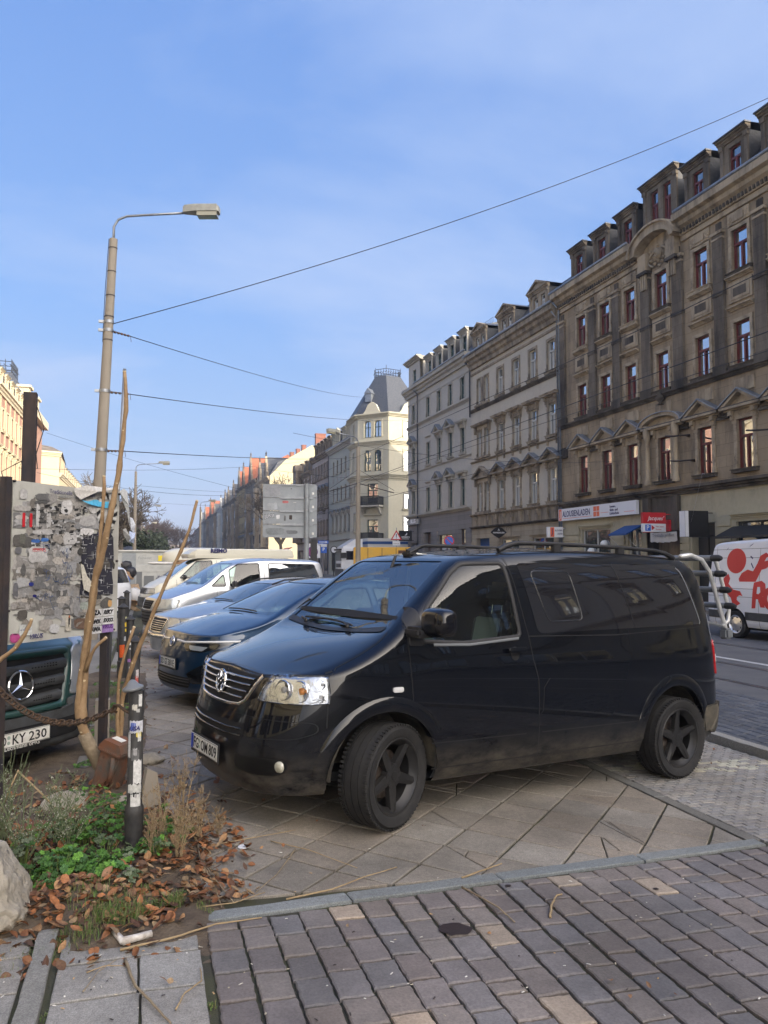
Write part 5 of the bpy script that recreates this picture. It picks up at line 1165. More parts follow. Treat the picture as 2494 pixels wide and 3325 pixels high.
row_house('continuation of the street row beside the dark sandstone house',22,19.75,22,17.0,'beige_plaster','beige_trim','frame_white',8,3,dorm=6)
row_house('grey house of the row behind the viewpoint',22,-2.3,30,17.5,'grey_plaster','grey_trim','frame_white',10,3,dorm=6)
row_house('brown house of the row further behind the viewpoint',22,-32.4,34,17.5,'brown_old','sandstone_trim','frame_white',10,3)
# left-hand row, sunlit
r_,FL1=row_house('sunlit rose and cream house with slate tower roof and iron railing at left edge',-12,84.2,16.5,16.3,'rose_left','cream_trim','frame_brown',7,3,side=1,z0=5.2,fh=3.75,heads=('gable','hood','plain'),dorm=6,gf='cream_left')
q=MB()
for k in range(8):fbox(q,FL1,16.5*k/7-.28 if k else 0,16.5*k/7+.28 if k<7 else 16.5,4.5,15.6,0,.05)
q.build('pilaster',M['cream_left'],r_,world=True)
q=MB();q.box(-14.5,-11.6,84.2,93.0,-.1,17.0);q.build('corner_block',M['rose_left'],r_,world=True)
q=MB();q.box(-11.6,-11.0,84.0,93.4,16.4,17.2);q.box(-16,-11.6,93.0,93.4,16.4,17.2);q.box(-16,-11.6,83.8,84.2,16.9,17.4);q.build('corner_cornice',M['cream_trim'],r_,world=True)
q=MB();b_=[Vector(p)for p in((-11.3,84.2,17.2),(-11.3,93.4,17.2),(-20,93.4,17.2),(-20,84.2,17.2))];t_=[Vector(p)for p in((-13.9,86.6,21.3),(-13.9,90.6,21.3),(-18.6,90.6,21.3),(-18.6,86.6,21.3))];i=q.pts(b_+t_)
for k in range(4):q.face(i+k,i+(k+1)%4,i+4+(k+1)%4,i+4+k)
q.face(i+4,i+5,i+6,i+7);q.build('tower_roof',M['slate'],r_,world=True)
q=MB()
for a,b in zip(t_,t_[1:]+t_[:1]):
 for z in(.1,.6,1.1):q.tube([a+Vector((0,0,z)),b+Vector((0,0,z))],.035,4)
 for k in range(8):p=a.lerp(b,k/8);q.tube([p,p+Vector((0,0,1.35))],.03,4);q.tube([p+Vector((.2*cos(t),.2*sin(t),.6+.2*sin(t*.5)))for t in range(6)],.02,4)
q.build('iron_railing',M['iron'],r_,world=True)
for y in(85.5,91.6):dq=MB();dq.box(-13.6,-11.9,y-.8,y+.8,17.2,19.4);dq.box(-13.8,-11.7,y-1,y+1,19.4,19.65);dq.build('dormer',M['cream_trim'],r_,world=True)
r2=thing('apartment_house','sunlit cream house end wall with two windows, just right of the tall black post','building',(-14,116,0))
Fe2=F3((-17.2,112.4,0),Vector((.42,-.9,0)));ends=[(2.6,4.5,1.0,1.9),(2.6,8.3,1.05,2.1),(2.6,12.3+.4,1.0,2.0)]
q=MB();fwall(q,Fe2,-3.4,5.75,-.1,16.6,[(u-w/2,u+w/2,z,z+h)for u,z,w,h in ends],0,.2);q.build('end_wall',M['cream_left'],r2,world=True)
for u,z,w,h in ends:window(r2,Fe2,u,z,w,h,'frame_brown','T','cream_trim','plain',None,pane='pane_dim')
q=MB();fprofile(q,Fe2,cornice(16.2,.6,.5),-3.4,5.9);fprofile(q,Fe2,cornice(11.4,.5,.4),-3.4,5.9);fprofile(q,Fe2,cornice(7.6,.2,.2),-3.4,5.9);q.build('end_cornice',M['cream_trim'],r2,world=True)
row_house('long sunlit cream house running away along the left side with a row of dormers',-12,159,44,14.0,'cream_left','cream_trim','frame_brown',16,2,side=1,z0=5.0,fh=3.7,heads=('plain','plain'),dorm=13,mans=2.2)
q=MB();q.poly([(-11.9,114.9,14),(-11.9,114.9,16.6),(-13.5,118.5,17.6),(-13.5,121,14)]);i=q.pts([(-11.6,114.6,16.8),(-17.4,112.0,16.8),(-20.5,110.6,16.8),(-19,122,19.5),(-13.8,122,18.5),(-12,124,16)]);q.face(i,i+1,i+4);q.face(i+1,i+2,i+3,i+4);q.face(i,i+4,i+5);q.build('roof',M['brown_old'],r2,world=True)
q=MB();q.box(-24,-12.02,115,122,-.1,16.5);q.build('side_wall',M['cream_left'],r2,world=True)
row_house('sunlit cream house of the left row, mirrored in the van bonnet',-14,66.5,30,16.5,'cream_left','cream_trim','frame_brown',11,3,side=1,heads=('gable','hood','plain'),dorm=8)
row_house('sunlit ochre house of the left row beside the viewpoint',-16,35,26,17.0,'cream_left','cream_trim','frame_brown',9,3,side=1,heads=('gable','plain','plain'),dorm=6)
row_house('sunlit house of the left row behind the viewpoint',-17,6,34,17.0,'gable_cream','cream_trim','frame_brown',11,3,side=1,heads=('plain',),dorm=6)
for k,(x,y,w,h,m,lab)in enumerate(((-14,560,30,22,'pale_old','distant flat-topped pale building above the treetops at the end of the street'),(-60,600,40,16,'pale_old','distant low pale block behind the bare trees'),(16,620,34,14,'brown_old','distant brown block closing the street on the right'))):
 rt=thing('distant_building',lab,'building',(x,y,0));q=MB();q.box(-w/2,w/2,0,14,0,h);q.build('wall',M[m],rt);q=MB();q.box(-w/2-.5,w/2+.5,-.5,14.5,h,h+1.2);q.box(-w/4,w/4,2,10,h+1.2,h+3);q.build('roof',M['slate'],rt)
 q=MB()
 for a in range(8):
  for b in range(int(h/3.6)):q.box(-w/2+1+a*w/8,-w/2+1+a*w/8+1.8,-.05,0,1.4+b*3.5,3.2+b*3.5)
 q.build('window_rows',M['pane_dim'],rt)
# the black van
def black_van():
 Zs=[.25,.33,.52,.80,1.08,1.24,1.52,1.80]
 Y=[(.25,.86),(.33,.915),(.52,.945),(.80,.952),(1.08,.942),(1.24,.912),(1.52,.865),(1.80,.80),(1.95,.75)]
 plan=[(.935,0),(.915,.34),(.85,.60),(.72,.79),(.47,.915),(.20,.945),(-.05,.952),(-.35,.952),(-.70,.952),(-1.25,.952),(-2.0,.952),(-2.8,.95),(-3.38,.935),(-3.68,.885),(-3.83,.72),(-3.885,.38),(-3.90,0)]
 top=[(.785,0,1.005),(.775,.32,1.005),(.715,.55,1.005),(.61,.72,1.02),(.44,.81,1.06),(.22,.82,1.155),(-.03,.80,1.30),(-.335,.755,1.575),(-.66,.70,1.83),(-1.25,.70,1.90),(-2.0,.70,1.935),(-2.8,.69,1.94),(-3.32,.67,1.925),(-3.53,.64,1.885),(-3.62,.50,1.88),(-3.655,.26,1.885),(-3.665,0,1.89)]
 zr={0:[.24,.30,.46,.64,.80,.87,.92,.965],4:[.25,.32,.50,.72,.86,.93,.98,1.02],5:[.25,.33,.52,.78,.93,1.0,1.06,1.11],6:[.25,.33,.52,.80,1.0,1.10,1.18,1.25],7:[.25,.33,.52,.80,1.08,1.22,1.36,1.49],8:[.25,.33,.52,.80,1.08,1.24,1.48,1.74],9:Zs}
 fx=[(.24,-.06),(.30,-.02),(.46,0),(.60,-.005),(.68,-.03),(.80,-.075),(.92,-.105),(1.02,-.15)]
 bx=[(.25,.05),(.40,-.01),(.56,0),(.64,.03),(1.0,.045),(1.24,.07),(1.55,.13),(1.88,.22)]
 rows=[]
 for c,(x,y)in enumerate(plan):
  if c<=3:z=[lerp(a,b,c/4)for a,b in zip(zr[0],zr[4])]
  else:z=zr[min(c,9)]
  col=[]
  for k,zz in enumerate(z):
   yy=interp(Y,zz)/.952
   if c<=4:
    w=1-c/5;xx=x+interp(fx,zz)*(w*.9+.1);yv=y*(1-(1-yy)*.6)if c<4 else y*yy
    if c in(1,2,3)and k>=4:yv-=(zz-.75)*.12*c/3
   elif c>=12:
    w=(c-12)/3 if c<15 else 1;xx=x+interp(bx,zz)*min(1,w+.25 if c>12 else .35*(zz>1));yv=y*(yy if c<15 else 1-(1-yy)*.7)
   else:xx,yv=x,y*yy
   if c==6 and zz>1.05:xx=x+.0
   col.append((xx,yv,zz))
  rows.append(col)
 cen=[None,(.615,1.088),(.33,1.185),(-.03,1.258),(-.345,1.55),(-.65,1.85),(-1.25,1.935),(-2.0,1.965),(-2.8,1.968),(-3.32,1.955),None]
 cage=cage_body(plan,rows,top,cen,creases=(('cap',3,.75),('cap',5,.35),('row',8,.45,0,5),('row',8,.3,5,12),('row',8,.5,12,16),('row',4,.35,5,13),('row',2,.15,0,16)))
 th,sl=3.4144,.037
 f=Vector((cos(th),sin(th),sl)).normalized();l=Vector((-sin(th),cos(th),0));u=f.cross(l);mtx=axes((1.3105,5.8666,0),f,l,u)
 root=thing('parked_van','shiny black van with black star-spoke wheels and dusty sills on the slab pavement','van',mtx=mtx)
 car_paint('vanpaint',(.0025,.0032,.0055),.3,spec=.10,dusty=.85,dz=(.26,.60),dcol=(.10,.088,.07));P=M['vanpaint']
 arch=lambda cx_,cz,r:[(cx_+r*cos(a*pi/30),cz+r*sin(a*pi/30))for a in range(60)]
 A1,A2=arch(.035,.355,.42),arch(-2.975,.375,.425)
 ws=rounded([(.735,1.275),(.62,1.80),(-.62,1.80),(-.735,1.275)],.05)
 dw=rounded([(-.235,1.235),(-.30,1.44),(-.585,1.715),(-.70,1.785),(-1.075,1.80),(-1.15,1.255),(-.60,1.215)],.035)
 cuts=[prism_obj(ws,'F',-.9,2,M['gap']),prism_obj(dw,'L',-2,2,M['gap'])]
 for A in(A1,A2):
  for y0,y1 in((.5,1.3),(-1.3,-.5)):cuts.append(prism_obj(A,'L',y0,y1,M['gap']))
 rw=rounded([(.66,1.30),(.58,1.76),(-.58,1.76),(-.66,1.30)],.06);cuts.append(prism_obj(rw,'F',-5,-3.3,M['gap']))
 me,sk=make_body(cage,cuts,P,M['inside'])
 body=link(bpy.data.objects.new('body',me));body.parent=root
 def part(name,mb,m,par=root,sm=True,fx_=True):
  if fx_:fixn(mb,sk)
  return mb.build(name,m,par,smooth=sm)
 part('windscreen',patch(sk,'F',ws,-.006,rings=(1.0,.9,.75,.55,.3,.1),step=.06),M['windscreen'])
 part('rear_window',patch(sk,'B',[(-a,b)for a,b in rw],-.006),M['privacy'])
 for s in 'LR':
  part('door_window',patch(sk,s,dw,-.006,step=.05),M['sideglass'])
  g=part('side_window',patch(sk,s,rounded([(-1.21,1.805),(-3.17,1.86),(-3.27,1.82),(-3.43,1.325),(-1.34,1.27)],.05),.0025),M['privacy'])
  part('window_seam',ribbon(sk,s,[(-2.31,1.835),(-2.47,1.30)],.008,.0035),M['gap'],g)
  part('sliding_pane',ribbon(sk,s,rounded([(-1.33,1.745),(-1.76,1.755),(-1.85,1.37),(-1.46,1.355)],.05),.012,.0065,closed=True,prof=[(-.005,.0025),(-.003,.006),(.003,.006),(.005,.0025)]),M['gloss'],g)
  part('window_trim',ribbon(sk,s,[(-3.20,1.83),(-3.24,1.79),(-3.40,1.345),(-3.385,1.322)],.01,.0075,step=.02,prof=[(-.005,.005),(0,.010),(.005,.005)]),M['greytrim'],g)
  w=part('window_frame',ribbon(sk,s,dw,.02,.004,closed=True,prof=[(-.020,.0012),(-.014,.006),(.008,.006),(.012,-.006)]),M['blackplastic'])
  part('door_rail',ribbon(sk,s,[(-.33,1.205),(-.65,1.20),(-1.13,1.237)],.02,prof=[(-.011,.001),(-.007,.007),(.007,.007),(.011,.001)]),M['greytrim'])
  gap=MB()
  for ln in([(-.22,1.47),(-.11,1.37),(-.118,1.20),(-.138,.98),(-.165,.73)],[(-1.10,1.868),(-1.235,1.25),(-1.262,1.08),(-1.315,.92),(-1.33,.55),(-1.335,.34)],[(-.66,1.842),(-1.09,1.862)],[(-.20,1.50),(-.40,1.66),(-.56,1.79),(-.66,1.842)],[(-.34,.355),(-1.33,.355),(-2.57,.36)],[(-.32,.535),(-1.2,.53)],[(-1.36,.53),(-2.57,.53)],[(-1.235,1.25),(-2.2,1.245),(-3.4,1.30)],[(.475,1.03),(.472,.84),(.478,.69)],[(.43,1.045),(.475,1.03)],[(-1.43,.93),(-1.37,.86),(-1.365,.69),(-1.34,.67)],[(-3.395,.575),(-3.68,.595)],[(-3.44,1.30),(-3.59,1.20)]):
   r_=ribbon(sk,s,ln,.0075,.0014);i=gap.pts(r_.v)
   for q in r_.f:gap.face(*(i+k for k in q))
  part('panel_gap',gap,M['gap'],fx_=True,sm=False)
  for A,cx_,cz,r,a0,a1 in((A1,.035,.355,.42,-8,152),(A2,-2.975,.375,.425,0,178)):
   ln=[(cx_+r*cos(R(a)),cz+r*sin(R(a)))for a in range(a0,a1+1,6)]
   part('wheel_arch',ribbon(sk,s,ln,step=.05,prof=[(.006,-.05),(.004,.006),(-.004,.012),(-.03,.016),(-.062,.015),(-.085,.007),(-.10,-.002)]),P)
  for cx_,cz in((.035,.355),(-2.975,.375)):
   lin=MB();sg=1 if s=='L' else-1;pr=None
   for a in range(0,181,10):
    i=lin.pts([Vector((cx_+.425*cos(R(a)),sg*.93,cz+.425*sin(R(a)))),Vector((cx_+.425*cos(R(a)),sg*.48,cz+.425*sin(R(a))))])
    if pr is not None:lin.face(pr,i,i+1,pr+1)
    pr=i
   i=lin.pts([Vector((cx_+.43*cos(R(a)),sg*.49,cz+.43*sin(R(a))))for a in range(0,181,20)]);lin.face(*range(i,i+10))
   lin.build('wheel_arch_liner',M['dirtplastic'],root)
  part('side_marker',patch(sk,s,rounded([(-.066,.934),(.015,.934),(.015,.898),(-.066,.898)],.017),.012,thick=.012,step=.01,bulge=.004),M['whitelens'])
  hb=part('door_handle',patch(sk,s,rounded([(-1.0,1.165),(-1.165,1.165),(-1.165,1.13),(-1.0,1.13)],.016),.045,thick=.018,step=.02),P)
  part('door_handle_cup',patch(sk,s,[(-1.08+.045*cos(a*pi/10),1.125+.05*sin(a*pi/10))for a in range(20)],.002,step=.03),M['gap'],hb)
  part('tail_light',patch(sk,([Vector((-4.6,.0,0)),None]and s),rounded([(-3.60,1.17),(-3.72,1.17),(-3.77,.86),(-3.64,.86)],.02),.014,thick=.014,step=.03),M['redlens'])
  part('reversing_light',patch(sk,s,rounded([(-3.62,1.045),(-3.745,1.045),(-3.755,.965),(-3.63,.965)],.01),.017,thick=.006,step=.03),M['whitelens'])
  sg=1 if s=='L' else-1
  rr=MB();rr.tube([(-1.15,sg*.64,1.905),(-1.24,sg*.64,1.945),(-1.34,sg*.64,1.972),(-1.8,sg*.64,1.985),(-2.6,sg*.64,1.992),(-3.05,sg*.64,1.985),(-3.2,sg*.64,1.965),(-3.32,sg*.64,1.925)],[.022,.024,.020,.017,.017,.018,.022,.024],10)
  rr.bbox(-1.83,-1.74,sg*.64-.02,sg*.64+.02,1.91,1.985,.006);rr.bbox(-2.62,-2.53,sg*.64-.02,sg*.64+.02,1.93,1.99,.006);rr.build('roof_rail',M['blackplastic'],root,smooth=True,angle=40)
  mir=superblob(Vector((-.22,sg*1.125,1.372)),(.085,.135,.098),3.4,32,20)
  if s=='L':mo=mir.build('wing_mirror',M['vanclean'],root,smooth=True)
  ar=MB();ar.bbox(-.26,-.10,min(sg*.88,sg*1.06),max(sg*.88,sg*1.06),1.265,1.335,.02);ar.build('mirror_arm',M['blackplastic'],mo,smooth=True,angle=40)if s=='L' else None
  part('mirror_base',patch(sk,s,rounded([(-.215,1.46),(-.125,1.37),(-.125,1.20),(-.24,1.195),(-.24,1.44)],.02),.006,thick=.008,step=.03),M['blackplastic'])
  hl=[(.549,.836),(.573,.913),(.603,.99),(.74,1.002),(.868,1.008),(.884,.922),(.888,.846),(.818,.832),(.685,.834)];
  hl=[(sg*a,b)for a,b in hl]
  if s=='R':hl=hl[::-1]
  frm=[Vector((0,0,0)),Vector((0,1,0)),Vector((0,0,1)),Vector((-1,0,0))]
  d=Vector((-1,-sg*.75,0)).normalized();fp=(Vector((3,sg*.75*3+0,0)),Vector((0,1,0)),Vector((0,0,1)),d)
  class _:pass
  base=part('headlight',patch(sk,fp,hlmap(hl,sk,sg),.004,thick=.006,step=.03),M['headlampbody'])
  for(a,b,r)in((.705,.918,.062),(.790,.915,.066),(.858,.962,.030),(.862,.885,.036)):
   h,n=sk.P(fp,*hlmap([(sg*a,b)],sk,sg)[0],0)
   zc=(Vector((1,sg*.35,.05))).normalized();a1,b1=frame_of(zc);mm=axes(h+n*.004-zc*.012,a1,b1,zc)
   bw=MB();bw.lathe([(r,.026),(r*1.07,.022),(r*1.02,.014),(r*.8,.004),(r*.45,-.004+.01),(.0,.004)],24,mm);bw.build('reflector',M['chrome'],base,smooth=True)
   bl=MB();bl.lathe([(0,.020),(r*.32,.018),(r*.36,.006)],16,mm);bl.build('bulb',M['amber']if abs(a-.790)<.01 else M['whitelens'],base,smooth=True)
  part('lens_cover',patch(sk,fp,hlmap(hl,sk,sg),.026,thick=.026,step=.03),M['lensglass'],base)
  part('headlight_rim',ribbon(sk,fp,hlmap(hl,sk,sg),closed=True,step=.03,prof=[(-.005,.001),(0,.004),(.005,.001)]),M['gap'],base)
  fc=[(sg*a,b)for a,b in((.38,.476),(.62,.485),(.757,.487),(.778,.462),(.757,.40),(.70,.38),(.54,.372),(.39,.390))]
  if s=='R':fc=fc[::-1]
  part('bumper_slot',patch(sk,'F',rounded(fc,.02),.0022,step=.03),M['gapgloss'])
  fg=MB();h,n=sk.P('F',sg*.738,.440);a1,b1=frame_of(Vector((1,sg*.5,0)));fg.lathe([(0,.020),(.022,.018),(.034,.011),(.038,.0)],20,axes(h,a1,b1,Vector((1,sg*.5,0)).normalized()));fg.build('fog_light',M['foglens'],root,smooth=True)
  part('bumper_seam',ribbon(sk,'F',rounded([(sg*.02,.722),(sg*.40,.726),(sg*.70,.724),(sg*.865,.722),(sg*.872,.66),(sg*.80,.615),(sg*.53,.595),(sg*.48,.60)],.035),.004,.0016),M['gap'])
 gr=rounded([(-.50,.975),(-.44,.89),(-.39,.825),(-.33,.797),(0,.780),(.33,.797),(.39,.825),(.44,.89),(.50,.975),(0,.995)],.03)
 g=part('grille',patch(sk,'F',gr,.003,step=.04),M['gap'])
 part('grille_surround',ribbon(sk,'F',[(-.515,.985),(-.45,.885),(-.40,.815),(-.34,.785),(-.2,.772),(0,.768),(.2,.772),(.34,.785),(.40,.815),(.45,.885),(.515,.985)],step=.03,prof=[(-.013,.002),(-.008,.014),(.006,.014),(.011,.002)]),M['chrome'],g)
 for zz,w in((.825,.375),(.868,.415),(.912,.44),(.952,.465)):
  part('grille_bar',ribbon(sk,'F',[(-w,zz+.004),(-.2,zz),(.2,zz),(w,zz+.004)],step=.04,prof=[(-.009,.004),(-.006,.016),(.002,.017),(.007,.010),(.009,.002)]),M['gloss'],g)
  part('grille_bar_edge',ribbon(sk,'F',[(-w+.005,zz+.004),(-.2,zz),(.2,zz),(w-.005,zz+.004)],step=.04,prof=[(-.008,.0145),(-.0055,.0195),(-.001,.0195),(.001,.0165)]),M['chrome'],g)
 part('badge_backing',patch(sk,'F',[(.088*cos(a*pi/16),.890+.088*sin(a*pi/16))for a in range(32)],.016,thick=.016,step=.05),M['gap'],g)
 h,n=sk.P('F',0,.890,.020);bz=Vector((1,0,.14)).normalized();mmb=axes(h,Vector((0,1,0)),bz.cross(Vector((0,1,0))),bz)
 bd=MB();bd.lathe([(.070,0),(.072,.008),(.078,.011),(.083,.008),(.084,0)],40,mmb)
 def stroke(pts,w=.011):
  for a,b in zip(pts,pts[1:]):
   a,b=Vector((*a,.004)),Vector((*b,.004));dd=(b-a).normalized();nn=Vector((-dd.y,dd.x,0))*w/2;a=a-dd*.002;b=b+dd*.002
   P_=[a-nn,b-nn,b+nn,a+nn];top_=[mmb@(p+Vector((0,0,.006)))for p in P_];bot_=[mmb@(p-Vector((0,0,.004)))for p in P_];i=bd.pts(top_+bot_)
   bd.face(i,i+1,i+2,i+3)
   for q in range(4):bd.face(i+q,i+4+q,i+4+(q+1)%4,i+(q+1)%4)
 stroke([(-.030,.066),(0,.016),(.030,.066)],.008);stroke([(-.062,.036),(-.028,-.064),(0,.002),(.028,-.064),(.062,.036)],.008)
 bd.build('badge',M['chrome'],g,smooth=True,angle=30)
 low=rounded([(-.46,.675),(-.45,.57),(-.30,.548),(.30,.548),(.43,.56),(.465,.61),(.45,.675),(.3,.665),(-.3,.665)],.02)
 li=part('lower_intake',patch(sk,'F',low,.0022,step=.04),M['gap'])
 for zz in(.585,.625):part('intake_bar',ribbon(sk,'F',[(-.44,zz+.01),(-.25,zz),(.25,zz),(.44,zz+.01)],step=.04,prof=[(-.007,.003),(0,.016),(.006,.003)]),M['gloss'],li)
 gp=MB()
 for pr,ln in(('T',[(-.014,.811),(.064,.838),(.255,.845),(.40,.842),(.44,.872)]),('T',[(-.014,-.811),(.064,-.838),(.255,-.845),(.40,-.842),(.44,-.872)]),('F',[(-.5,.99),(0,1.007),(.5,.99)]),('F',[(.5,.99),(.61,1.0),(.74,1.012),(.87,1.018)]),('F',[(-.5,.99),(-.61,1.0),(-.74,1.012),(-.87,1.018)])):
  r_=ribbon(sk,pr,ln,.007,.0015);i=gp.pts(r_.v)
  for q in r_.f:gp.face(*(i+k for k in q))
 part('bonnet_gap',gp,M['gap'],sm=False)
 part('cowl',patch(sk,'T',rounded([(-.005,.74),(.025,.35),(.045,0),(.025,-.35),(-.005,-.74),(-.055,-.74),(-.035,-.35),(-.02,0),(-.035,.35),(-.055,.74)],.01),.006,step=.05,centre=(.012,0)),M['blackplastic'])
 for(y0,y1,zt,y2)in((.30,.12,.03,-.50),(-.38,-.55,.03,.0)):
  w=MB();a=sk.P('T',0.0,y0,.02)[0];b=sk.P('F',y1+.03,1.29,.03)[0];w.tube([a,a+Vector((0,0,.02)),b],[.016,.012,.008],8)
  ln=[sk.P('F',lerp(y0-.02,y2,q/8),1.285+.012*sin(q*pi/8)+.02*q/8,.016)[0]for q in range(9)];w.tube(ln,.009,6);w.build('wiper',M['blackplastic'],root,smooth=True)
 ant=MB();a=sk.P('T',-.74,.0)[0];ant.bbox(a.x-.05,a.x+.05,-.055,.055,a.z-.01,a.z+.025,.012);ant.tube([a+Vector((0,0,.02)),a+Vector((-.11,0,.075))],[.02,.012],8);ant.build('antenna',M['blackplastic'],root,smooth=True,angle=50)
 I=MB();I.bbox(-.62,-.02,-.74,.74,.85,1.20,.06);I.bbox(-.30,.06,-.70,.70,1.0,1.232,.05);I.bbox(-.55,-.3,.05,.66,1.15,1.27,.04);ds=I.build('dashboard',M['dash'],root,smooth=True,angle=50)
 sw=MB();c0=Vector((-.66,.38,1.14));ax_=Vector((-.55,0,.84)).normalized();a1,b1=frame_of(ax_);sw.tube([c0+a1*.19*cos(q*pi/14)+b1*.19*sin(q*pi/14)for q in range(29)],.014,8,caps=False);sw.tube([c0-a1*.19,c0,c0+a1*.19],.016,6);sw.tube([c0,c0-ax_*.25],.03,8);sw.build('steering_wheel',M['blackplastic'],root,smooth=True)
 def seat(x,y,m1,m2):
  s_=MB();s_.bbox(x-.05,x+.50,y-.25,y+.25,.62,.80,.06);s_.bbox(-.08,.08,-.24,.24,0,.66,.055,Matrix.Translation((x-.05,y,.74))@Matrix.Rotation(-.22,4,'Y'))
  so=s_.build('seat',m2,root,smooth=True,angle=60)
  fc_=MB();fc_.bbox(.075,.095,-.15,.15,.12,.62,.01,Matrix.Translation((x-.05,y,.74))@Matrix.Rotation(-.22,4,'Y'));fc_.build('seat_panel',m1,so,smooth=True,angle=60)
  hr=MB();hr.bbox(-.05,.05,-.14,.14,.74,.93,.04,Matrix.Translation((x-.05,y,.74))@Matrix.Rotation(-.20,4,'Y'));hr.build('headrest',m2,so,smooth=True,angle=60)
  hp=MB()
  for d_ in(-.06,.06):hp.cyl(Matrix.Translation((x-.05,y,.74))@Matrix.Rotation(-.22,4,'Y')@Vector((0,d_,.62)),Matrix.Translation((x-.05,y,.74))@Matrix.Rotation(-.20,4,'Y')@Vector((0,d_,.76)),.007,n=8)
  hp.build('headrest_post',M['chrome'],so)
 seat(-1.15,.42,M['seatcloth'],M['seatdark']);seat(-1.15,-.42,M['seatcloth'],M['seatdark']);seat(-2.2,.3,M['seatdark'],M['seatdark']);seat(-2.2,-.4,M['seatdark'],M['seatdark'])
 for sg in(1,-1):
  bt=MB();bt.box(-.02,.02,-.003,.003,0,.75,Matrix.Translation((-1.22,sg*.80,1.05))@Matrix.Rotation(sg*.14,4,'X'));bt.build('seat_belt',M['seatcloth'],root)
 rm=MB();rm.bbox(-.58,-.54,-.10,.10,1.66,1.74,.015);rm.cyl((-.56,0,1.74),(-.60,0,1.84),.012,n=8);rm.build('rear_view_mirror',M['blackplastic'],root,smooth=True,angle=40)
 pp=MB();a=Vector((-.09,-.42,1.262));pp.box(-.12,.12,-.05,.05,0,.004,Matrix.Translation((-.14,-.25,1.240))@Matrix.Rotation(.5,4,'Z')@Matrix.Rotation(.2,4,'Y'));pp.build('paper',M['plate'],root)
 cb=MB();pts_=[Vector((-.22+.05*cos(q*1.7)*random.uniform(.5,1),.02+.10*sin(q*1.3)*random.uniform(.4,1),1.245+.012*sin(q*2.1)+.01))for q in range(26)];cb.tube(pts_,.004,5);cb.build('cable',M['seatcloth'],root,smooth=True)
 number_plate(root,axes(sk.P('F',-.05,.435,.022)[0],Vector((0,1,0)),Vector((0,0,1)),Vector((1,0,0))),([('FG',.010,.10),('OM',.160,.135),('809',.32,.145)],.133))
 tyre_wheel('w',root,(0,.845,.345),.345,.252,.245,M['darkrim'],steer=R(20),side=1,rot=R(90))
 tyre_wheel('w',root,(-3.0,.845,.345),.345,.252,.245,M['darkrim'],side=1,rot=R(-90))
 tyre_wheel('w',root,(0,-.845,.345),.345,.252,.245,M['darkrim'],steer=R(20),side=-1,rot=R(60))
 tyre_wheel('w',root,(-3.0,-.845,.345),.345,.252,.245,M['darkrim'],side=-1,rot=R(10))
 ax=MB();ax.cyl((-3,-.8,.33),(-3,.8,.33),.05);ax.cyl((0,-.8,.33),(0,.8,.33),.04);ax.box(-3.6,.6,-.6,.6,.27,.33);ax.build('underbody',M['inside'],root)
 rb=MB();rb=patch(sk,'B',rounded([(-.86,.60),(.86,.60),(.88,.34),(-.88,.34)],.05),.03,thick=.03,step=.06);part('rear_bumper',rb,M['dirtplastic'])
 for s in 'LR':part('bumper_end',patch(sk,s,rounded([(-3.395,.59),(-3.72,.60),(-3.80,.50),(-3.76,.38),(-3.37,.36)],.03),.02,thick=.02,step=.05),M['dirtplastic'])
 return root,sk
def hlmap(pl,sk,sg):
 """headlamp outline given as (y,z) on the body -> coordinates of the slanted projection plane"""
 out=[];k=.75
 for a,b in pl:
  h=sk.P('F',a,b)[0];t=(3-h.x);out.append((h.y+sg*k*t-sg*k*3,h.z))
 return out
mat('gloss',(.006,.006,.007),.12,coat=1);mat('gapgloss',(.005,.005,.006),.35);mat('foglens',(.50,.49,.40),.2,coat=1,col2=(.3,.29,.22),vscale=30)
mat('dirtplastic',(.03,.03,.03),.8,col2=(.14,.12,.085),vscale=5,vdetail=10,bump=.2,bscale=80);car_paint('vanclean',(.004,.004,.006),.3,spec=.1);mat('headlampbody',(.62,.64,.67),.16,metal=.85,bump=.35,bscale=14,bdist=.02)
VAN,VSK=black_van()
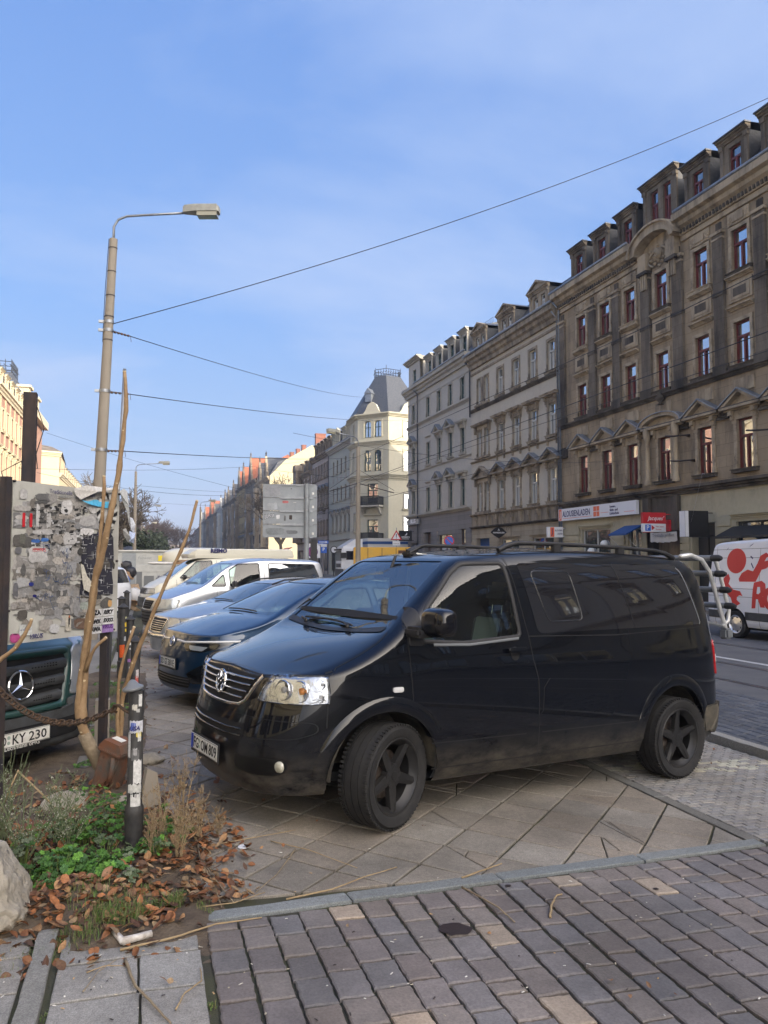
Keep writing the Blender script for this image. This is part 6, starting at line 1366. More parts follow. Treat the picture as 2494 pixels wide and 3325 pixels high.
# the other vehicles
def gen_cage(s):
 fo,wb,ro,W_,H=s['fo'],s['wb'],s['ro'],s['W'],s['H'];zn,xb,zb,xt,zt,xr,zr,zl,wt=s['zn'],s['xb'],s['zb'],s['xt'],s['zt'],s['xr'],s['zr'],s['belt'],s['wt']
 xe=-wb-ro;cn=s.get('corner',.42);zs=s.get('sill',.26);xro=s.get('xro',xe+.10);zlo=s.get('zlo',zl)
 bl_=s.get('blunt',1);plan=[(fo,0),(fo-.02*bl_,W_*.36),(fo-.10*bl_,W_*.66),(fo-.24*bl_,W_*.87),(fo-(cn+.06)*bl_,W_*.975),(fo-cn-.35,W_*.995),(xb,W_),(lerp(xb,xt,.5),W_),(xt-.05,W_),(lerp(xt,xr,.3),W_),(lerp(xt,xr,.6),W_),(lerp(xt,xr,.92),W_),(lerp(xr,xe,.45),W_*.985),(xe+.20,W_*.93),(xe+.06,W_*.75),(xe+.01,W_*.40),(xe,0)]
 he=lambda x:interp([(xb,zb),(fo-.14,zn)],x)
 bw=W_*.86
 top=[(fo-.13,0,zn),(fo-.14,W_*.34,zn),(fo-.20,W_*.58,zn),(fo-.32,W_*.76,zn+.012),(fo-.50,bw*.99,he(fo-.50)-.025),(lerp(fo-.5,xb,.5),bw,he(lerp(fo-.5,xb,.5))-.03),(xb,bw*.985,zb+.0),(lerp(xb,xt,.5),lerp(bw*.985,wt,.55),lerp(zb,zt,.5)+.01),(xt,wt,zt-.03),(lerp(xt,xr,.3),wt,H-.055),(lerp(xt,xr,.6),wt,lerp(H,zr,.35)-.055),(lerp(xt,xr,.92),wt*.985,lerp(H,zr,.85)-.055),(xr+(xro-xr)*.15,wt*.96,zr-.07),(xr+(xro-xr)*.32,wt*.92,zr-.13),(xr-.06+(xro-xr)*.25,wt*.70,zr-.10),(xr-.09+(xro-xr)*.25,wt*.36,zr-.085),(xr-.10+(xro-xr)*.25,0,zr-.08)]
 zr_={}
 rows=[]
 for c,(x,y)in enumerate(plan):
  tz=top[c][2];lo=[zs-.02,zs+.06,.46,zl*.72]
  if c<=5 or c==6:zz=[lo[0],lo[1],lo[2]]+[lerp(lo[2],tz,t)for t in(.38,.68,.84,.92,.97)]
  else:zz=[lo[0],lo[1],lo[2],zl*.72,zl*.93,zl]+[lerp(zl,tz,t)for t in(.5,.9)]
  col=[]
  for k,z in enumerate(zz):
   yk=[.93,.975,.995,1.0,.985,.955][k]if k<6 else None
   if c>=7 and c<=13:yy=y*yk if k<6 else lerp(y*.955,top[c][1],((z-zl)/(tz-zl))**1.25)
   elif c>13:yy=y*(yk if k<6 else 1)*(1 if z<zl else lerp(1,top[c][1]/max(y,.01),(z-zl)/max(.01,tz-zl)))if y>.01 else 0
   else:yy=y*(1-(1-(yk or .94))*.8)if c>3 else y
   xx=x
   if c<=4:w=1-c/5;xx=x-(.05*(z<.3)+interp([(.30,0),(.55,.0),(zn*.8,.03),(zn,.12)],z))*(w*.8+.2)
   if c>=12:
    w=min(1,(c-11)/3);tx=top[c][0];f_=0 if z<zlo*.9 else(z-zlo*.9)/max(.05,tz-zlo*.9);xx=lerp(x,tx,max(0,min(1,f_))**1.1*w)
   col.append((xx,yy,z))
  rows.append(col)
 cH=lambda t:lerp(H,zr,max(0,t))
 cen=[None,(fo-.45,he(fo-.45)+.035),(lerp(fo-.5,xb,.5)+.02,he(lerp(fo-.5,xb,.5))+.045),(xb+.02,zb+.02),(lerp(xb,xt,.5)+.02,lerp(zb,zt,.5)+.025),(xt,zt+.02),(lerp(xt,xr,.3),H),(lerp(xt,xr,.6),lerp(H,zr,.35)),(lerp(xt,xr,.92),lerp(H,zr,.85)),(xr,zr),None]
 return cage_body(plan,rows,top,cen,creases=(('cap',3,.6),('cap',5,.3),('row',8,.4,0,5),('row',4,.35,5,13),('row',8,.25,5,16)),levels=s.get('lev',3))
def gen_car(s,root):
 cage=gen_cage(s);P=M[s['paint']];r=s['r'];wb=s['wb'];W_=s['W']
 ar=lambda cx_:[(cx_+(r+.055)*cos(a*pi/16),r+.01+(r+.055)*sin(a*pi/16))for a in range(32)]
 xb,zb,xt,zt=s['xb'],s['zb'],s['xt'],s['zt'];wt=s['wt']
 ws=rounded([(W_*.80,zb+.03),(wt*.93,zt-.025),(-wt*.93,zt-.025),(-W_*.80,zb+.03)],.06)
 cuts=[prism_obj(ws,'F',lerp(xb,xt,1.6),3,M['gap'])]
 wins=s['wins'];wp=[rounded(w,.04)for w in wins]
 for w,see in zip(wp,s.get('see',[1]*len(wp))):
  if see:cuts.append(prism_obj(w,'L',-2,2,M['gap']))
 for cx_ in(0,-wb):
  for y0,y1 in((W_*.55,1.4),(-1.4,-W_*.55)):cuts.append(prism_obj(ar(cx_),'L',y0,y1,M['gap']))
 me,sk=make_body(cage,cuts,P,M['inside']);body=link(bpy.data.objects.new('body',me));body.parent=root
 def part(name,mb,m,par=root,sm=True):fixn(mb,sk);return mb.build(name,m,par,smooth=sm)
 part('windscreen',patch(sk,'F',ws,-.005,step=.08),M['windscreen'])
 sides=s.get('sides','LR')
 for sd_ in 'LR':
  for w,see in zip(wp,s.get('see',[1]*len(wp))):part('side_window',patch(sk,sd_,w,-.005 if see else .004,step=.08),M['sideglass']if see else M[s.get('dark','privacy')]);part('window_frame',ribbon(sk,sd_,w,closed=True,step=.05,prof=[(-.016,.001),(-.010,.005),(.006,.005),(.010,-.004)]),M[s.get('trimm','blackplastic')])
  g_=MB()
  for ln_ in s.get('gaps',[]):
   rb=ribbon(sk,sd_,ln_,.008,.0014);i=g_.pts(rb.v)
   for q in rb.f:g_.face(*(i+k for k in q))
  if g_.v:part('panel_gap',g_,M['gap'],sm=False)
  sg=1 if sd_=='L' else-1
  mx_,mz_=s['mirror'];h=sk.P(sd_,mx_,mz_)[0]
  mr=superblob(Vector((h.x,h.y+sg*.12,h.z+.03)),(.055,.095,.070),3.0);mo=mr.build('wing_mirror',M[s.get('mirm','blackplastic')],root,smooth=True);am=MB();am.bbox(h.x-.05,h.x+.03,min(h.y-sg*.02,h.y+sg*.1),max(h.y-sg*.02,h.y+sg*.1),h.z-.04,h.z+.01,.01);am.build('mirror_arm',M['blackplastic'],mo)
  part('door_handle',patch(sk,sd_,rounded([(s['hx'],s['belt']-.11),(s['hx']-.19,s['belt']-.11),(s['hx']-.19,s['belt']-.15),(s['hx'],s['belt']-.15)],.018),.035,thick=.03,step=.03),P)
  for cx_ in(0,-wb):
   lin=MB();pr=None
   for a in range(0,181,15):
    i=lin.pts([Vector((cx_+(r+.06)*cos(R(a)),sg*W_*.96,r+.01+(r+.06)*sin(R(a)))),Vector((cx_+(r+.06)*cos(R(a)),sg*W_*.52,r+.01+(r+.06)*sin(R(a))))])
    if pr is not None:lin.face(pr,i,i+1,pr+1)
    pr=i
   i=lin.pts([Vector((cx_+(r+.06)*cos(R(a)),sg*W_*.53,r+.01+(r+.06)*sin(R(a))))for a in range(0,181,20)]);lin.face(*range(i,i+10));lin.build('wheel_arch_liner',M['gap'],root)
   tyre_wheel('w',root,(cx_,sg*(W_-.115),r),r,r*.66,.20,M[s.get('rim','alu')],side=sg,style=s.get('rimstyle','cap'),spokes=7,detail=False)
  if s.get('arch_trim'):
   for cx_ in(0,-wb):part('wheel_arch',ribbon(sk,sd_,[(cx_+(r+.055)*cos(R(a)),r+.01+(r+.055)*sin(R(a)))for a in range(0,181,10)],step=.08,prof=[(.004,-.02),(.002,.012),(-.06,.012),(-.065,.0)]),M[s['arch_trim']])
 ub=MB();ub.box(-wb-.5,s['fo']-.3,-W_*.6,W_*.6,.2,.3);ub.build('underbody',M['inside'],root)
 I=MB();I.bbox(xb-.55,xb+.05,-W_*.8,W_*.8,s['belt']-.35,zb-.04,.05);I.build('dashboard',M['dash'],root,smooth=True)
 for y in(-.37,.37):
  S_=MB();S_.bbox(xt-.45,xt+.05,y-.24,y+.24,.45,.62,.05);S_.bbox(-.07,.07,-.23,.23,0,.62,.05,Matrix.Translation((xt-.42,y,.55))@Matrix.Rotation(-.25,4,'Y'));S_.bbox(-.05,.05,-.13,.13,.64,.82,.04,Matrix.Translation((xt-.42,y,.55))@Matrix.Rotation(-.25,4,'Y'));S_.build('seat',M['seatdark'],root,smooth=True)
 w=MB();w.tube([sk.P('F',lerp(-.5,.35,q/6),zb+.045+.01*sin(q*pi/6),.014)[0]for q in range(7)],.009,5);w.build('wiper',M['blackplastic'],root)
 return sk,part
def pose(front,th,fo,zg=0.0,pitch=.0):
 """matrix from the ground point under the middle of the front bumper"""
 f=Vector((cos(th),sin(th),pitch)).normalized();l=Vector((-sin(th),cos(th),0));u=f.cross(l);return axes(Vector((front[0],front[1],zg))-f*fo,f,l,u)
car_paint('bluepaint',(.006,.030,.075),.35,coat=1,metal=.55);car_paint('estatepaint',(.30,.33,.37),.35,metal=.6);car_paint('silverpaint',(.50,.52,.55),.30,metal=.75);car_paint('creampaint',(.62,.60,.50),.4,coat=.6,dusty=.3,dz=(.2,.7));car_paint('tealpaint',(.01,.16,.17),.35);car_paint('whitepaint',(.74,.76,.80),.35,coat=.7);car_paint('greenpaint',(.012,.055,.050),.4,coat=.6,dusty=.35,dz=(.2,.9),dcol=(.12,.12,.11));mat('yellowpaint',(.72,.40,.03),.5,col2=(.60,.36,.05),vscale=1.5);mat('lampgrey',(.45,.48,.50),.15,metal=.5,coat=1,bump=.3,bscale=12,bdist=.02)
def side_xy(v):return[(a,b)for a,b in v]
# dark blue electric SUV
root=thing('parked_car','dark blue glossy SUV with slim headlamps parked just behind the black van','car',mtx=pose((.23,9.72),R(198.5),.83,.03,.03))
s=dict(fo=.83,wb=2.77,ro=.95,W=.925,H=1.62,zn=.90,xb=-.12,zb=1.09,xt=-1.02,zt=1.53,xr=-3.1,zr=1.50,xro=-3.62,zlo=1.05,belt=1.03,wt=.60,r=.36,paint='bluepaint',corner=.40,sill=.24,wins=[[(-.55,1.06),(-1.25,1.44),(-1.60,1.46),(-1.62,1.06)],[(-1.72,1.06),(-1.70,1.46),(-2.45,1.42),(-2.75,1.10)]],see=[1,0],gaps=[[(-.42,1.0),(-.45,.35)],[(-1.66,1.0),(-1.67,.35)]],mirror=(-.62,1.08),hx=-1.35,mirm='gloss',arch_trim='blackplastic',rim='darkrim')
sk,part=gen_car(s,root)
for sg in(1,-1):
 hp=[(sg*a,b)for a,b in((.33,.775),(.40,.70),(.62,.69),(.80,.735),(.875,.815),(.66,.80))]
 hl_=part('headlight',patch(sk,'F',rounded(hp,.02),.004,step=.04),M['gloss']);part('lamp_glass',patch(sk,'F',rounded([(sg*a,b)for a,b in((.44,.765),(.48,.715),(.66,.71),(.72,.76))],.02),.008,step=.04),M['lampgrey'],hl_)
 part('light_bar',ribbon(sk,'F',[(sg*.12,.80),(sg*.34,.792),(sg*.62,.812),(sg*.88,.83)],step=.05,prof=[(-.012,.004),(-.008,.010),(.008,.010),(.012,.004)]),M['whitelens'])
 part('air_inlet',patch(sk,'F',rounded([(sg*a,b)for a,b in((.46,.44),(.80,.62),(.86,.60),(.84,.36),(.56,.33))],.03),.003,step=.05),M['gloss'])
part('lower_intake',patch(sk,'F',rounded([(-.58,.40),(.58,.40),(.50,.28),(-.50,.28)],.03),.003,step=.06),M['gap'])
for z in(.31,.345,.375):part('intake_bar',ribbon(sk,'F',[(-.52,z),(.52,z)],step=.08,prof=[(-.006,.003),(0,.014),(.006,.003)]),M['blackplastic'])
h=sk.P('F',0,.775,.012)[0];bd=MB();bzm=axes(h,Vector((0,1,0)),Vector((-.2,0,.98)),Vector((.98,0,.2)));bd.lathe([(.05,0),(.056,.008),(.064,.008),(.066,0)],28,bzm)
for st in([(-.02,.046),(0,.006),(.02,.046)],[(-.04,.03),(-.02,-.042),(0,-.004),(.02,-.042),(.04,.03)]):bd.tube([bzm@Vector((a,b,.006))for a,b in st],.005,5)
bd.build('badge',M['chrome'],root,smooth=True)
number_plate(root,axes(sk.P('F',0,.535,.016)[0],Vector((0,1,0)),Vector((0,0,1)),Vector((1,0,0))),([('DD',.010,.085),('GT',.150,.09),('381E',.26,.195)],.118))
for sg in(1,-1):rr=MB();rr.tube([sk.P('T',x,sg*.56,.03 if-2.9<x<-1.3 else .005)[0]for x in(-1.1,-1.3,-1.8,-2.4,-2.9,-3.1)],.014,6);rr.build('roof_rail',M['blackplastic'],root,smooth=True)
# blue-grey estate
root=thing('parked_car','silvery blue estate car with upright chrome grille, mostly hidden behind the dark blue SUV','car',mtx=pose((.12,14.1),R(198),.84,.04,.02))
s=dict(fo=.84,wb=2.85,ro=1.15,W=.91,H=1.48,zn=.78,xb=-.42,zb=.99,xt=-1.18,zt=1.38,xr=-3.5,zr=1.40,belt=.93,wt=.58,r=.33,paint='estatepaint',corner=.42,sill=.2,wins=[[(-.85,.98),(-1.4,1.33),(-1.75,1.35),(-1.8,.98)],[(-1.9,.98),(-1.88,1.35),(-2.7,1.34),(-2.8,.98)]],see=[1,1],gaps=[[(-.6,.92),(-.6,.3)]],mirror=(-.92,.98),hx=-1.5,mirm='estatepaint')
sk,part=gen_car(s,root)
gr_=part('grille',patch(sk,'F',rounded([(-.34,.73),(.34,.73),(.27,.52),(-.27,.52)],.03),.004,step=.05),M['gap']);part('grille_surround',ribbon(sk,'F',rounded([(-.36,.745),(.36,.745),(.28,.505),(-.28,.505)],.03),closed=True,step=.04,prof=[(-.014,.002),(0,.016),(.014,.002)]),M['chrome'],gr_)
for k in range(5):part('grille_bar',ribbon(sk,'F',[(-.31+.01*k,.69-.035*k),(.31-.01*k,.69-.035*k)],step=.08,prof=[(-.007,.004),(0,.016),(.007,.004)]),M['chrome'],gr_)
for sg in(1,-1):
 part('headlight',patch(sk,'F',[(sg*(.56+.13*cos(a*pi/10)),.68+.085*sin(a*pi/10))for a in range(20)],.012,thick=.01,step=.06),M['lampgrey']);part('headlight',patch(sk,'F',[(sg*(.78+.09*cos(a*pi/10)),.69+.075*sin(a*pi/10))for a in range(20)],.012,thick=.01,step=.06),M['lampgrey'])
part('bumper_trim',ribbon(sk,'F',[(-.85,.46),(0,.44),(.85,.46)],step=.06,prof=[(-.03,.0),(-.025,.03),(.02,.035),(.03,.0)]),M['chrome'])
for sg in(1,-1):rr=MB();rr.tube([sk.P('T',x,sg*.53,.045 if-3.2<x<-1.35 else .005)[0]for x in(-1.15,-1.4,-1.9,-2.5,-3.1,-3.35)],.016,6);rr.build('roof_rail',M['blackplastic'],root,smooth=True)
# silver compact van
root=thing('parked_van','silver compact people-carrier van with black bumper, third in the parked row','van',mtx=pose((-.05,18.6),R(196),.87,.05,.01))
s=dict(fo=.87,wb=2.68,ro=.85,W=.90,H=1.83,zn=.88,xb=-.22,zb=1.16,xt=-.95,zt=1.70,xr=-3.3,zr=1.80,belt=1.12,wt=.66,r=.32,paint='silverpaint',corner=.42,sill=.22,wins=[[(-.40,1.15),(-.72,1.42),(-.74,1.15)],[(-.86,1.15),(-.86,1.52),(-1.10,1.66),(-1.62,1.68),(-1.60,1.16)],[(-1.86,1.18),(-1.88,1.68),(-3.12,1.66),(-3.26,1.22)]],see=[1,1,0],dark='pane_dim',gaps=[[(-.52,1.05),(-.52,.35)],[(-1.74,1.72),(-1.72,.35)],[(-2.55,1.66),(-2.55,1.2)],[(-1.9,1.14),(-3.3,1.16)]],mirror=(-.92,1.17),hx=-1.35,arch_trim=None)
sk,part=gen_car(s,root)
part('bumper',patch(sk,'F',rounded([(-.84,.60),(.84,.60),(.86,.26),(-.86,.26)],.05),.018,thick=.018,step=.06,rings=(1,.97,.9,.8,.6,.35,.12)),M['greyplastic'])
for z in(.34,.41,.48,.55):part('bumper_slot',ribbon(sk,'F',[(-.6,z),(.6,z)],step=.06,prof=[(-.012,.02),(0,.022),(.012,.02)]),M['gap'])
part('grille',patch(sk,'F',rounded([(-.36,.82),(.36,.82),(.28,.63),(-.28,.63)],.03),.006,step=.05),M['gap'])
for k in range(3):part('grille_bar',ribbon(sk,'F',[(-.32+.02*k,.78-.045*k),(.32-.02*k,.78-.045*k)],step=.08,prof=[(-.008,.006),(0,.02),(.008,.006)]),M['greyplastic'])
for sg in(1,-1):part('headlight',patch(sk,'F',rounded([(sg*a,b)for a,b in((.40,.64),(.44,.80),(.70,.86),(.855,.86),(.86,.66),(.62,.62))],.04),.008,thick=.008,step=.05),M['lampgrey']);part('side_marker',patch(sk,'LR'[sg<0],rounded([(-.24,.83),(-.14,.83),(-.14,.79),(-.24,.79)],.018),.01,thick=.01,step=.03),M['whitelens'])
for sg in(1,-1):part('bumper_corner',patch(sk,'LR'[sg<0],rounded([(.84,.60),(.40,.60),(.40,.24),(.84,.24)],.03),.012,thick=.012,step=.06),M['greyplastic'])
# cream camper with a lifting roof
root=thing('parked_van','cream camper van with a flat pop-up roof lettered in dark capitals, behind the silver van','van',mtx=pose((-.22,24.8),R(190),.90,.05))
s=dict(fo=.90,wb=2.92,ro=.97,W=.92,H=1.86,zn=.92,xb=.12,zb=1.22,xt=-.62,zt=1.76,xr=-3.65,zr=1.86,belt=1.18,wt=.70,r=.33,paint='creampaint',corner=.30,sill=.28,wins=[[(-.12,1.20),(-.66,1.70),(-1.12,1.72),(-1.14,1.20)],[(-1.4,1.22),(-1.4,1.70),(-2.3,1.70),(-2.3,1.22)],[(-2.5,1.22),(-2.5,1.70),(-3.5,1.68),(-3.55,1.22)]],see=[1,0,0],dark='pane_dim',gaps=[[(-.02,1.15),(-.05,.4)],[(-1.27,1.74),(-1.27,.35)]],mirror=(-.24,1.20),hx=-1.0)
sk,part=gen_car(s,root)
rf=MB();ol=[(-.40,0),(-.44,.50),(-.62,.66),(-3.85,.68),(-3.90,.5),(-3.92,0),(-3.90,-.5),(-3.85,-.68),(-.62,-.66),(-.44,-.50)];rings=[]
for z,k in((1.80,.985),(1.87,1.0),(1.90,1.0),(1.905,.985),(1.93,.985),(2.06,.965),(2.095,.90)):rings.append(rf.pts([((x+2.15)*k-2.15,y*k,z+(.0 if x>-.7 else 0)-(.10 if(x>-.5 and z>2.0)else 0))for x,y in ol]))
for a,b in zip(rings,rings[1:]):
 for k in range(10):rf.face(a+k,a+(k+1)%10,b+(k+1)%10,b+k)
rf.face(*range(rings[-1],rings[-1]+10));ro_=rf.build('pop_up_roof',M['creampaint'],root,smooth=True,angle=35)
text_on('REIMO',axes(Vector((-1.10,.672,1.965)),Vector((-1,0,0)),Vector((0,.17,1)).normalized(),Vector((0,1,-.17)).normalized()),ro_,M['signtext'],width=.52,size=.12,extrude=.004,bold=.006)
part('grille',patch(sk,'F',rounded([(-.80,.90),(.80,.90),(.80,.72),(-.80,.72)],.03),.004,step=.06),M['greyplastic'])
for z in(.76,.80,.84):part('grille_bar',ribbon(sk,'F',[(-.45,z),(.45,z)],step=.08,prof=[(-.01,.004),(0,.018),(.01,.004)]),M['blackplastic'])
for sg in(1,-1):part('headlight',patch(sk,'F',rounded([(sg*.48,.74),(sg*.48,.89),(sg*.80,.89),(sg*.83,.74)],.02),.01,thick=.01,step=.05),M['lampgrey'])
part('bumper',patch(sk,'F',rounded([(-.86,.62),(.86,.62),(.88,.34),(-.88,.34)],.05),.04,thick=.04,step=.06),M['greyplastic'])
for sg in(1,-1):part('bumper_corner',patch(sk,'LR'[sg<0],rounded([(.88,.62),(.42,.62),(.42,.34),(.88,.34)],.03),.02,thick=.02,step=.06),M['greyplastic'])
part('antenna',MB(),M['iron'])if False else None
# teal van and a dark van with a cream high roof behind it
def boxvan(label,front,th,paint,roof=None,L=4.79,H=1.94,zg=.0,fo=.9):
 root=thing('parked_van',label,'van',mtx=pose(front,th,fo,zg));s=dict(fo=.90,wb=2.92,ro=.97,W=.92,H=H,zn=.92,xb=.12,zb=1.22,xt=-.62,zt=1.80,xr=-3.65,zr=H-.02,belt=1.18,wt=.72,r=.33,paint=paint,corner=.30,sill=.28,lev=2,wins=[[(-.12,1.20),(-.66,1.72),(-1.12,1.74),(-1.14,1.20)],[(-1.4,1.22),(-1.4,1.72),(-3.5,1.70),(-3.55,1.22)]],see=[1,0],mirror=(-.24,1.20),hx=-1.0)
 sk,part=gen_car(s,root)
 for sg in(1,-1):part('headlight',patch(sk,'F',rounded([(sg*.48,.74),(sg*.48,.89),(sg*.80,.89),(sg*.83,.74)],.02),.01,thick=.01,step=.05),M['lampgrey'])
 part('bumper',patch(sk,'F',rounded([(-.86,.62),(.86,.62),(.88,.34),(-.88,.34)],.05),.04,thick=.04,step=.06),M['greyplastic'])
 if roof:
  b=superblob(Vector((-2.0,0,H-.12)),(1.95,.80,.62),3.4,28,12);b.build('high_roof',M['creampaint'],root,smooth=True)
 return root
boxvan('teal van standing beyond the white container',(.35,36.4),R(187),'tealpaint')
boxvan('dark green van with a domed cream high roof, beyond the teal van',(-.25,40.6),R(187),'greenpaint',roof=True)
# white estate seen from behind at the left, beyond the poster board
root=thing('parked_car','white car seen between the poster board and the rubbish heap','car',mtx=pose((-4.6,27.6),R(150),.85,.0))
s=dict(fo=.85,wb=2.7,ro=.9,W=.90,H=1.66,zn=.88,xb=-.15,zb=1.08,xt=-.95,zt=1.55,xr=-3.2,zr=1.62,belt=1.0,wt=.64,r=.33,paint='whitepaint',sill=.25,lev=2,wins=[[(-.5,1.05),(-1.1,1.50),(-1.6,1.52),(-1.6,1.05)],[(-1.75,1.05),(-1.75,1.52),(-3.0,1.50),(-3.1,1.08)]],see=[1,0],mirror=(-.6,1.06),hx=-1.3);sk,part=gen_car(s,root)
part('rear_window',patch(sk,'B',rounded([(-.62,1.08),(.62,1.08),(.52,1.50),(-.52,1.50)],.05),.005,step=.06),M['privacy'])
# dark green large van at the left edge, facing the camera
root=thing('parked_van','dark green large van with round star emblem in slatted grille, behind the poster board','van',mtx=pose((-.98,6.86),R(-43.5),1.0,-.06))
s=dict(fo=1.0,wb=3.66,ro=1.2,W=.99,H=2.62,zn=1.12,xb=.10,zb=1.42,xt=-.75,zt=2.25,xr=-4.4,zr=2.6,belt=1.30,wt=.78,r=.34,paint='greenpaint',corner=.50,blunt=.62,sill=.30,wins=[[(-.15,1.36),(-.78,2.08),(-1.3,2.10),(-1.3,1.36)]],see=[1],mirror=(-.35,1.42),hx=-1.1)
sk,part=gen_car(s,root)
part('bumper',patch(sk,'F',rounded([(-.93,.66),(-.45,.58),(.45,.58),(.93,.66),(.94,.26),(-.94,.26)],.05),.03,thick=.03,step=.06,rings=(1,.97,.9,.8,.6,.35,.12)),M['greyplastic'])
for sg in(1,-1):part('bumper_corner',patch(sk,'LR'[sg<0],rounded([(.95,.66),(.40,.70),(.40,.28),(.95,.28)],.03),.022,thick=.022,step=.06),M['greyplastic'])
part('bumper_intake',patch(sk,'F',rounded([(-.75,.50),(.75,.50),(.62,.36),(-.62,.36)],.05),.035,step=.06),M['gap'])
gr_=part('grille',patch(sk,'F',rounded([(-.54,1.03),(.54,1.03),(.44,.64),(-.44,.64)],.05),.008,step=.05),M['gap'])
part('grille_surround',ribbon(sk,'F',rounded([(-.58,1.06),(.58,1.06),(.47,.61),(-.47,.61)],.06),closed=True,step=.05,prof=[(-.035,.002),(-.02,.03),(.015,.035),(.035,.0)]),M['greenpaint'],gr_)
for k in range(3):
 z=.955-.125*k;w_=.50-.04*k
 part('grille_slat',ribbon(sk,'F',[(-w_,z),(0,z-.015),(w_,z)],step=.06,prof=[(-.045,.01),(-.035,.040),(.020,.052),(.035,.030),(.042,.010)]),M['greyplastic'],gr_)
 hb=MB()
 for j in range(26):
  for i_ in range(2):
   y=-w_+.12+(2*w_-.24)*j/25
   if abs(y)<.13:continue
   h=sk.P('F',y,z-.012+.018*i_,.047)[0];hb.box(h.x-.002,h.x+.003,h.y-.007,h.y+.007,h.z-.005,h.z+.005)
 hb.build('grille_holes',M['gap'],gr_)
h=sk.P('F',0,.83,.062)[0];zc=Vector((1,0,.12)).normalized();mm_=axes(h,Vector((0,1,0)),zc.cross(Vector((0,1,0))),zc)
st=MB();st.lathe([(0,-.02),(.115,-.02),(.122,-.005)],36,mm_);st.build('badge_backing',M['gap'],gr_,smooth=True)
st=MB();st.lathe([(.103,-.004),(.105,.008),(.112,.012),(.120,.006),(.121,-.004)],48,mm_)
for k in range(3):
 a=pi/2+2*pi*k/3;tip=Vector((.108*cos(a),.108*sin(a),.006));l_=Vector((.020*cos(a+pi*2/3*.5),.020*sin(a+pi/3),.002));r__=Vector((.020*cos(a-pi/3),.020*sin(a-pi/3),.002));c0=Vector((0,0,.022));i=st.pts([mm_@p for p in(c0,Vector((.018*cos(a+pi/3),.018*sin(a+pi/3),.002)),tip,Vector((.018*cos(a-pi/3),.018*sin(a-pi/3),.002)))]);st.face(i,i+2,i+1);st.face(i,i+3,i+2)
st.build('badge',M['chrome'],gr_)
for sg in(1,-1):part('headlight',patch(sk,'F',rounded([(sg*a,b)for a,b in((.62,1.05),(.56,.68),(.72,.66),(.955,.76),(.95,1.10),(.80,1.20))],.03),.012,thick=.012,step=.04),M['lampgrey'])
pl=number_plate(root,axes(sk.P('F',0,.43,.075)[0],Vector((0,1,0)),Vector((0,0,1)),Vector((1,0,0))),([('D',.02,.045),('KY',.120,.12),('230',.27,.17)],.085),frame=True)
text_on('Lechmann oHG',Matrix.Translation((-.16,-.078,.0)),pl,M['plate'],width=.32,size=.03,extrude=.001)
# street furniture, plants, litter
class Col(MB):
 """mesh builder with one colour per face"""
 def __init__(s):super().__init__();s.c=[];s.col=(1,1,1)
 def face(s,*idx):super().face(*idx);s.c.append(s.col)
 def done(s,name,m,parent=None,world=False,smooth=False):
  if world and parent is not None:inv=XF[parent.name].inverted();s.v=[tuple(inv@Vector(p))for p in s.v]
  me=s.mesh(name,m,smooth);at=me.color_attributes.new('tone','FLOAT_COLOR','CORNER');buf=[]
  for p,c in zip(me.polygons,s.c):buf+=[*c,1]*p.loop_total
  at.data.foreach_set('color',buf);o=link(bpy.data.objects.new(name,me))
  if parent is not None:o.parent=parent
  return o
stone_mat('paper',None,.22,bscale=35,speck=.18,bump=.25,rough=.8);stone_mat('leafmat',None,.10,bscale=60,speck=.22,bump=.2,rough=.65)
for n_ in('leafmat',):
 t=M[n_].node_tree;b=t.nodes['Principled BSDF'];b.inputs['Subsurface Weight'].default_value=.0
mat('concrete',(.30,.265,.215),.85,col2=(.24,.21,.17),vscale=2.5,streak=.8,bump=.25,bscale=60);mat('galv',(.34,.36,.38),.45,metal=.7,col2=(.26,.27,.29),vscale=6);mat('signback',(.30,.325,.34),.55,metal=.25,col2=(.24,.26,.275),vscale=3);mat('darksteel',(.022,.022,.028),.6,col2=(.05,.035,.03),vscale=5,bump=.2,bscale=80)
mat('rust',(.17,.065,.030),.85,col2=(.075,.075,.065),vscale=7,vdetail=10,bump=.4,bscale=60);mat('chainiron',(.075,.058,.045),.65,metal=.6,col2=(.12,.07,.04),vscale=30);mat('bark',(.26,.165,.085),.8,col2=(.36,.245,.135),vscale=12,bump=.5,bscale=60,bdist=.004);mat('barkold',(.26,.205,.135),.85,col2=(.18,.14,.09),vscale=20,bump=.8,bscale=60);mat('treebark',(.10,.082,.062),.95,col2=(.16,.135,.10),vscale=3);mat('cutwood',(.60,.48,.30),.8)
mat('lamphead',(.38,.38,.34),.5,col2=(.28,.28,.25),vscale=8);mat('lampglass',(.33,.31,.22),.25,coat=1);mat('wire',(.020,.022,.026),.6);mat('rock',(.36,.325,.265),.92,col2=(.24,.215,.17),vscale=8,vdetail=12,bump=.8,bscale=30,bdist=.02);mat('brickpiece',(.20,.085,.05),.9,col2=(.12,.06,.04),vscale=20,bump=.5);mat('greenstem',(.13,.16,.08),.85);mat('drystem',(.36,.27,.15),.85,col2=(.28,.2,.11),vscale=20);mat('drytwig',(.20,.15,.10),.85,col2=(.30,.24,.15),vscale=15);mat('pvc',(.62,.60,.56),.5,col2=(.35,.30,.25),vscale=25);mat('purple',(.09,.02,.16),.5);mat('signyellow',(.75,.60,.03),.45);mat('tealtext',(.25,.27,.27),.6)
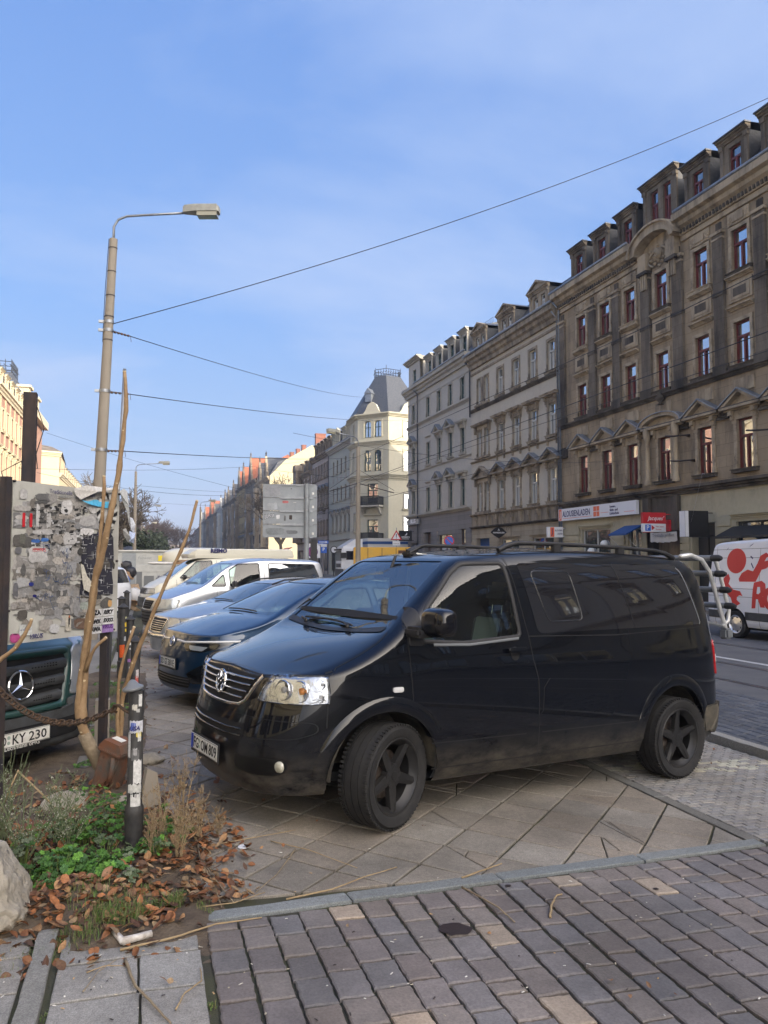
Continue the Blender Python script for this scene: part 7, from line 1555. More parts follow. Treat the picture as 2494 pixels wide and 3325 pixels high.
def wire(label,pts,r=.012,group=None,sag=.0,cat='wire'):
 a,b=Vector(pts[0]),Vector(pts[1]);P_=[a.lerp(b,k/24)-Vector((0,0,sag*4*(k/24)*(1-k/24)))for k in range(25)]
 mb=MB();mb.tube(P_,r,5);return tag(mb.build('overhead_wire',M['wire'],smooth=True),label,cat,group)
# concrete lamp masts along the planted strip
def lamp_mast(x,y,h,label,lean=0,head=Vector((1.9,-1.0,0)),arm=2.2,rb=.15,rt=.09,group='concrete lamp masts',bands=True,scale=1.0):
 root=thing('street_lamp',label,'street lamp',(x,y,.03),group=group);c=Vector((x,y,.0));t_=Vector((x+lean,y,h));ax=lambda z:c.lerp(t_,z/h)
 mb=MB();mb.tube([c,ax(h*.5),t_],[rb,(rb+rt)/2,rt],20);mb.build('mast',M['concrete'],root,world=True,smooth=True,angle=50)
 hd=head.normalized();A=MB();p=[t_-Vector((0,0,.3)),t_+Vector((0,0,.30)),t_+Vector((0,0,.47))+hd*.10,t_+Vector((0,0,.55))+hd*.30,t_+Vector((0,0,.58))+hd*.8,t_+Vector((0,0,.62))+hd*(arm)]
 A.tube(p,.028,8);A.build('arm',M['galv'],root,world=True,smooth=True)
 e=p[-1];U=hd;S_=Vector((-hd.y,hd.x,0));mm=axes(e,U,S_,Vector((0,0,1)))
 H=MB();H.prism([(0,-.07),(.28,-.14),(.80,-.14),(.84,-.10),(.84,.10),(.80,.14),(.28,.14),(0,.07)],.0,.13,mm);H.prism([(0.02,-.06),(.28,-.12),(.8,-.12),(.8,.12),(.28,.12),(.02,.06)],.13,.17,mm);ho=H.build('lamp_head',M['lamphead'],root,world=True,smooth=True,angle=35)
 G=MB();G.prism([(.34,-.12),(.80,-.12),(.80,.12),(.34,.12)],-.10,.0,mm);G.v=[tuple(XF[root.name].inverted()@Vector(q))for q in G.v];G.build('diffuser',M['lampglass'],ho)
 if bands:
  for z in(h-.22,h-.78,h-1.35,h-1.85,h-2.4):B=MB();cc=ax(z);rr=lerp(rb,rt,z/h)+.006;B.tube([cc-Vector((0,0,.012)),cc+Vector((0,0,.012))],rr,18);B.build('band',M['darksteel'],root,world=True,smooth=True,angle=40)
  for z in(2.86,):B=MB();cc=ax(z);B.tube([cc-Vector((0,0,.015)),cc+Vector((0,0,.015))],lerp(rb,rt,z/h)+.015,18);B.build('band',M['galv'],root,world=True,smooth=True,angle=40)
  cab=MB();cab.tube([t_+Vector((-rt-.012,0,.0)),ax(h-1.3)+Vector((-rt-.03,0,0)),ax(h-2.45)+Vector((-rt-.02,0,0))],.008,5);cab.build('cable',M['wire'],root,world=True)
 return root,ax
r1,ax1=lamp_mast(-1.20,18.56,9.25,'tall concrete street lamp with wires and a curved arm, rising behind the poster board',lean=.30,head=Vector((.95,-.3,0)),arm=1.62)
CL=[(7.28,'w'),(7.08,'r'),(5.66,'r'),(4.30,'r')]
for z,k in CL:
 cc=ax1(z);B=MB();B.tube([cc-Vector((0,0,.035)),cc+Vector((0,0,.035))],.15-.06*z/9.25+.012,20);B.box(cc.x-.22,cc.x-.10,cc.y-.03,cc.y+.03,z-.03,z+.03);B.build('clamp',M['galv'],r1,world=True,smooth=True,angle=40)
A1=ax1(7.25)+Vector((.1,0,0));wire('long overhead wire rising from the concrete lamp mast to the sandstone house at right',(A1,Vector((22,19.9,18.6))),.011,'wires from the lamp mast',sag=.55)
for lab,z,end in(('wire from the mast top clamp sloping down to the corner tower house',7.08,px(1185,1290,79)),('wire from the middle clamp of the lamp mast to the corner tower house',5.66,px(1320,1362,79)),('wire from the lowest clamp of the lamp mast to the row beyond',4.30,px(1225,1475,84))):
 a=ax1(z)+Vector((.11,0,0));b=a+(end-a).normalized()*1.0;w=wire(lab,(a,end),.011,'wires from the lamp mast',sag=.35)
 I=MB();
 for k in range(5):p=a.lerp(b,.1+k*.19)-Vector((0,0,.02));d=(b-a).normalized()*.06;I.tube([p-d,p-d*.4,p+d*.4,p+d],[.012,.028,.028,.012],8)
 I.tube([b,b+Vector((.02,0,-.16))],.006,5);I.build('insulator',M['rust'],w,smooth=True)
lamp_mast(-1.0,61.8,8.6,'smaller concrete street lamp standing in front of the big bare tree',head=Vector((.95,-.3,0)),arm=1.75,bands=False);lamp_mast(-.9,110,8.6,'slim distant street lamp right of the nearer one before the bare tree',head=Vector((.95,-.3,0)),arm=1.75,bands=False)
lamp_mast(-.9,160,8.6,'faint street lamp far down the planted strip',head=Vector((.95,-.3,0)),arm=1.75,bands=False)
r5,ax5=lamp_mast(11.45,42.4,8.3,'concrete tram mast with a lamp arm reaching left, before the corner tower house',head=Vector((-.95,-.5,0)),arm=1.5,bands=False,rb=.16,rt=.11)
lamp_mast(5.4,86,7.6,'distant street lamp head beside the grey sign panels',head=Vector((.9,-.6,0)),arm=1.0,bands=False)
for k,x in enumerate((9.58,13.33)):
 n=('left','right')[k]
 for z,r,w_ in((5.5,.010,'contact'),(6.5,.009,'carrier')):
  pts_=[Vector((x,y,z+(0 if w_=='contact' else .35*abs(((y-42)/30)%2-1))))for y in range(-18,230,5)];mb=MB();mb.tube(pts_,r,4);tag(mb.build('overhead_wire',M['wire']),f'tram {w_} wire running down the street over the {n} track','wire','tram wires along the street')
for y,z1,z2,lab in((31,7.0,6.6,'cross wire over the road to the sandstone house wall rosette'),(42.4,6.9,7.1,'cross wire from the tram mast to the beige house'),(56,7.0,7.4,'cross wire over the road to the pale grey house'),(78,7.5,8,'cross wire near the corner tower house')):
 wire(lab,(Vector((-1.0 if y>50 else 5.6,y,z1)),Vector((21.9,y+1,z2))),.008,'cross wires over the road',sag=.5)
for x in(9.58,13.33):
 B=MB();B.tube([Vector((11.45,42.4,6.2)),Vector((x,41.5,5.62))],.03,6);B.tube([Vector((11.45,42.4,7.0)),Vector((x,41.5,5.75))],.012,5);tag(B.build('catenary_bracket',M['darksteel']),'tram wire bracket arm on the mast over the '+('left' if x<11 else 'right')+' track','bracket')
for a,b,lab in((px(150,1405,90),px(1100,1660,90),'long faint wire sloping down across the sky at left'),(px(60,1520,62),px(1000,1497,110),'nearly level wire crossing the sky low at left'),(px(120,1535,60),px(780,1608,90),'second low wire behind the lamp mast')):wire(lab,(a,b),.016,'far wires at left',sag=.6)
for(y,z,lab)in((27.3,7.1,'iron wire anchor on the sandstone facade, upper one'),(27.0,6.0,'iron wire anchor on the sandstone facade, lower one'),(22.7,6.6,'curled iron bracket on the sandstone facade')):
 B=MB();B.tube([Vector((22,y,z)),Vector((21.75,y,z)),Vector((21.2,y+.1,z-.05)),Vector((20.9,y+.15,z-.05))],[.07,.03,.04,.03],8);tag(B.build('wall_anchor',M['darksteel'],smooth=True),lab,'bracket')
# poster board
BL=Vector((-.955,6.17,1.17));BU=Vector((.708,.912,0));BWd=BU.length;BU=BU.normalized();BN=BU.cross(Vector((0,0,1)));MBd=axes(BL,BU,Vector((0,0,1)),BN)
root=thing('poster_board','weathered poster board on two black steel posts, covered in torn posters and stickers','poster board',(BL.x,BL.y,.05))
q=MB();q.box(0,BWd,0,1.2,-.012,0,MBd);q.build('board',mat('boardwhite',(.50,.50,.46),.6,col2=(.36,.35,.31),vscale=3,vdetail=10,streak=.4),root,world=True)
for u,w_,z1 in((-.045,.05,2.39),(BWd-.085,.036,2.25)):
 q=MB();q.box(u-w_/2,u+w_/2,-1.15,z1-1.17,-.075 if u>0 else-.05,-.015 if u>0 else .012,MBd);q.box(u-w_/2-.004,u-w_/2+.012,-1.15,z1-1.17,-.085 if u>0 else-.05,.0 if u<0 else-.014,MBd);q.build('post',M['darksteel'],root,world=True)
def bo(x,y):
 t=(x-140)/1370;top=70+175*t;bot=2175-165*t;t2=t*1.0+.16*t*(1-t)*-1*-1*.55
 return(BWd*t2,1.2*(bot-y)/(bot-top))
C=Col();random.seed(17)
def scrap(x,y,w,h,col,d,n=11,rag=.28,flat=False):
 P_=[]
 for k in range(n):
  a=2*pi*k/n;cx_,cy_=cos(a),sin(a);m_=max(abs(cx_),abs(cy_));kk=1-rnd(0,rag);P_.append(bo(x+w/2*cx_/m_*kk,y+h/2*cy_/m_*kk))
 C.col=col;i=C.pts([MBd@Vector((min(max(a,.003),BWd-.003),min(max(b,.003),1.197),d+(rnd(0,.003)if not flat else 0)))for a,b in P_]);C.face(*range(i,i+n)[::-1])
g3=lambda v,w=.0:(v*(1+w),v,v*(1-w*1.3))
d_=.001
for k in range(70):
 v=random.choice((.18,.24,.30,.36));d_+=.00002;scrap(rnd(280,880),rnd(380,1740),rnd(160,380),rnd(140,330),g3(v,rnd(-.01,.06)),d_,n=16,rag=.3)
for k in range(130):
 x,y=rnd(190,1380),rnd(260,1950);v=random.choice((.10,.16,.22,.28,.34,.42));w_,h_=rnd(60,260),rnd(40,200)
 if x>930 and 700<y<1600:v*=.25
 d_+=.00006;scrap(x,y,w_,h_,g3(v,rnd(-.02,.10)),d_,n=random.choice((9,12,16)),rag=.45)
scrap(1180,1170,500,860,(.028,.028,.040),.0075,26,.16)
for k in range(120):
 x,y=rnd(950,1400),rnd(760,1590);hor=random.random()<.6;scrap(x,y,rnd(40,190)if hor else rnd(5,12),rnd(4,9)if hor else rnd(30,120),g3(rnd(.25,.55)),.0112+k*.000005,7,.5)
for k in range(150):scrap(rnd(330,1000),rnd(380,1000),rnd(12,70),rnd(10,60),g3(random.choice((.02,.03,.05,.09,.5))),.0078+k*.00001,8,.5)
for k in range(70):scrap(rnd(170,940),rnd(980,1800),rnd(20,130),rnd(20,120),g3(random.choice((.20,.27,.33,.38)),.05),.0080+k*.00001,10,.5)
for(x,y,w_,h_,v)in((395,530,45,330,.50),(520,580,60,230,.46),(730,420,150,200,.52),(1090,420,130,170,.44),(1010,740,200,110,.60),(410,1030,240,230,.48),(1020,600,250,140,.38),(790,820,200,170,.46),(240,250,90,140,.42),(460,740,260,80,.44)):scrap(x,y,w_,h_,g3(v,.02),.0095,12,.22)
for(x,y,w_,h_,c_)in((380,855,100,45,(.05,.14,.42)),(480,840,90,50,(.06,.17,.45)),(345,1410,55,50,(.02,.03,.20)),(385,1560,45,35,(.02,.02,.16)),(190,2090,110,120,(.42,.07,.22)),(240,830,65,140,(.13,.13,.11)),(200,975,70,95,(.16,.16,.17)),(185,1490,55,210,(.13,.13,.14)),(1375,1660,70,90,(.50,.30,.12)),(1010,1690,140,100,(.34,.38,.34)),(420,960,150,26,(.42,.12,.12)),(960,1920,200,150,(.16,.10,.07)),(260,1800,110,130,(.10,.09,.08)),(620,1980,120,120,(.55,.55,.55))):scrap(x,y,w_,h_,c_,.0102,12,.12)
scrap(790,1920,70,190,(.52,.48,.40),.0104,8,.05);scrap(800,1900,26,140,(.02,.02,.02),.0108,9,.3);scrap(800,1830,22,40,(.45,.15,.06),.0110,8,.2);scrap(300,1990,130,135,(.60,.62,.60),.0106,16,.0)
C.col=(.03,.16,.22)
for(x0,y0)in((1075,1750),(1262,1750),(1075,1855),(1262,1855),(1075,1960),(1262,1960)):
 cc_=(.30,.19,.42)if(x0>1200 and y0>1900)else(.62,.62,.62);sk_=-20*((x0-1075)/190)
 C.col=cc_;i=C.pts([MBd@Vector((*bo(a,b+sk_),.0115))for a,b in((x0,y0+95),(x0+178,y0+75),(x0+178,y0-20),(x0,y0))]);C.face(i,i+1,i+2,i+3)
C.col=(.10,.45,.70);n=12;i=None
for k in range(n+1):
 t=k/n;a=MBd@Vector((*bo(920+385*t,325+20*t+12*sin(t*9)),.018+.008*sin(t*7)));b=MBd@Vector((*bo(920+385*t,335+90*min(1,t*1.8)+10*sin(t*8)),.024+.01*sin(t*5)));j=C.pts([a,b])
 if i is not None:C.face(i,i+1,j+1,j)
 i=j
C.col=(.55,.52,.44);P_=[(930,1150),(965,1170),(1010,1310),(1110,1440),(1040,1520),(975,1480),(945,1300)];i=C.pts([MBd@Vector((*bo(a,b),.014+.02*(a-930)/180))for a,b in P_]);C.face(*range(i,i+7)[::-1])
for P_,dd,cc_ in(([(800,180),(960,135),(1200,165),(1430,190),(1500,250),(1300,250),(1080,215),(900,240),(880,320),(830,260)],.03,(.58,.56,.52)),([(1420,230),(1500,190),(1560,230),(1620,480),(1650,700),(1600,640),(1560,480),(1500,330)],.045,(.50,.51,.50)),([(1500,720),(1540,800),(1600,880),(1659,900),(1659,860),(1580,800),(1530,700)],.05,(.42,.42,.41)),([(1600,560),(1650,580),(1700,660),(1690,780),(1620,720)],.06,(.62,.64,.70)),([(1610,740),(1720,760),(1700,900),(1600,870)],.05,(.45,.52,.70))):
 C.col=cc_;c0=(sum(a for a,b in P_)/len(P_),sum(b for a,b in P_)/len(P_));i=C.pts([MBd@Vector((*bo(a,b),dd+rnd(-.012,.012)))for a,b in P_]+[MBd@Vector((*bo(*c0),dd+.03))]);m_=len(P_)
 for k in range(m_):C.face(i+(k+1)%m_,i+k,i+m_)
C.done('torn_posters',M['paper'],root,world=True)
rg=Col();c0=bo(1300,480)
for k in range(22):
 a=2*pi*k/22;rg.col=(.02,.02,.022)if k%2 else(.55,.55,.52);P_=[(c0[0]+.085*cos(a-.10),c0[1]+.105*sin(a-.10)),(c0[0]+.085*cos(a+.12),c0[1]+.105*sin(a+.12)),(c0[0]+.128*cos(a+.34),c0[1]+.155*sin(a+.34)),(c0[0]+.128*cos(a+.10),c0[1]+.155*sin(a+.10))];i=rg.pts([MBd@Vector((*p,.0118))for p in P_]);rg.face(i+3,i+2,i+1,i)
 if-.9<a-.3<1.3 or a>5.4:P_=[(c0[0],c0[1]),(c0[0]+.07*cos(a),c0[1]+.085*sin(a)),(c0[0]+.07*cos(a+.12),c0[1]+.085*sin(a+.12))];rg.col=(.12,.12,.13);i=rg.pts([MBd@Vector((*p,.0122))for p in P_]);rg.face(i+2,i+1,i)
rg.done('ring_print',M['paper'],root,world=True)
def btext(s_,x,y,wpx,m_,tilt=0,**k):
 u,v=bo(x,y);mt=XF[root.name].inverted()@MBd@Matrix.Translation((u,v,k.pop('d',.0125)))@Matrix.Rotation(tilt,4,'Z');return text_on(s_,mt,root,M[m_],width=BWd*wpx/1370,**k)
btext('Traditionelle',520,232,285,'signtext',size=.1,extrude=.0005);btext('mpfkunste',885,282,218,'signtext',size=.1,extrude=.0005);btext('stenfreier Pr',640,290,210,'tealtext',size=.06,extrude=.0005);btext('nterr',900,318,90,'tealtext',size=.06,extrude=.0005);btext('TAEKW',1155,792,160,'signtext',size=.06,extrude=.0005,bold=.001);btext('11',232,672,110,'signred',size=.1,extrude=.0005,bold=.004)
btext('LESUNG',350,990,150,'signred',size=.06,extrude=.0005,d=.0112);btext('VIRUS.',350,2110,150,'signtext',size=.06,shear=.4,extrude=.0005,bold=.001);btext('VIRUS.',1270,1985,150,'purple',size=.06,shear=.3,extrude=.0005,bold=.002,d=.0124);btext('REKY',1275,1800,150,'signblack',size=.06,shear=.4,extrude=.0005,bold=.004);btext('EXKO.',1275,1905,150,'signblack',size=.06,shear=.3,extrude=.0005,bold=.004);btext('DZA',1090,1820,145,'signblack',size=.06,shear=-.2,extrude=.0005,bold=.004);btext('AWX',1090,1930,145,'signblack',size=.06,extrude=.0005,bold=.005);btext('AWA',1090,2030,145,'signblack',size=.06,extrude=.0005,bold=.005);btext('el calero',245,2005,100,'signtext',size=.05,extrude=.0005);btext('UD',150,2110,80,'signblack',size=.05,extrude=.0005,bold=.004,d=.0106)
sc_=MB()
for k in range(9):
 x,y=rnd(380,900),rnd(950,1750);pts_=[]
 for j in range(14):x+=rnd(-38,42);y+=rnd(-60,60);pts_.append(MBd@Vector((*bo(min(max(x,200),930),min(max(y,900),1850)),.0120)))
 sc_.tube(pts_,.0012,4)
sc_.build('scribbles',M['awning_blue'],root,world=True)
for x,y in((145,82),(1500,262),(1478,1120),(1450,1988),(125,1745)):u,v=bo(x,y);q=MB();q.lathe([(0,.022),(.008,.018),(.010,.0)],10,MBd@Matrix.Translation((u,v,0)));q.build('bolt',M['darksteel'],root,world=True)
# tall rusty steel post, thin pole
q=MB();q.box(-1.60,-1.48,11.06,11.18,-.02,4.02);q.box(-1.62,-1.60,11.05,11.19,-.02,4.02);q.box(-1.48,-1.46,11.05,11.19,-.02,4.02)
po=q.build('steel_post',mat('rustpost',(.045,.028,.024),.8,col2=(.018,.016,.02),vscale=6,streak=.7));tag(po,'tall dark rusty steel post standing behind the poster board','post')
q=MB();q.tube([Vector((-1.46,11.1,3.85)),Vector((-1.36,11.1,3.55)),Vector((-1.45,11.1,3.2)),Vector((-1.43,11.1,3.0))],.006,4);q.tube([Vector((-1.62,11.1,3.1)),Vector((-1.86,11.1,2.95)),Vector((-1.80,11.1,2.6)),Vector((-1.62,11.1,2.5))],.006,4);q.build('loose_cable',M['wire'],po)
q=MB();q.tube([Vector((-.42,9.5,.03)),Vector((-.30,9.38,4.02))],.019,10);tag(q.build('metal_pole',M['galv'],smooth=True),'thin leaning galvanised pole beside the concrete lamp mast','pole')
# bollards
def bollard(x,y,h,label,r=.044,stick=(),cap=True,base=True,bent=0):
 root=thing('bollard',label,'bollard',(x,y,.05),group='black bollards along the planted strip');q=MB();T_=Matrix.Translation((0,0,0))
 q.lathe([(r*1.18,-.12),(r*1.18,.22),(r*1.24,.235),(r*1.24,.27),(r,.285),(r,h-.03),(r*.98,h-.03),(0,h-.03)],28);q.build('shaft',M['bollardblack'],root,smooth=True,angle=35)
 q=MB();q.lathe([(0,h+.035),(r*.4,h+.028),(r*.9,h+.0),(r*1.38,h-.012),(r*1.42,h-.022),(r*1.3,h-.03),(r*.9,h-.032)],28,Matrix.Translation((-.02*(bent!=0),0,h-.02))@Matrix.Rotation(bent,4,'Y')@Matrix.Translation((0,0,.02-h)));q.build('cap',M['bollardblack']if not bent else M['greytrim'],root,smooth=True,angle=35)
 C=Col()
 cam_a=math.atan2(-y,-x)
 for(a,z,w_,hh,c_,rag)in stick:
  n=8;C.col=c_
  for k in range(n):
   a0=cam_a+a+w_*(k/n-.5)/r;a1=cam_a+a+w_*((k+1)/n-.5)/r;rr=r+.0012+rnd(0,.0006);j=lambda:rnd(-1,1)*rag
   z0,z1,z2,z3=z-hh/2+j(),z-hh/2+j(),z+hh/2+j(),z+hh/2+j();i=C.pts([(rr*cos(a0),rr*sin(a0),z0),(rr*cos(a1),rr*sin(a1),z1),(rr*cos(a1),rr*sin(a1),z2),(rr*cos(a0),rr*sin(a0),z3)]);C.face(i,i+1,i+2,i+3)
 if C.v:C.done('stickers',M['paper'],root)
 return root
mat('bollardblack',(.022,.022,.024),.6,col2=(.05,.048,.045),vscale=14,bump=.3,bscale=60)
Wt=(.62,.62,.60)
b1=bollard(-.05,4.90,.985,'nearest black bollard with a bent cap and peeling white stickers, chain hooked to it',stick=[(.55,.90,.022,.07,Wt,.004),(.25,.84,.02,.02,(.4,.4,.38),.004),(-.2,.86,.03,.03,(.5,.48,.42),.006),(.1,.745,.085,.07,(.55,.56,.60),.003),(-.35,.745,.03,.05,(.05,.10,.42),.003),(.4,.70,.03,.03,(.6,.5,.1),.004),(.5,.685,.02,.05,Wt,.003),(.0,.58,.045,.06,(.14,.14,.14),.006),(-.05,.60,.025,.04,(.42,.42,.42),.006),(.35,.48,.05,.13,Wt,.012),(.2,.53,.03,.05,Wt,.01),(.0,.385,.085,.05,(.50,.50,.47),.006),(.0,.35,.07,.03,(.03,.03,.03),.006),(.15,.31,.06,.09,Wt,.004),(-.9,.64,.02,.14,(.55,.55,.55),.01)],bent=-.16)
text_on('USA',Matrix.Translation((-.035,-.048,.725))@Matrix.Rotation(pi/2,4,'X'),b1,M['signtext'],width=.06,size=.05,extrude=.0005,bold=.002,shear=.2)
bollard(-.10,8.05,.955,'second black bollard, with a red and white diamond sticker',stick=[(.45,.55,.03,.10,(.5,.12,.10),.003),(.5,.62,.03,.08,(.55,.5,.5),.004),(.3,.50,.05,.05,Wt,.003),(.4,.46,.04,.04,(.5,.3,.15),.003),(-.4,.30,.05,.06,Wt,.004)])
bollard(-.19,9.96,1.03,'third black bollard with small white stickers and a purple one',stick=[(.3,.86,.03,.04,Wt,.004),(.0,.72,.03,.03,Wt,.003),(.1,.66,.015,.02,Wt,.003),(.0,.52,.05,.04,(.30,.15,.35),.003),(.2,.42,.03,.05,Wt,.004),(.0,.28,.07,.06,(.45,.48,.52),.003),(.5,.5,.02,.05,(.6,.4,.4),.003)])
bollard(-.33,11.9,1.07,'fourth bollard, with a yellow sticker and an orange one low down',r=.058,stick=[(.8,.90,.03,.03,(.5,.5,.3),.003),(.8,.80,.04,.06,(.65,.45,.04),.004),(.85,.72,.035,.04,(.65,.5,.05),.004),(-.1,.42,.07,.18,(.60,.10,.02),.003),(.6,.6,.03,.06,(.4,.42,.45),.006)])
bollard(-.46,15.4,1.03,'fifth black bollard, before the rubbish heap',r=.06,stick=[(.7,.7,.03,.05,Wt,.004)]);bollard(-.46,19.2,1.0,'sixth bollard, farthest visible in front of the cardboard',r=.06)
# chain from the near bollard to the board's left post
def chain(a,b,sag,label,link_=.062,r=.0065):
 root=thing('chain',label,'chain',tuple(a));n=int((b-a).length*1.04/link_/.72);mb=MB()
 P=[a.lerp(b,k/n)-Vector((0,0,sag*4*(k/n)*(1-k/n)))for k in range(n+1)]
 for k in range(n):
  p,q=P[k],P[k+1];d=(q-p).normalized();s1,s2=frame_of(d);s_=s1 if k%2 else s2;s_=(s_*cos(.5)+(s2 if k%2 else s1)*sin(.5)).normalized();c=(p+q)/2;L2=link_/2;w=.018
  ring_=[c+d*(L2-w)*(1 if cos(t)>0 else-1)+d*w*cos(t)+s_*w*sin(t)for t in[2*pi*j/14 for j in range(14)]];mb.tube(ring_+[ring_[0]],r,6,caps=False)
 mb.build('links',M['chainiron'],root,world=True,smooth=True);return root
hook=Vector((-.095,4.93,.90));ch1=chain(Vector((-.17,5.02,.885)),Vector((-1.0,6.05,.885)),.16,'rusty chain sagging from the bollard past the green van number plate')
q=MB();q.tube([Vector((-.085,4.90,.87)),Vector((-.12,4.93,.885)),Vector((-.15,4.97,.905)),Vector((-.18,5.02,.90)),Vector((-.19,5.05,.87)),Vector((-.165,5.03,.855))],.009,8);q.build('hook',M['chainiron'],ch1,world=True,smooth=True)
# sapling stems (regrown suckers)
def stem(name,label,pts,r0,r1,bark='bark',group='bare sapling stems',scars=True,cut=True,cat='sapling'):
 random.seed(len(label));P=[Vector(p)for p in pts];D=[]
 for a,b in zip(P,P[1:]):
  m_=max(2,int((b-a).length/.06))
  for k in range(m_):D.append(a.lerp(b,k/m_))
 D.append(P[-1]);n=len(D)
 for k in range(1,n-1):D[k]=(D[k-1]+D[k]*2+D[k+1])/4+Vector((rnd(-1,1),rnd(-1,1),0))*.003
 rs=[lerp(r0,r1,(k/(n-1))**.9)*(1+.10*sin(k*1.7)+(.16 if k%6==0 else 0))for k in range(n)];mb=MB();mb.tube(D,rs,10);o=mb.build(name,M[bark],smooth=True);tag(o,label,cat,group)
 if scars:
  s_=MB()
  for k in range(4,n-2,6):
   a=rnd(-2.6,-.4);p=D[k]+Vector((cos(a),sin(a),0))*rs[k]*.86;s_.lathe([(0,.006),(rs[k]*.28,.004),(rs[k]*.40,0)],8,Matrix.Translation(p)@Vector((cos(a),sin(a),.5)).to_track_quat('Z','Y').to_matrix().to_4x4())
  s_.build('leaf_scars',M['cutwood'],o)
 if cut:c_=MB();d=(D[-1]-D[-2]).normalized();c_.lathe([(0,.004),(r1*1.05,.002),(r1*1.1,-.006)],10,Matrix.Translation(D[-1])@d.to_track_quat('Z','Y').to_matrix().to_4x4());c_.build('cut_end',M['cutwood'],o)
 return o
Zs=5.75
stem('sapling','tallest bare sapling stem, reaching above the wires beside the thin pole',[px(385,2590,5.95),px(310,2460,5.85),px(262,2350,Zs),px(275,2150,Zs),px(305,1900,5.6),px(350,1720,5.5),px(385,1540,5.5),px(402,1400,5.5),px(412,1300,5.5),px(404,1205,5.5)],.044,.012)
stem('sapling','sapling stem crossing the poster board just left of the tallest one',[px(300,2440,5.8),px(250,2330,5.75),px(262,2200,5.7),px(295,1990,5.6),px(320,1810,5.55),px(334,1660,5.5),px(338,1545,5.5)],.025,.011)
stem('sapling','sapling stem leaning right in front of the silver van',[px(395,2540,5.95),px(388,2440,5.9),px(398,2260,5.8),px(440,2130,5.7),px(490,2010,5.65),px(545,1880,5.6),px(600,1760,5.6),px(625,1690,5.6),px(640,1625,5.6)],.022,.010)
stem('sapling','short sapling stem between the bollards and the rusty box',[px(385,2500,5.9),px(380,2330,5.8),px(385,2210,5.75),px(412,2100,5.7),px(436,2035,5.7)],.016,.010)
stem('sapling','short forked side twig with a broken tip before the right board post',[px(278,2180,5.68),px(296,2120,5.62),px(320,2090,5.6),px(345,2070,5.6)],.014,.010,scars=False)
stem('sapling','cut twig poking in at the left edge over the board corner',[px(-30,2170,5.0),px(10,2135,5.0),px(50,2105,5.0),px(80,2060,5.0),px(95,2030,5.0),px(103,2010,5.0)],.016,.010)
q=MB();q.tube([px(392,2610,6.0),px(345,2520,5.9),px(300,2440,5.8),px(272,2380,5.78)],[.062,.056,.050,.046],14);tag(q.build('sapling',M['barkold'],smooth=True),'thick rough foot of the saplings curving up beside the rusty box','stump')
bc=px(365,2485,5.78);bx_=Matrix.Translation(bc)@Matrix.Rotation(-.62,4,'Z')@Matrix.Rotation(.30,4,'Y')
root=thing('rusty_box','tilted rusty metal box with a lid, wedged between sapling foot and bollard','box',mtx=bx_)
q=MB();q.bbox(-.085,.085,-.08,.08,-.22,.12,.01);q.build('casing',M['rust'],root,smooth=True,angle=40);q=MB();q.bbox(-.105,.105,-.10,.10,.11,.14,.008);q.prism([(-.105,.14),(.105,.14),(.07,.20),(-.07,.20)],-.09,.09,Matrix.Rotation(pi/2,4,'X'));q.build('lid',M['rust'],root,fix=True)
q=MB();q.tube([(.05,-.09,.10),(.07,-.095,.0),(.06,-.09,-.12)],.018,8);q.build('hasp',M['rust'],root,smooth=True);q=MB();q.box(-.05,.04,-.03,.03,.203,.205);q.build('sticker',M['plate'],root);q=MB();q.tube([(0,0,-.22),(.03,0,-.42)],.03,8);q.build('stand',M['rust'],root)
def rockmesh(c,r,seed,m_,sq=(1,1,1),flat=.0,rough=.22,sub=4):
 random.seed(seed);bm=bmesh.new();bmesh.ops.create_icosphere(bm,subdivisions=sub,radius=1)
 import mathutils
 off=Vector((seed*3.1,seed*1.7,0))
 planes=[(Vector((rnd(-1,1),rnd(-1,1),rnd(-1,1))).normalized(),rnd(.62,.86))for _ in range(9)]
 for v in bm.verts:
  p=v.co.copy()
  for n_,d in planes:
   e=p.dot(n_)-d
   if e>0:p-=n_*e*.9
  p*=1+rough*.45*mathutils.noise.noise(p*2.2+off)+rough*.30*mathutils.noise.noise(p*6+off)+rough*.14*mathutils.noise.noise(p*17+off)
  v.co=Vector((c[0]+p.x*r*sq[0],c[1]+p.y*r*sq[1],c[2]+p.z*r*sq[2]))
 q=MB();q.addbm(bm);bm.free();return q
tag(rockmesh((-.80,4.22,.17),.33,3,None,(1.0,.8,.80),sub=5).build('boulder',M['rock'],smooth=True,angle=35),'large pale rough boulder at the left edge of the planted strip','boulder')
for(u,v,Z,r,sd_,m_,sq,lab)in((215,2640,5.35,.17,8,'rock',(1.1,.8,.55),'pale broken stone lying in the weeds left of the bollard'),(205,2720,5.05,.09,12,'brickpiece',(1,.7,.6),'reddish broken brick against the pale stone'),(115,2790,4.9,.10,14,'brickpiece',(1.3,.8,.4),'dark red brick fragment half buried under the weeds'),(415,2945,4.2,.12,15,'rock',(1.2,.8,.2),'flat mossy stone plate under the leaves'),(385,2670,5.4,.08,19,'rock',(1.2,.8,.6),'small grey stone behind the bollard foot'),(490,2480,6.6,.10,22,'rock',(1.2,.8,.6),'small stone beside the slabs behind the bollard')):
 p=px(u,v,Z);p.z=max(p.z,.08);tag(rockmesh(p,r,sd_,None,sq,sub=3).build('stone',M[m_],smooth=True,angle=45),lab,'stone')
q=MB();q.prism([(-.07,0),(.09,0),(.05,.26),(-.02,.30)],-.03,.03,Matrix.Translation((.035,5.75,.03))@Matrix.Rotation(.3,4,'Z')@Matrix.Rotation(pi/2,4,'X'));tag(q.build('stone_slab',M['concrete'],fix=True),'leaning grey stone slab just behind the nearest bollard','stone')
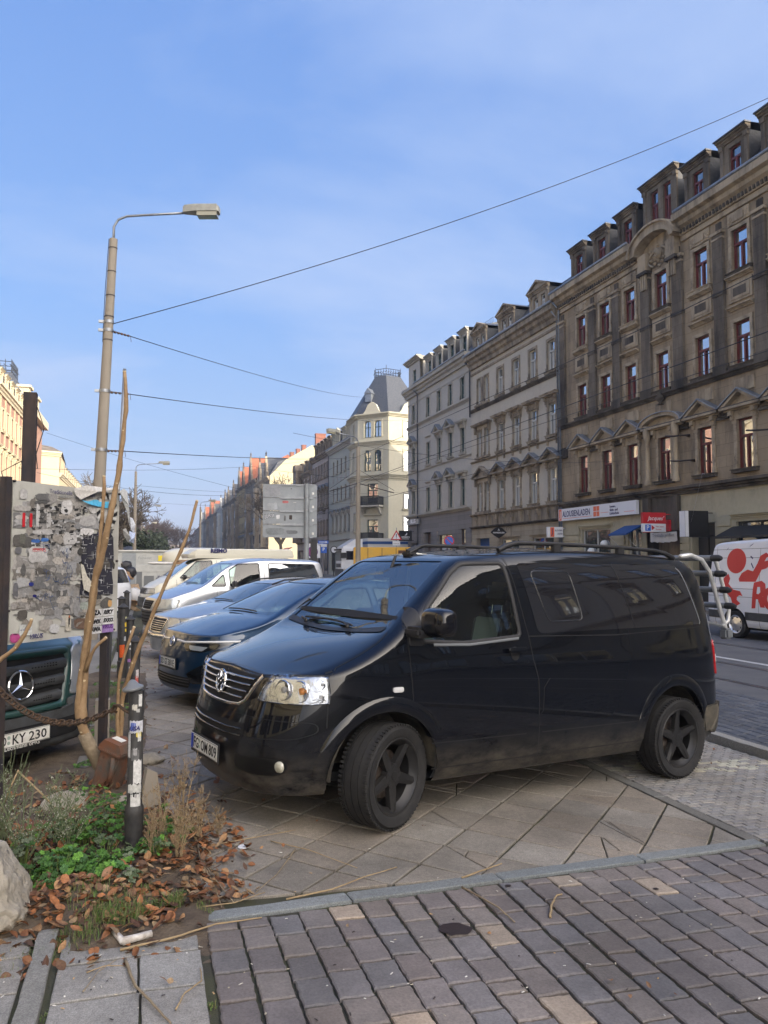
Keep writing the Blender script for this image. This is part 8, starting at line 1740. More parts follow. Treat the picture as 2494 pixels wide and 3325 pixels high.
q=MB();q.box(-.42,-.30,7.3,7.42,0,.55);tag(q.build('concrete_post',M['concrete']),'short square concrete post behind the board post','post')
# low leafy weeds, grass, fallen leaves (uncountable: one object each)
def soilh(x,y):return soilz(x,y)+.004
def leaf_shape(C,o,X,Y,Z_,L_,W_,curl,lobes=0,seg=5):
 """a leaf blade from point o along X (unit), side Y, up Z_"""
 rows=[]
 for k in range(seg+1):
  t=k/seg;w=W_*(sin(pi*min(1,t*.92+.05))**.8)*(1+.22*(k%2)if lobes else 1);p=o+X*(L_*t)+Z_*(curl*L_*(t*t));rows.append(C.pts([p-Y*w+Z_*abs(curl)*w*.8,p,p+Y*w+Z_*abs(curl)*w*.8]))
 for a,b in zip(rows,rows[1:]):C.face(a,a+1,b+1,b);C.face(a+1,a+2,b+2,b+1)
C=Col();random.seed(31)
BR=[(.24,.095,.035),(.17,.070,.03),(.28,.12,.05),(.20,.11,.06),(.12,.06,.035),(.26,.18,.10),(.30,.17,.08),(.09,.05,.03)]
def litter(x,y,s=1,z=None):
 a=rnd(0,2*pi);tl=rnd(-.4,.4);X=Vector((cos(a),sin(a),tl*.6)).normalized();Y=Vector((-sin(a),cos(a),rnd(-.6,.6))).normalized();Z_=X.cross(Y).normalized()
 if Z_.z<0:Z_=-Z_
 c_=random.choice(BR);k=rnd(.6,1.3);C.col=tuple(v*k for v in c_);leaf_shape(C,Vector((x,y,(soilh(x,y)if z is None else z)+rnd(.002,.028))),X,Y,Z_,rnd(.022,.070)*s,rnd(.009,.024)*s,random.choice((-1,1))*rnd(.1,.55),seg=5)
n=0
while n<2300:
 x,y=rnd(-.95,.75),rnd(3.6,6.6)
 dens=1.0
 if x>.30:dens=max(0,1-(x-.30)/.35)*(1 if 4.1<y<5.6 else .15)
 if y<4.05:dens*=.85 if x<.16 else .05
 if y<3.85:dens*=.55
 if y>5.4:dens*=.35
 if x<-.62:dens*=.5
 if-.45<x<-.05 and 4.5<y<5.3:dens*=.3
 if random.random()<dens*.9:litter(x,y,1.0,z=(gz(x)+.004)if x>.28 else None);n+=1
for k in range(60):x,y=rnd(-.4,2.2),rnd(2.4,6.5);litter(x,y,.6,z=gz(x)+.003)if random.random()<.5 else None
for k in range(140):x,y=rnd(-.45,.3),rnd(6.5,20);litter(x,y,.9,z=.05)
for k in range(80):x,y=rnd(4.9,5.7),rnd(5,9);litter(x,y,.45,z=gz(x)+.003)if random.random()<.25 else None
tag(C.done('fallen_leaves',M['leafmat'],smooth=False),kind='stuff')
C=Col();random.seed(37)
def lobed(o,r,nrm,a0,col):
 """rounded lobed leaf (five to seven lobes)"""
 X,Y=frame_of(nrm);n=26;C.col=col;i=C.pts([o]+[o+(X*cos(a0+2*pi*k/n)+Y*sin(a0+2*pi*k/n))*r*(.72+.28*abs(cos(2.5*2*pi*k/n)))+nrm*r*.15*sin(k*1.9)for k in range(n)])
 for k in range(n):C.face(i,i+1+k,i+1+(k+1)%n)
def clump(x,y,n,spread,hgt,rr,cols):
 for _ in range(n):
  a=rnd(0,2*pi);d=spread*random.random()**.6;lx,ly=x+d*cos(a),y+d*sin(a);z=soilh(lx,ly)+hgt*rnd(.25,1)*(1-.5*d/spread);o=Vector((lx,ly,z));b=Vector((x+(lx-x)*.4,y+(ly-y)*.4,soilh(x,y)));C.col=(.09,.13,.03);p1=(o+b)/2+Vector((0,0,.02))
  for q0,q1 in((b,p1),(p1,o)):s_=Vector((.0018,0,0));i=C.pts([q0-s_,q0+s_,q1+s_,q1-s_]);C.face(i,i+1,i+2,i+3)
  nr=Vector((rnd(-.5,.5)+cos(a)*.3,rnd(-.6,.3)+sin(a)*.3,1)).normalized();col=random.choice(cols);k=rnd(.7,1.25);col=tuple(v*k for v in col)
  for l in range(random.choice((1,3,3,5))):aa=rnd(0,6.28);lobed(o+Vector((cos(aa),sin(aa),rnd(-.3,.2)))*rr*rnd(.3,1.1),rr*rnd(.5,1.0),(nr+Vector((rnd(-.3,.3),rnd(-.3,.3),0))).normalized(),rnd(0,6),col)
GR=[(.055,.14,.022),(.075,.19,.030),(.04,.10,.02),(.10,.22,.035),(.05,.12,.035)];GY=[(.10,.14,.07),(.13,.16,.10),(.07,.10,.05)]
for(x,y,n_,sp,h_,r_,cs)in((-.42,4.55,20,.12,.16,.030,GR),(-.20,4.82,24,.12,.16,.022,GR+GY),(-.62,4.7,26,.14,.18,.020,GR+GY),(-.72,4.62,20,.12,.14,.018,GR+GY),(.10,4.66,20,.08,.12,.015,GR+GY),(-.30,4.62,34,.10,.13,.028,GR),(-.19,4.52,30,.07,.11,.032,GR),(-.42,4.72,26,.10,.12,.024,GR),(-.33,5.05,60,.17,.16,.020,GR),(-.15,5.15,50,.15,.15,.018,GR+GY),(-.50,5.2,34,.14,.14,.016,GR+GY),(-.12,4.72,26,.08,.08,.020,GR+GY),(.02,4.78,20,.06,.09,.016,GR),(.12,5.0,30,.07,.20,.018,GR),(.18,4.85,20,.06,.10,.016,GR+GY),(-.55,4.55,26,.10,.09,.022,GR),(-.62,4.95,20,.12,.10,.014,GY),(-.2,5.6,40,.18,.12,.018,GR),(-.05,4.42,20,.06,.06,.016,GY),(-.45,4.38,12,.05,.05,.018,GR),(.25,5.15,12,.06,.10,.016,GR),(-.38,7.0,40,.16,.05,.014,GR),(-.42,8.2,50,.18,.05,.014,GR),(-.40,5.9,24,.15,.10,.016,GR),(-.35,9.5,60,.2,.05,.015,GR),(-.4,11.2,60,.25,.05,.015,GR)):clump(x,y,int(n_*1.1),sp*1.15,h_*1.15,r_*1.05,cs)
tag(C.done('leafy_weeds',M['leafmat']),kind='stuff')
C=Col();random.seed(41)
for(x,y,n_,sp,h_)in((-.10,4.02,420,.12,.055),(.05,4.08,120,.06,.05),(-.26,3.92,320,.12,.04),(.16,4.10,220,.05,.06),(-.40,3.80,150,.10,.035),(-.55,3.75,120,.12,.03),(.0,4.25,120,.10,.04),(-.2,4.2,200,.15,.05),(.30,4.02,50,.05,.03),(-.36,7.6,500,.20,.05),(-.40,8.8,500,.2,.05),(-.42,10.5,500,.25,.06),(-.45,13,500,.3,.06),(-.45,17,500,.5,.07),(.275,3.2,40,.02,.02),(-.33,3.3,90,.03,.018),(-.34,2.9,80,.03,.016)):
 for _ in range(n_):
  a,d=rnd(0,2*pi),sp*random.random()**.5;bx0,by0=x+d*cos(a),y+d*sin(a)*1.2;z=soilh(bx0,by0);ln_=h_*rnd(.5,1.4);aa=rnd(0,2*pi);lean_=rnd(.1,.9);C.col=random.choice([(.08,.15,.03),(.11,.19,.04),(.14,.17,.06),(.22,.19,.09)]);s_=Vector((cos(aa+1.57),sin(aa+1.57),0))*.0014;b0=Vector((bx0,by0,z));m1=b0+Vector((cos(aa)*lean_*.4,sin(aa)*lean_*.4,.7))*ln_;t1=b0+Vector((cos(aa)*lean_*1.1,sin(aa)*lean_*1.1,1-.3*lean_))*ln_
  i=C.pts([b0-s_,b0+s_,m1+s_*.8,m1-s_*.8,t1]);C.face(i,i+1,i+2,i+3);C.face(i+3,i+2,i+4)
tag(C.done('grass',M['leafmat']),kind='stuff')
# dried tall weeds: stalk with seed heads
def dryweed(x,y,h,label,n=9,spread=.10,col=((.21,.145,.085),(.27,.20,.12)),stemm='drystem',flakes=True,dens=1.0,green=False):
 random.seed(int(x*100+y*10));root=thing('dried_weed',label,'weed',(x,y,soilz(x,y)),group='dried weeds around the bollard');S=MB();C=Col()
 for k in range(n):
  a=rnd(0,2*pi);sp=spread*rnd(.2,1);hh=h*rnd(.55,1);P_=[Vector((rnd(-.02,.02),rnd(-.02,.02),-.02))]
  for j in range(1,7):t=j/6;P_.append(P_[0]+Vector((cos(a)*sp*t**1.4+rnd(-.006,.006),sin(a)*sp*t**1.4+rnd(-.006,.006),hh*t)))
  S.tube(P_,[.0028*(1-.11*j)for j in range(7)],5)
  for b in range(int(8*dens)):
   t=rnd(.30,1);q0=P_[0].lerp(P_[-1],t);q0=P_[min(6,int(t*6))];ba=rnd(0,2*pi);bl=rnd(.03,.10)*(1.15-t*.5);e=q0+Vector((cos(ba)*bl*.6,sin(ba)*bl*.6,bl*.8));S.tube([q0,(q0+e)/2+Vector((0,0,-.004)),e],[.0014,.0012,.0008],4)
   if flakes:
    for f in range(int(14*dens)):
     tt=rnd(.2,1.05);p=q0.lerp(e,tt)+Vector((rnd(-1,1),rnd(-1,1),rnd(-1,1)))*.007;C.col=random.choice(col);d1=Vector((rnd(-1,1),rnd(-1,1),rnd(-1,1))).normalized()*rnd(.002,.0055);d2=Vector((rnd(-1,1),rnd(-1,1),rnd(-1,1))).normalized()*rnd(.002,.005);i=C.pts([p-d1,p+d2,p+d1,p-d2]);C.face(i,i+1,i+2,i+3)
 S.build('stalks',M[stemm],root,smooth=True);
 if C.v:C.done('seed_heads',M['leafmat'],root)
 return root
dryweed(.10,4.86,.46,'dry brown seed-head weed right beside the nearest bollard');dryweed(.22,4.98,.62,'tallest dry brown weed with feathery seed heads right of the bollard',n=11,spread=.12);dryweed(.33,5.02,.40,'lower dry weed at the right of the brown clump');dryweed(.20,4.62,.30,'short bushy dry weed in front of the brown clump',n=10);dryweed(.05,4.70,.32,'dry weed touching the bollard foot',n=6);dryweed(.45,5.1,.24,'outermost thin dry weed near the slabs',n=5)
for k,(x,y,h,lab)in enumerate(((-.62,4.75,.55,'wiry grey-green weed above the boulder'),(-.78,5.1,.70,'tall wiry weed at the left edge under the number plate'),(-.50,5.25,.45,'fine wiry weed behind the pale stone'),(-.90,4.85,.60,'leftmost wiry weed at the picture edge'),(-.42,4.95,.38,'thin wiry weed between stone and bollard'))):
 dryweed(x,y,h,lab,n=20,spread=.28,col=((.16,.19,.10),(.42,.42,.34),(.12,.16,.07)),stemm='greenstem' if 'greenstem' in M else 'drystem',dens=.8)
def twig(label,pts,r,m_='drystem',cat='twig',group='dry twigs on the paving'):
 P=[Vector((p[0],p[1],(p[2]if len(p)>2 else 0)+gz(p[0])+.008))for p in pts];D=[]
 for a,b in zip(P,P[1:]):
  for k in range(5):D.append(a.lerp(b,k/5)+Vector((rnd(-1,1),rnd(-1,1),0))*.002)
 D.append(P[-1]);q=MB();q.tube(D,[lerp(r,r*.55,k/(len(D)-1))for k in range(len(D))],6);return tag(q.build('twig',M[m_],smooth=True),label,cat,group)
def gpt(u,v,dz=0):
 d=px(u,v,1)-Vector((0,0,CAMH));z=0
 for _ in range(8):t=(z-CAMH)/d.z;x=d.x*t;z=gz(x)
 return(d.x*t,d.y*t,dz)
random.seed(50)
for lab,pp,r,mm_ in(('long straight straw crossing from the leaves over the clinker setts',[(390,3090),(560,3060),(700,3015),(850,2985)],.006,'drystem'),('long curved grey stick running to the bottom edge',[(405,3120),(440,3220),(500,3280),(555,3330)],.007,'drytwig'),('thin curved stick through the leaves above the white pipe',[(385,2830),(390,2960),(420,3010),(455,3040)],.005,'drytwig'),('pale straw pointing at the slab corner',[(280,3165),(340,3152),(400,3152)],.003,'drystem'),('dark thin twig on the left slabs',[(270,3227),(320,3170),(380,3130)],.0025,'drytwig'),('forked pale twig near the bottom slab joint',[(572,3285),(600,3240),(655,3200),(650,3150)],.004,'drystem'),('long pale straw along the edging strip',[(930,2925),(1080,2900),(1180,2860),(1290,2820)],.005,'drystem'),('thin straw over the slabs near the front wheel',[(880,2735),(1000,2770),(1160,2830)],.0035,'drystem'),('curved brown stick lying on the clinker setts',[(1500,2885),(1560,2925),(1620,2960),(1672,3000)],.006,'drytwig'),('short bent yellow stick standing out on the setts',[(1786,2983),(1792,2950),(1808,2920),(1825,2908)],.007,'drystem'),('bundle straw beside the edging strip joint',[(1500,2855),(1560,2840),(1630,2815)],.006,'drystem'),('straw lying from the leaf pile towards the front wheel',[(680,2750),(800,2735),(960,2705)],.004,'drystem'),('pale straw low in the leaf pile',[(610,2955),(760,2945),(860,2910)],.004,'drystem'),('arching grey stick at the leaf pile edge',[(620,2620),(650,2800),(700,2900),(720,2950)],.005,'drytwig'),('second arching stick at the leaf pile edge',[(640,2780),(700,2870),(760,2945)],.005,'drytwig'),('curved stick from leaf pile to the edging',[(960,2760),(900,2850),(830,2910)],.004,'drytwig'),('looping dark twig on the slabs before the van',[(690,2400),(700,2440),(650,2500),(640,2560)],.004,'drytwig'),('small looping twig below the number plate',[(700,2560),(725,2580),(715,2620)],.003,'drytwig'),('pale straw far right by the edging',[(1950,3700),(1990,3690),(2010,3680)],.003,'drystem')):
 if 'far right' in lab:continue
 twig(lab,[gpt(u,v,.012 if k in(1,2)else .0)for k,(u,v)in enumerate(pp)],r,mm_)
for k,(u0,v0,u1,v1)in enumerate(((60,2700,240,2690),(10,2620,60,2500),(60,2505,235,2685))):
 q=MB();q.tube([px(u0,v0,5.0),px((u0+u1)/2,(v0+v1)/2-6,5.0),px(u1,v1,5.0)],[.006,.006,.005],6);tag(q.build('broken_stalk',M['drystem'],smooth=True),('pale broken stalk lying level in the weeds','pale stalk rising at the left edge','long pale stalk slanting down across the weeds')[k],'stalk')
a=Vector(gpt(360,3035));a.z=gz(a.x)+.03;b=Vector(gpt(398,3075));b.z=gz(b.x)+.025;c=Vector(gpt(492,3050));c.z=gz(c.x)+.025
q=MB();q.tube([a,a.lerp(b,.55),b,b.lerp(c,.25)],[.012,.014,.016,.014],10);q.tube([b,b.lerp(c,.5),c],[.018,.016,.016],12);tag(q.build('plastic_pipe',M['pvc'],smooth=True),'bent dirty white plastic pipe piece on the slabs','pipe')
q=MB();p=Vector(gpt(790,2752));q.lathe([(0,.006),(.028,.006),(.034,.003),(.034,0)],18,Matrix.Translation((p.x,p.y,gz(p.x)+.004)));tag(q.build('bottle_lid',M['signwhite']),'round white plastic lid on the slabs beside the leaves','lid')
random.seed(60);C=Col()
for k in range(150):
 u,v=rnd(0,2494),rnd(2750,3320)
 if random.random()<.5:u=rnd(0,700)
 p=Vector(gpt(u,v));z=gz(p.x)+.006;a=rnd(0,6.28);l,w=rnd(.003,.012),rnd(.002,.004);C.col=random.choice([(.55,.52,.45),(.62,.60,.55),(.50,.33,.16),(.05,.04,.04),(.4,.36,.28)]);X=Vector((cos(a),sin(a),0));Y=Vector((-sin(a),cos(a),0));o=Vector((p.x,p.y,z));i=C.pts([o-X*l-Y*w,o+X*l-Y*w,o+X*l+Y*w,o-X*l+Y*w,o+Vector((0,0,.003))])
 for j in range(4):C.face(i+j,i+(j+1)%4,i+4)
tag(C.done('small_litter',M['paper']),kind='stuff')
for k,(u,v,s_)in enumerate(((1480,3022,.085),(1650,2880,.02),(2130,2890,.018))):
 p=Vector(gpt(u,v));q=MB();n=18;zz=gz(p.x)+.0075;i=q.pts([(p.x+s_*rnd(.75,1.15)*cos(2*pi*j/n),p.y+s_*.8*rnd(.75,1.15)*sin(2*pi*j/n),zz-.036*s_*cos(2*pi*j/n))for j in range(n)]);q.face(*range(i,i+n));tag(q.build('stain',mat('stain%d'%k,(.030,.020,.018),.6,bump=.3),None),kind='structure')
# bicycle rack on the van's tailgate
mat('frame_alu',(.66,.66,.64),.35,metal=.35)
mt=XF[VAN.name];root=thing('bicycle_rack','white tubular bicycle rack with black end caps, folded up on the black van tailgate','bicycle rack',mtx=mt)
for y in(.5,-.5):
 q=MB();q.tube([(-3.62,y,1.955),(-3.78,y,1.975),(-3.96,y,1.935),(-4.09,y,1.815),(-4.17,y,1.64),(-4.25,y,1.46),(-4.335,y,1.285),(-4.35,y,1.22)],.022,10);fr=q.build('frame_tube',M['frame_alu'],root,smooth=True)
 q=MB();q.tube([(-4.10,y,1.97),(-4.19,y,1.93),(-4.27,y,1.78),(-4.35,y,1.58),(-4.41,y,1.43),(-4.40,y,1.33),(-4.30,y,1.27)],.020,10);q.build('outer_tube',M['frame_alu'],root,smooth=True)
 q=MB();q.bbox(-4.42,-4.30,y-.05,y+.05,1.14,1.25,.02);q.tube([(-4.30,y,1.27),(-4.0,y,1.32),(-3.78,y,1.33)],.014,6);q.build('foot',M['greytrim'],root,smooth=True,angle=40)
for k,(x,z)in enumerate(((-4.06,1.955),(-4.13,1.80),(-4.21,1.64),(-4.29,1.48))):
 q=MB();q.cyl((x,-.60,z),(x,.56,z),.030,n=14);rl_=q.build('bike_rail',M['greytrim'],root,smooth=True,angle=40);q=MB();q.tube([(x,.545,z),(x,.62,z),(x,.655,z)],[.034,.034,.018],14);q.build('end_cap',M['blackplastic'],rl_,smooth=True,angle=50)
# white panel van passing on the far lane (only its rear half is in the picture)
root=thing('panel_van','white panel van with red wrench drawings and big red letters at the right edge','van',mtx=axes(Vector((14.87,12.09,RZ)),Vector((0,-1,0)),Vector((1,0,0)),Vector((0,0,1))))
s=dict(fo=1.0,wb=3.66,ro=1.20,W=.99,H=2.50,zn=1.12,xb=.15,zb=1.42,xt=-.62,zt=2.28,xr=-4.35,zr=2.42,belt=1.35,wt=.84,r=.34,paint='whitepaint',corner=.50,sill=.30,wins=[[(-.10,1.40),(-.64,2.10),(-1.15,2.12),(-1.15,1.40)]],see=[1],mirror=(-.30,1.45),hx=-1.0,gaps=[[(-1.25,2.2),(-1.27,.45)],[(-2.86,2.2),(-2.86,.30)],[(-4.35,2.25),(-4.35,.3)],[(-1.3,2.22),(-4.5,2.18)],[(-2.86,1.98),(-4.7,1.97)],[(-1.3,1.22),(-4.8,1.22)],[(-1.3,1.02),(-4.8,1.02)]])
sk,part=gen_car(s,root);part('rub_strip',patch(sk,'R',[(-.5,.66),(-3.3,.66),(-3.3,.47),(-.5,.47)],.012,thick=.012,step=.12,rings=(1,.9,.6,.3)),M['greyplastic']);part('rub_strip',patch(sk,'R',[(-4.05,.66),(-4.75,.66),(-4.75,.47),(-4.05,.47)],.012,thick=.012,step=.12,rings=(1,.9,.6,.3)),M['greyplastic'])
mat('printred',(.58,.035,.03),.45)
def decal(name,poly,off=.003,m_='printred',con=False):
 """flat print on the van side, any outline: clipped in the flat and laid on the skin"""
 from mathutils.geometry import tessellate_polygon
 pl=dense(poly,.08);V=[Vector((a.x,a.y,0))for a in pl];tr=tessellate_polygon([V]);mb=MB();i=mb.pts([sk.P('R',a.x,a.y,off)[0]for a in pl])
 for t in tr:mb.face(*(i+k for k in t))
 return part(name,mb,M[m_],sm=False)
decal('red_disc',[(-3.64+.33*cos(a*pi/14),1.90+.31*sin(a*pi/14))for a in range(28)])
decal('wrench_print',[(-3.53,1.46),(-3.44,1.60),(-3.25,1.69),(-3.07,1.65),(-2.94,1.84),(-2.86,2.02),(-2.68,2.10),(-2.57,2.02),(-2.67,1.97),(-2.72,1.89),(-2.58,1.92),(-2.54,1.81),(-2.66,1.72),(-2.80,1.69),(-2.97,1.40),(-3.50,1.39)])
decal('wrench_print',[(-4.01,1.50),(-3.89,1.58),(-3.82,1.46),(-3.86,1.33),(-3.68,1.19),(-3.45,1.16),(-3.36,1.04),(-3.46,1.06),(-3.55,1.02),(-3.56,.94),(-3.44,.86),(-3.56,.80),(-3.72,.86),(-3.76,.98),(-3.92,1.11),(-4.02,1.27),(-4.16,1.32)])
decal('letter',[(-3.08,.76),(-3.02,1.38),(-2.78,1.43),(-2.66,1.36),(-2.62,1.20),(-2.72,1.06),(-2.66,.80),(-2.80,.80),(-2.87,.99),(-2.93,.99),(-2.96,.77)]);decal('letter_counter',[(-2.91,1.12),(-2.89,1.28),(-2.81,1.28),(-2.79,1.16),(-2.85,1.11)],.006,'whitepaint')
decal('letter',[(-2.50+.22*cos(a*pi/10),1.02+.27*sin(a*pi/10))for a in range(20)]);decal('letter_counter',[(-2.48+.10*cos(a*pi/8),1.02+.13*sin(a*pi/8))for a in range(16)],.006,'whitepaint')
for a,b,c_,d_ in((-4.02,2.16,-3.93,2.24),(-3.22,2.24,-3.10,2.33),(-3.18,2.0,-3.08,1.97),(-3.15,1.83,-3.05,1.74)):decal('spark_mark',[(a,b),(a+.02,b+.03),(c_,d_),(c_-.02,d_-.03)],.004,'signtext')
# white lorry, yellow box body and blue-edged trailer beyond the van
Fw=F3((0,0,0),(0,-1,0))
root=thing('lorry','white lorry cab with a grey canvas trailer turning by the corner tower house','lorry',(18,70,RZ));q=MB()
q.bbox(16.9,19.0,68.2,70.6,.9,3.0,.12);q.prism([(16.95,3.0),(18.9,3.0),(18.9,3.75),(18.2,3.75),(17.3,3.2)],68.4,70.4,Matrix(((1,0,0,0),(0,0,1,0),(0,1,0,0),(0,0,0,1))));q.build('cab',M['whitepaint'],root,world=True,smooth=True,angle=40,fix=True)
q=MB();q.box(16.87,16.93,68.4,70.4,1.75,2.65);q.build('windscreen',M['curtained'],root,world=True);q=MB();q.box(17.3,18.3,68.16,68.22,1.85,2.65);q.build('side_window',M['privacy'],root,world=True);q=MB();q.box(16.85,17.0,68.1,70.7,.35,1.0);q.box(16.84,16.92,68.6,70.2,1.15,1.5);q.build('bumper',M['greyplastic'],root,world=True);q=MB();q.box(16.75,17.3,68.0,68.15,2.0,2.5);q.box(16.7,16.9,68.3,70.5,2.70,2.85);q.build('mirror',M['blackplastic'],root,world=True)
q=MB();q.box(19.4,31,68.3,70.8,1.1,3.85);q.build('trailer',M['frame_white'],root,world=True);q=MB();q.box(19.38,31.02,68.28,70.82,3.3,3.55);q.build('trailer_band',M['awning_blue'],root,world=True)
for x in(17.7,20.5,26,27.4,28.8):q=MB();q.cyl((x,68.2,RZ+.5),(x,68.55,RZ+.5),.5,n=24);q.build('wheel',M['tyre'],root,world=True,smooth=True,angle=40)
root=thing('box_lorry','yellow box-bodied lorry behind the black van roof','lorry',(16,53,RZ));mY=Matrix.Translation((16.1,53.2,0))@Matrix.Rotation(R(-14),4,'Z')
q=MB();q.bbox(-2.0,2.1,-1.1,1.1,.8,2.72,.04,mY);q.build('box_body',M['yellowpaint'],root,world=True,smooth=True,angle=40);q=MB()
for x in(-1.0,0,1.0,1.7):q.box(x-.02,x+.02,-1.12,-1.10,.85,2.66,mY)
q.box(1.15,1.65,-1.13,-1.10,2.2,2.5,mY);q.build('panel_rib',M['rust'],root,world=True);q=MB();q.bbox(2.15,3.6,-1.05,1.05,.5,2.2,.15,mY);q.build('cab',M['yellowpaint'],root,world=True,smooth=True,angle=40)
for x in(-1.2,2.7):q=MB();q.cyl(mY@Vector((x,-1.1,RZ+.42)),mY@Vector((x,-.8,RZ+.42)),.42,n=20);q.build('wheel',M['tyre'],root,world=True,smooth=True)
# white steel container, market trailer, rubbish heap
root=thing('clothes_container','graffitied white steel container with folded cloth lying on top, beside rubbish','container',(.55,34.6,0));mC=Matrix.Translation((-.44,34.9,.0))@Matrix.Rotation(R(-10),4,'Z')
q=MB();q.prism([(0,0),(2.4,0),(2.4,1.30),(0,1.30)],-1.4,0,mC@Matrix.Rotation(pi/2,4,'X')@Matrix.Translation((0,0,0)));q.build('body',mat('contwhite',(.50,.51,.49),.6,col2=(.36,.37,.36),vscale=2,vdetail=9),root,world=True,fix=True)
q=MB();q.box(-.03,2.43,-.02,1.42,1.30,1.60,mC);q.build('hood',M['contwhite'],root,world=True);q=MB();q.box(-.02,.22,-.012,.0,.05,1.3,mC);q.box(.30,.72,-.014,0,.62,1.12,mC);q.build('dark_panel',M['greytrim'],root,world=True)
gf=MB()
for sx,sz,k in((.85,1.05,1),(1.15,.95,2),(1.6,1.1,3),(.6,.45,4)):
 random.seed(k);P_=[mC@Vector((sx+.10*cos(j*1.3)*rnd(.5,1.4)+j*.018,-.02,sz+.12*sin(j*1.9)*rnd(.5,1.2)))for j in range(12)];gf.tube(P_,.008,4)
gf.build('graffiti',M['signtext'],root,world=True)
q=superblob(mC@Vector((.95,.25,1.66)),(.55,.28,.07),2.4);tag(q.build('folded_cloth',M['cloth'],smooth=True),'folded pale cloth on top of the white container','cloth');q=MB();q.bbox(1.5,2.2,.1,.6,1.61,1.72,.02,mC);q.bbox(1.55,2.1,.12,.55,1.73,1.80,.02,mC);tag(q.build('cardboard',M['cardboard']if 'cardboard' in M else mat('cardboard',(.33,.21,.12),.9,col2=(.26,.16,.09),vscale=6)),'flattened brown cardboard lying on the white container','cardboard')
root=thing('market_trailer','long low white market trailer with a grey side door, beyond the container','trailer',(-.6,45,0));q=MB();q.box(-2.2,2.6,44.6,46.8,.4,2.28);q.build('body',M['whitepaint']if False else M['contwhite'],root,world=True);q=MB();q.box(-2.3,2.7,44.5,46.9,2.28,2.36);q.build('roof',M['frame_white'],root,world=True);q=MB();q.box(-1.35,-.62,44.56,44.6,.5,2.2);q.build('door',M['signback'],root,world=True)
text_on('Feinkost',XF[root.name].inverted()@axes(Vector((-.5,44.59,1.85)),Vector((1,0,0)),Vector((0,0,1)),Vector((0,-1,0))),root,M['tealtext'],width=.7,size=.2)
q=MB();q.box(.55,.95,44.57,44.6,1.75,2.05);q.build('yellow_panel',M['signyellow'],root,world=True)
root=thing('advertising_column','round advertising column with a flat dark roof before the distant trees','column',(-1.9,84,0));q=MB();q.lathe([(.75,0),(.75,2.7)],24);q.build('drum',mat('posterdrum',(.45,.30,.26),.7,col2=(.5,.48,.45),vscale=3),root,smooth=True,angle=40);q=MB();q.lathe([(1.0,2.7),(1.0,2.85),(.5,3.15),(0,3.3)],24);q.build('roof',M['slate'],root,smooth=True,angle=40)
random.seed(70);kinds=[((.36,.23,.13),'brown'),((.30,.19,.11),'dark brown'),((.42,.30,.19),'light brown')]
mat('card1',kinds[0][0],.9);mat('card2',kinds[1][0],.9);mat('card3',kinds[2][0],.9);mat('bagblue',(.03,.09,.35),.5,col2=(.06,.16,.5),vscale=4);mat('bagdark',(.03,.03,.035),.5);mat('bagwhite',(.5,.5,.5),.5)
heap=[(-.95,29.0,.25,.55,.4,'card1','brown cardboard box at the foot of the rubbish heap'),(-.55,28.3,.16,.6,.12,'card3','flat light cardboard sheet lying in front of the heap'),(-.60,28.2,.34,.5,.08,'card1','flattened cardboard on the low stack by the bollards'),(-1.1,29.6,.8,.6,.3,'card2','dark brown open carton in the middle of the heap'),(-.85,29.8,1.2,.6,.22,'card1','cardboard flap leaning on the heap top'),(-1.35,29.6,1.45,.5,.2,'card3','light carton at the top left of the heap'),(-.55,29.4,.72,.4,.25,'card3','small light carton at the heap right side')]
for x,y,z,w,h,m_,lab in heap:
 root=thing('cardboard_box',lab,'cardboard',(x,y,z));mm_=Matrix.Rotation(rnd(-.6,.6),4,'Z')@Matrix.Rotation(rnd(-.35,.35),4,'Y')@Matrix.Rotation(rnd(-.4,.4),4,'X');q=MB();q.box(-w/2,w/2,-.22,.22,-h/2,h/2,mm_);q.build('carton',M[m_],root)
 q=MB();q.poly([mm_@Vector(p)for p in((-w/2,-.22,h/2),(w/2,-.22,h/2),(w/2-.03,-.40,h/2+.10),(-w/2+.04,-.38,h/2+.13))]);q.build('flap',M[m_],root)
for x,y,z,r_,m_,lab in((-.95,29.3,1.05,(.36,.25,.24),'bagblue','blue plastic bag on the rubbish heap'),(-.6,29.8,1.35,(.2,.2,.2),'bagdark','black rubbish bag right of the blue one'),(-1.2,29.2,.6,(.35,.25,.22),'bagwhite','white bag under the cartons'),(-.45,29.2,.5,(.25,.25,.3),'bagwhite','grey-white bag beside the container'),(-1.4,29.8,.9,(.4,.3,.3),'bagdark','dark bag at the left of the heap'),(-.75,30.1,1.6,(.2,.2,.15),'bagdark','dark lump on the heap top')):
 b=superblob(Vector((x,y,z)),r_,2.3);b.v=[tuple(Vector(v)+Vector((rnd(-.03,.03),rnd(-.03,.03),rnd(-.03,.03))))for v in b.v];tag(b.build('rubbish_bag',M[m_],smooth=True),lab,'bag',)
q=MB();random.seed(5)
for j in range(3):q.tube([Vector((-.50+.3*j*.3+rnd(-.25,.25),12.5+rnd(-.5,.5),.03))for _ in range(6)],.012,4)
tag(q.build('barrier_tape',M['printred']),'crumpled red and white barrier tape on the ground by the kerb','tape')
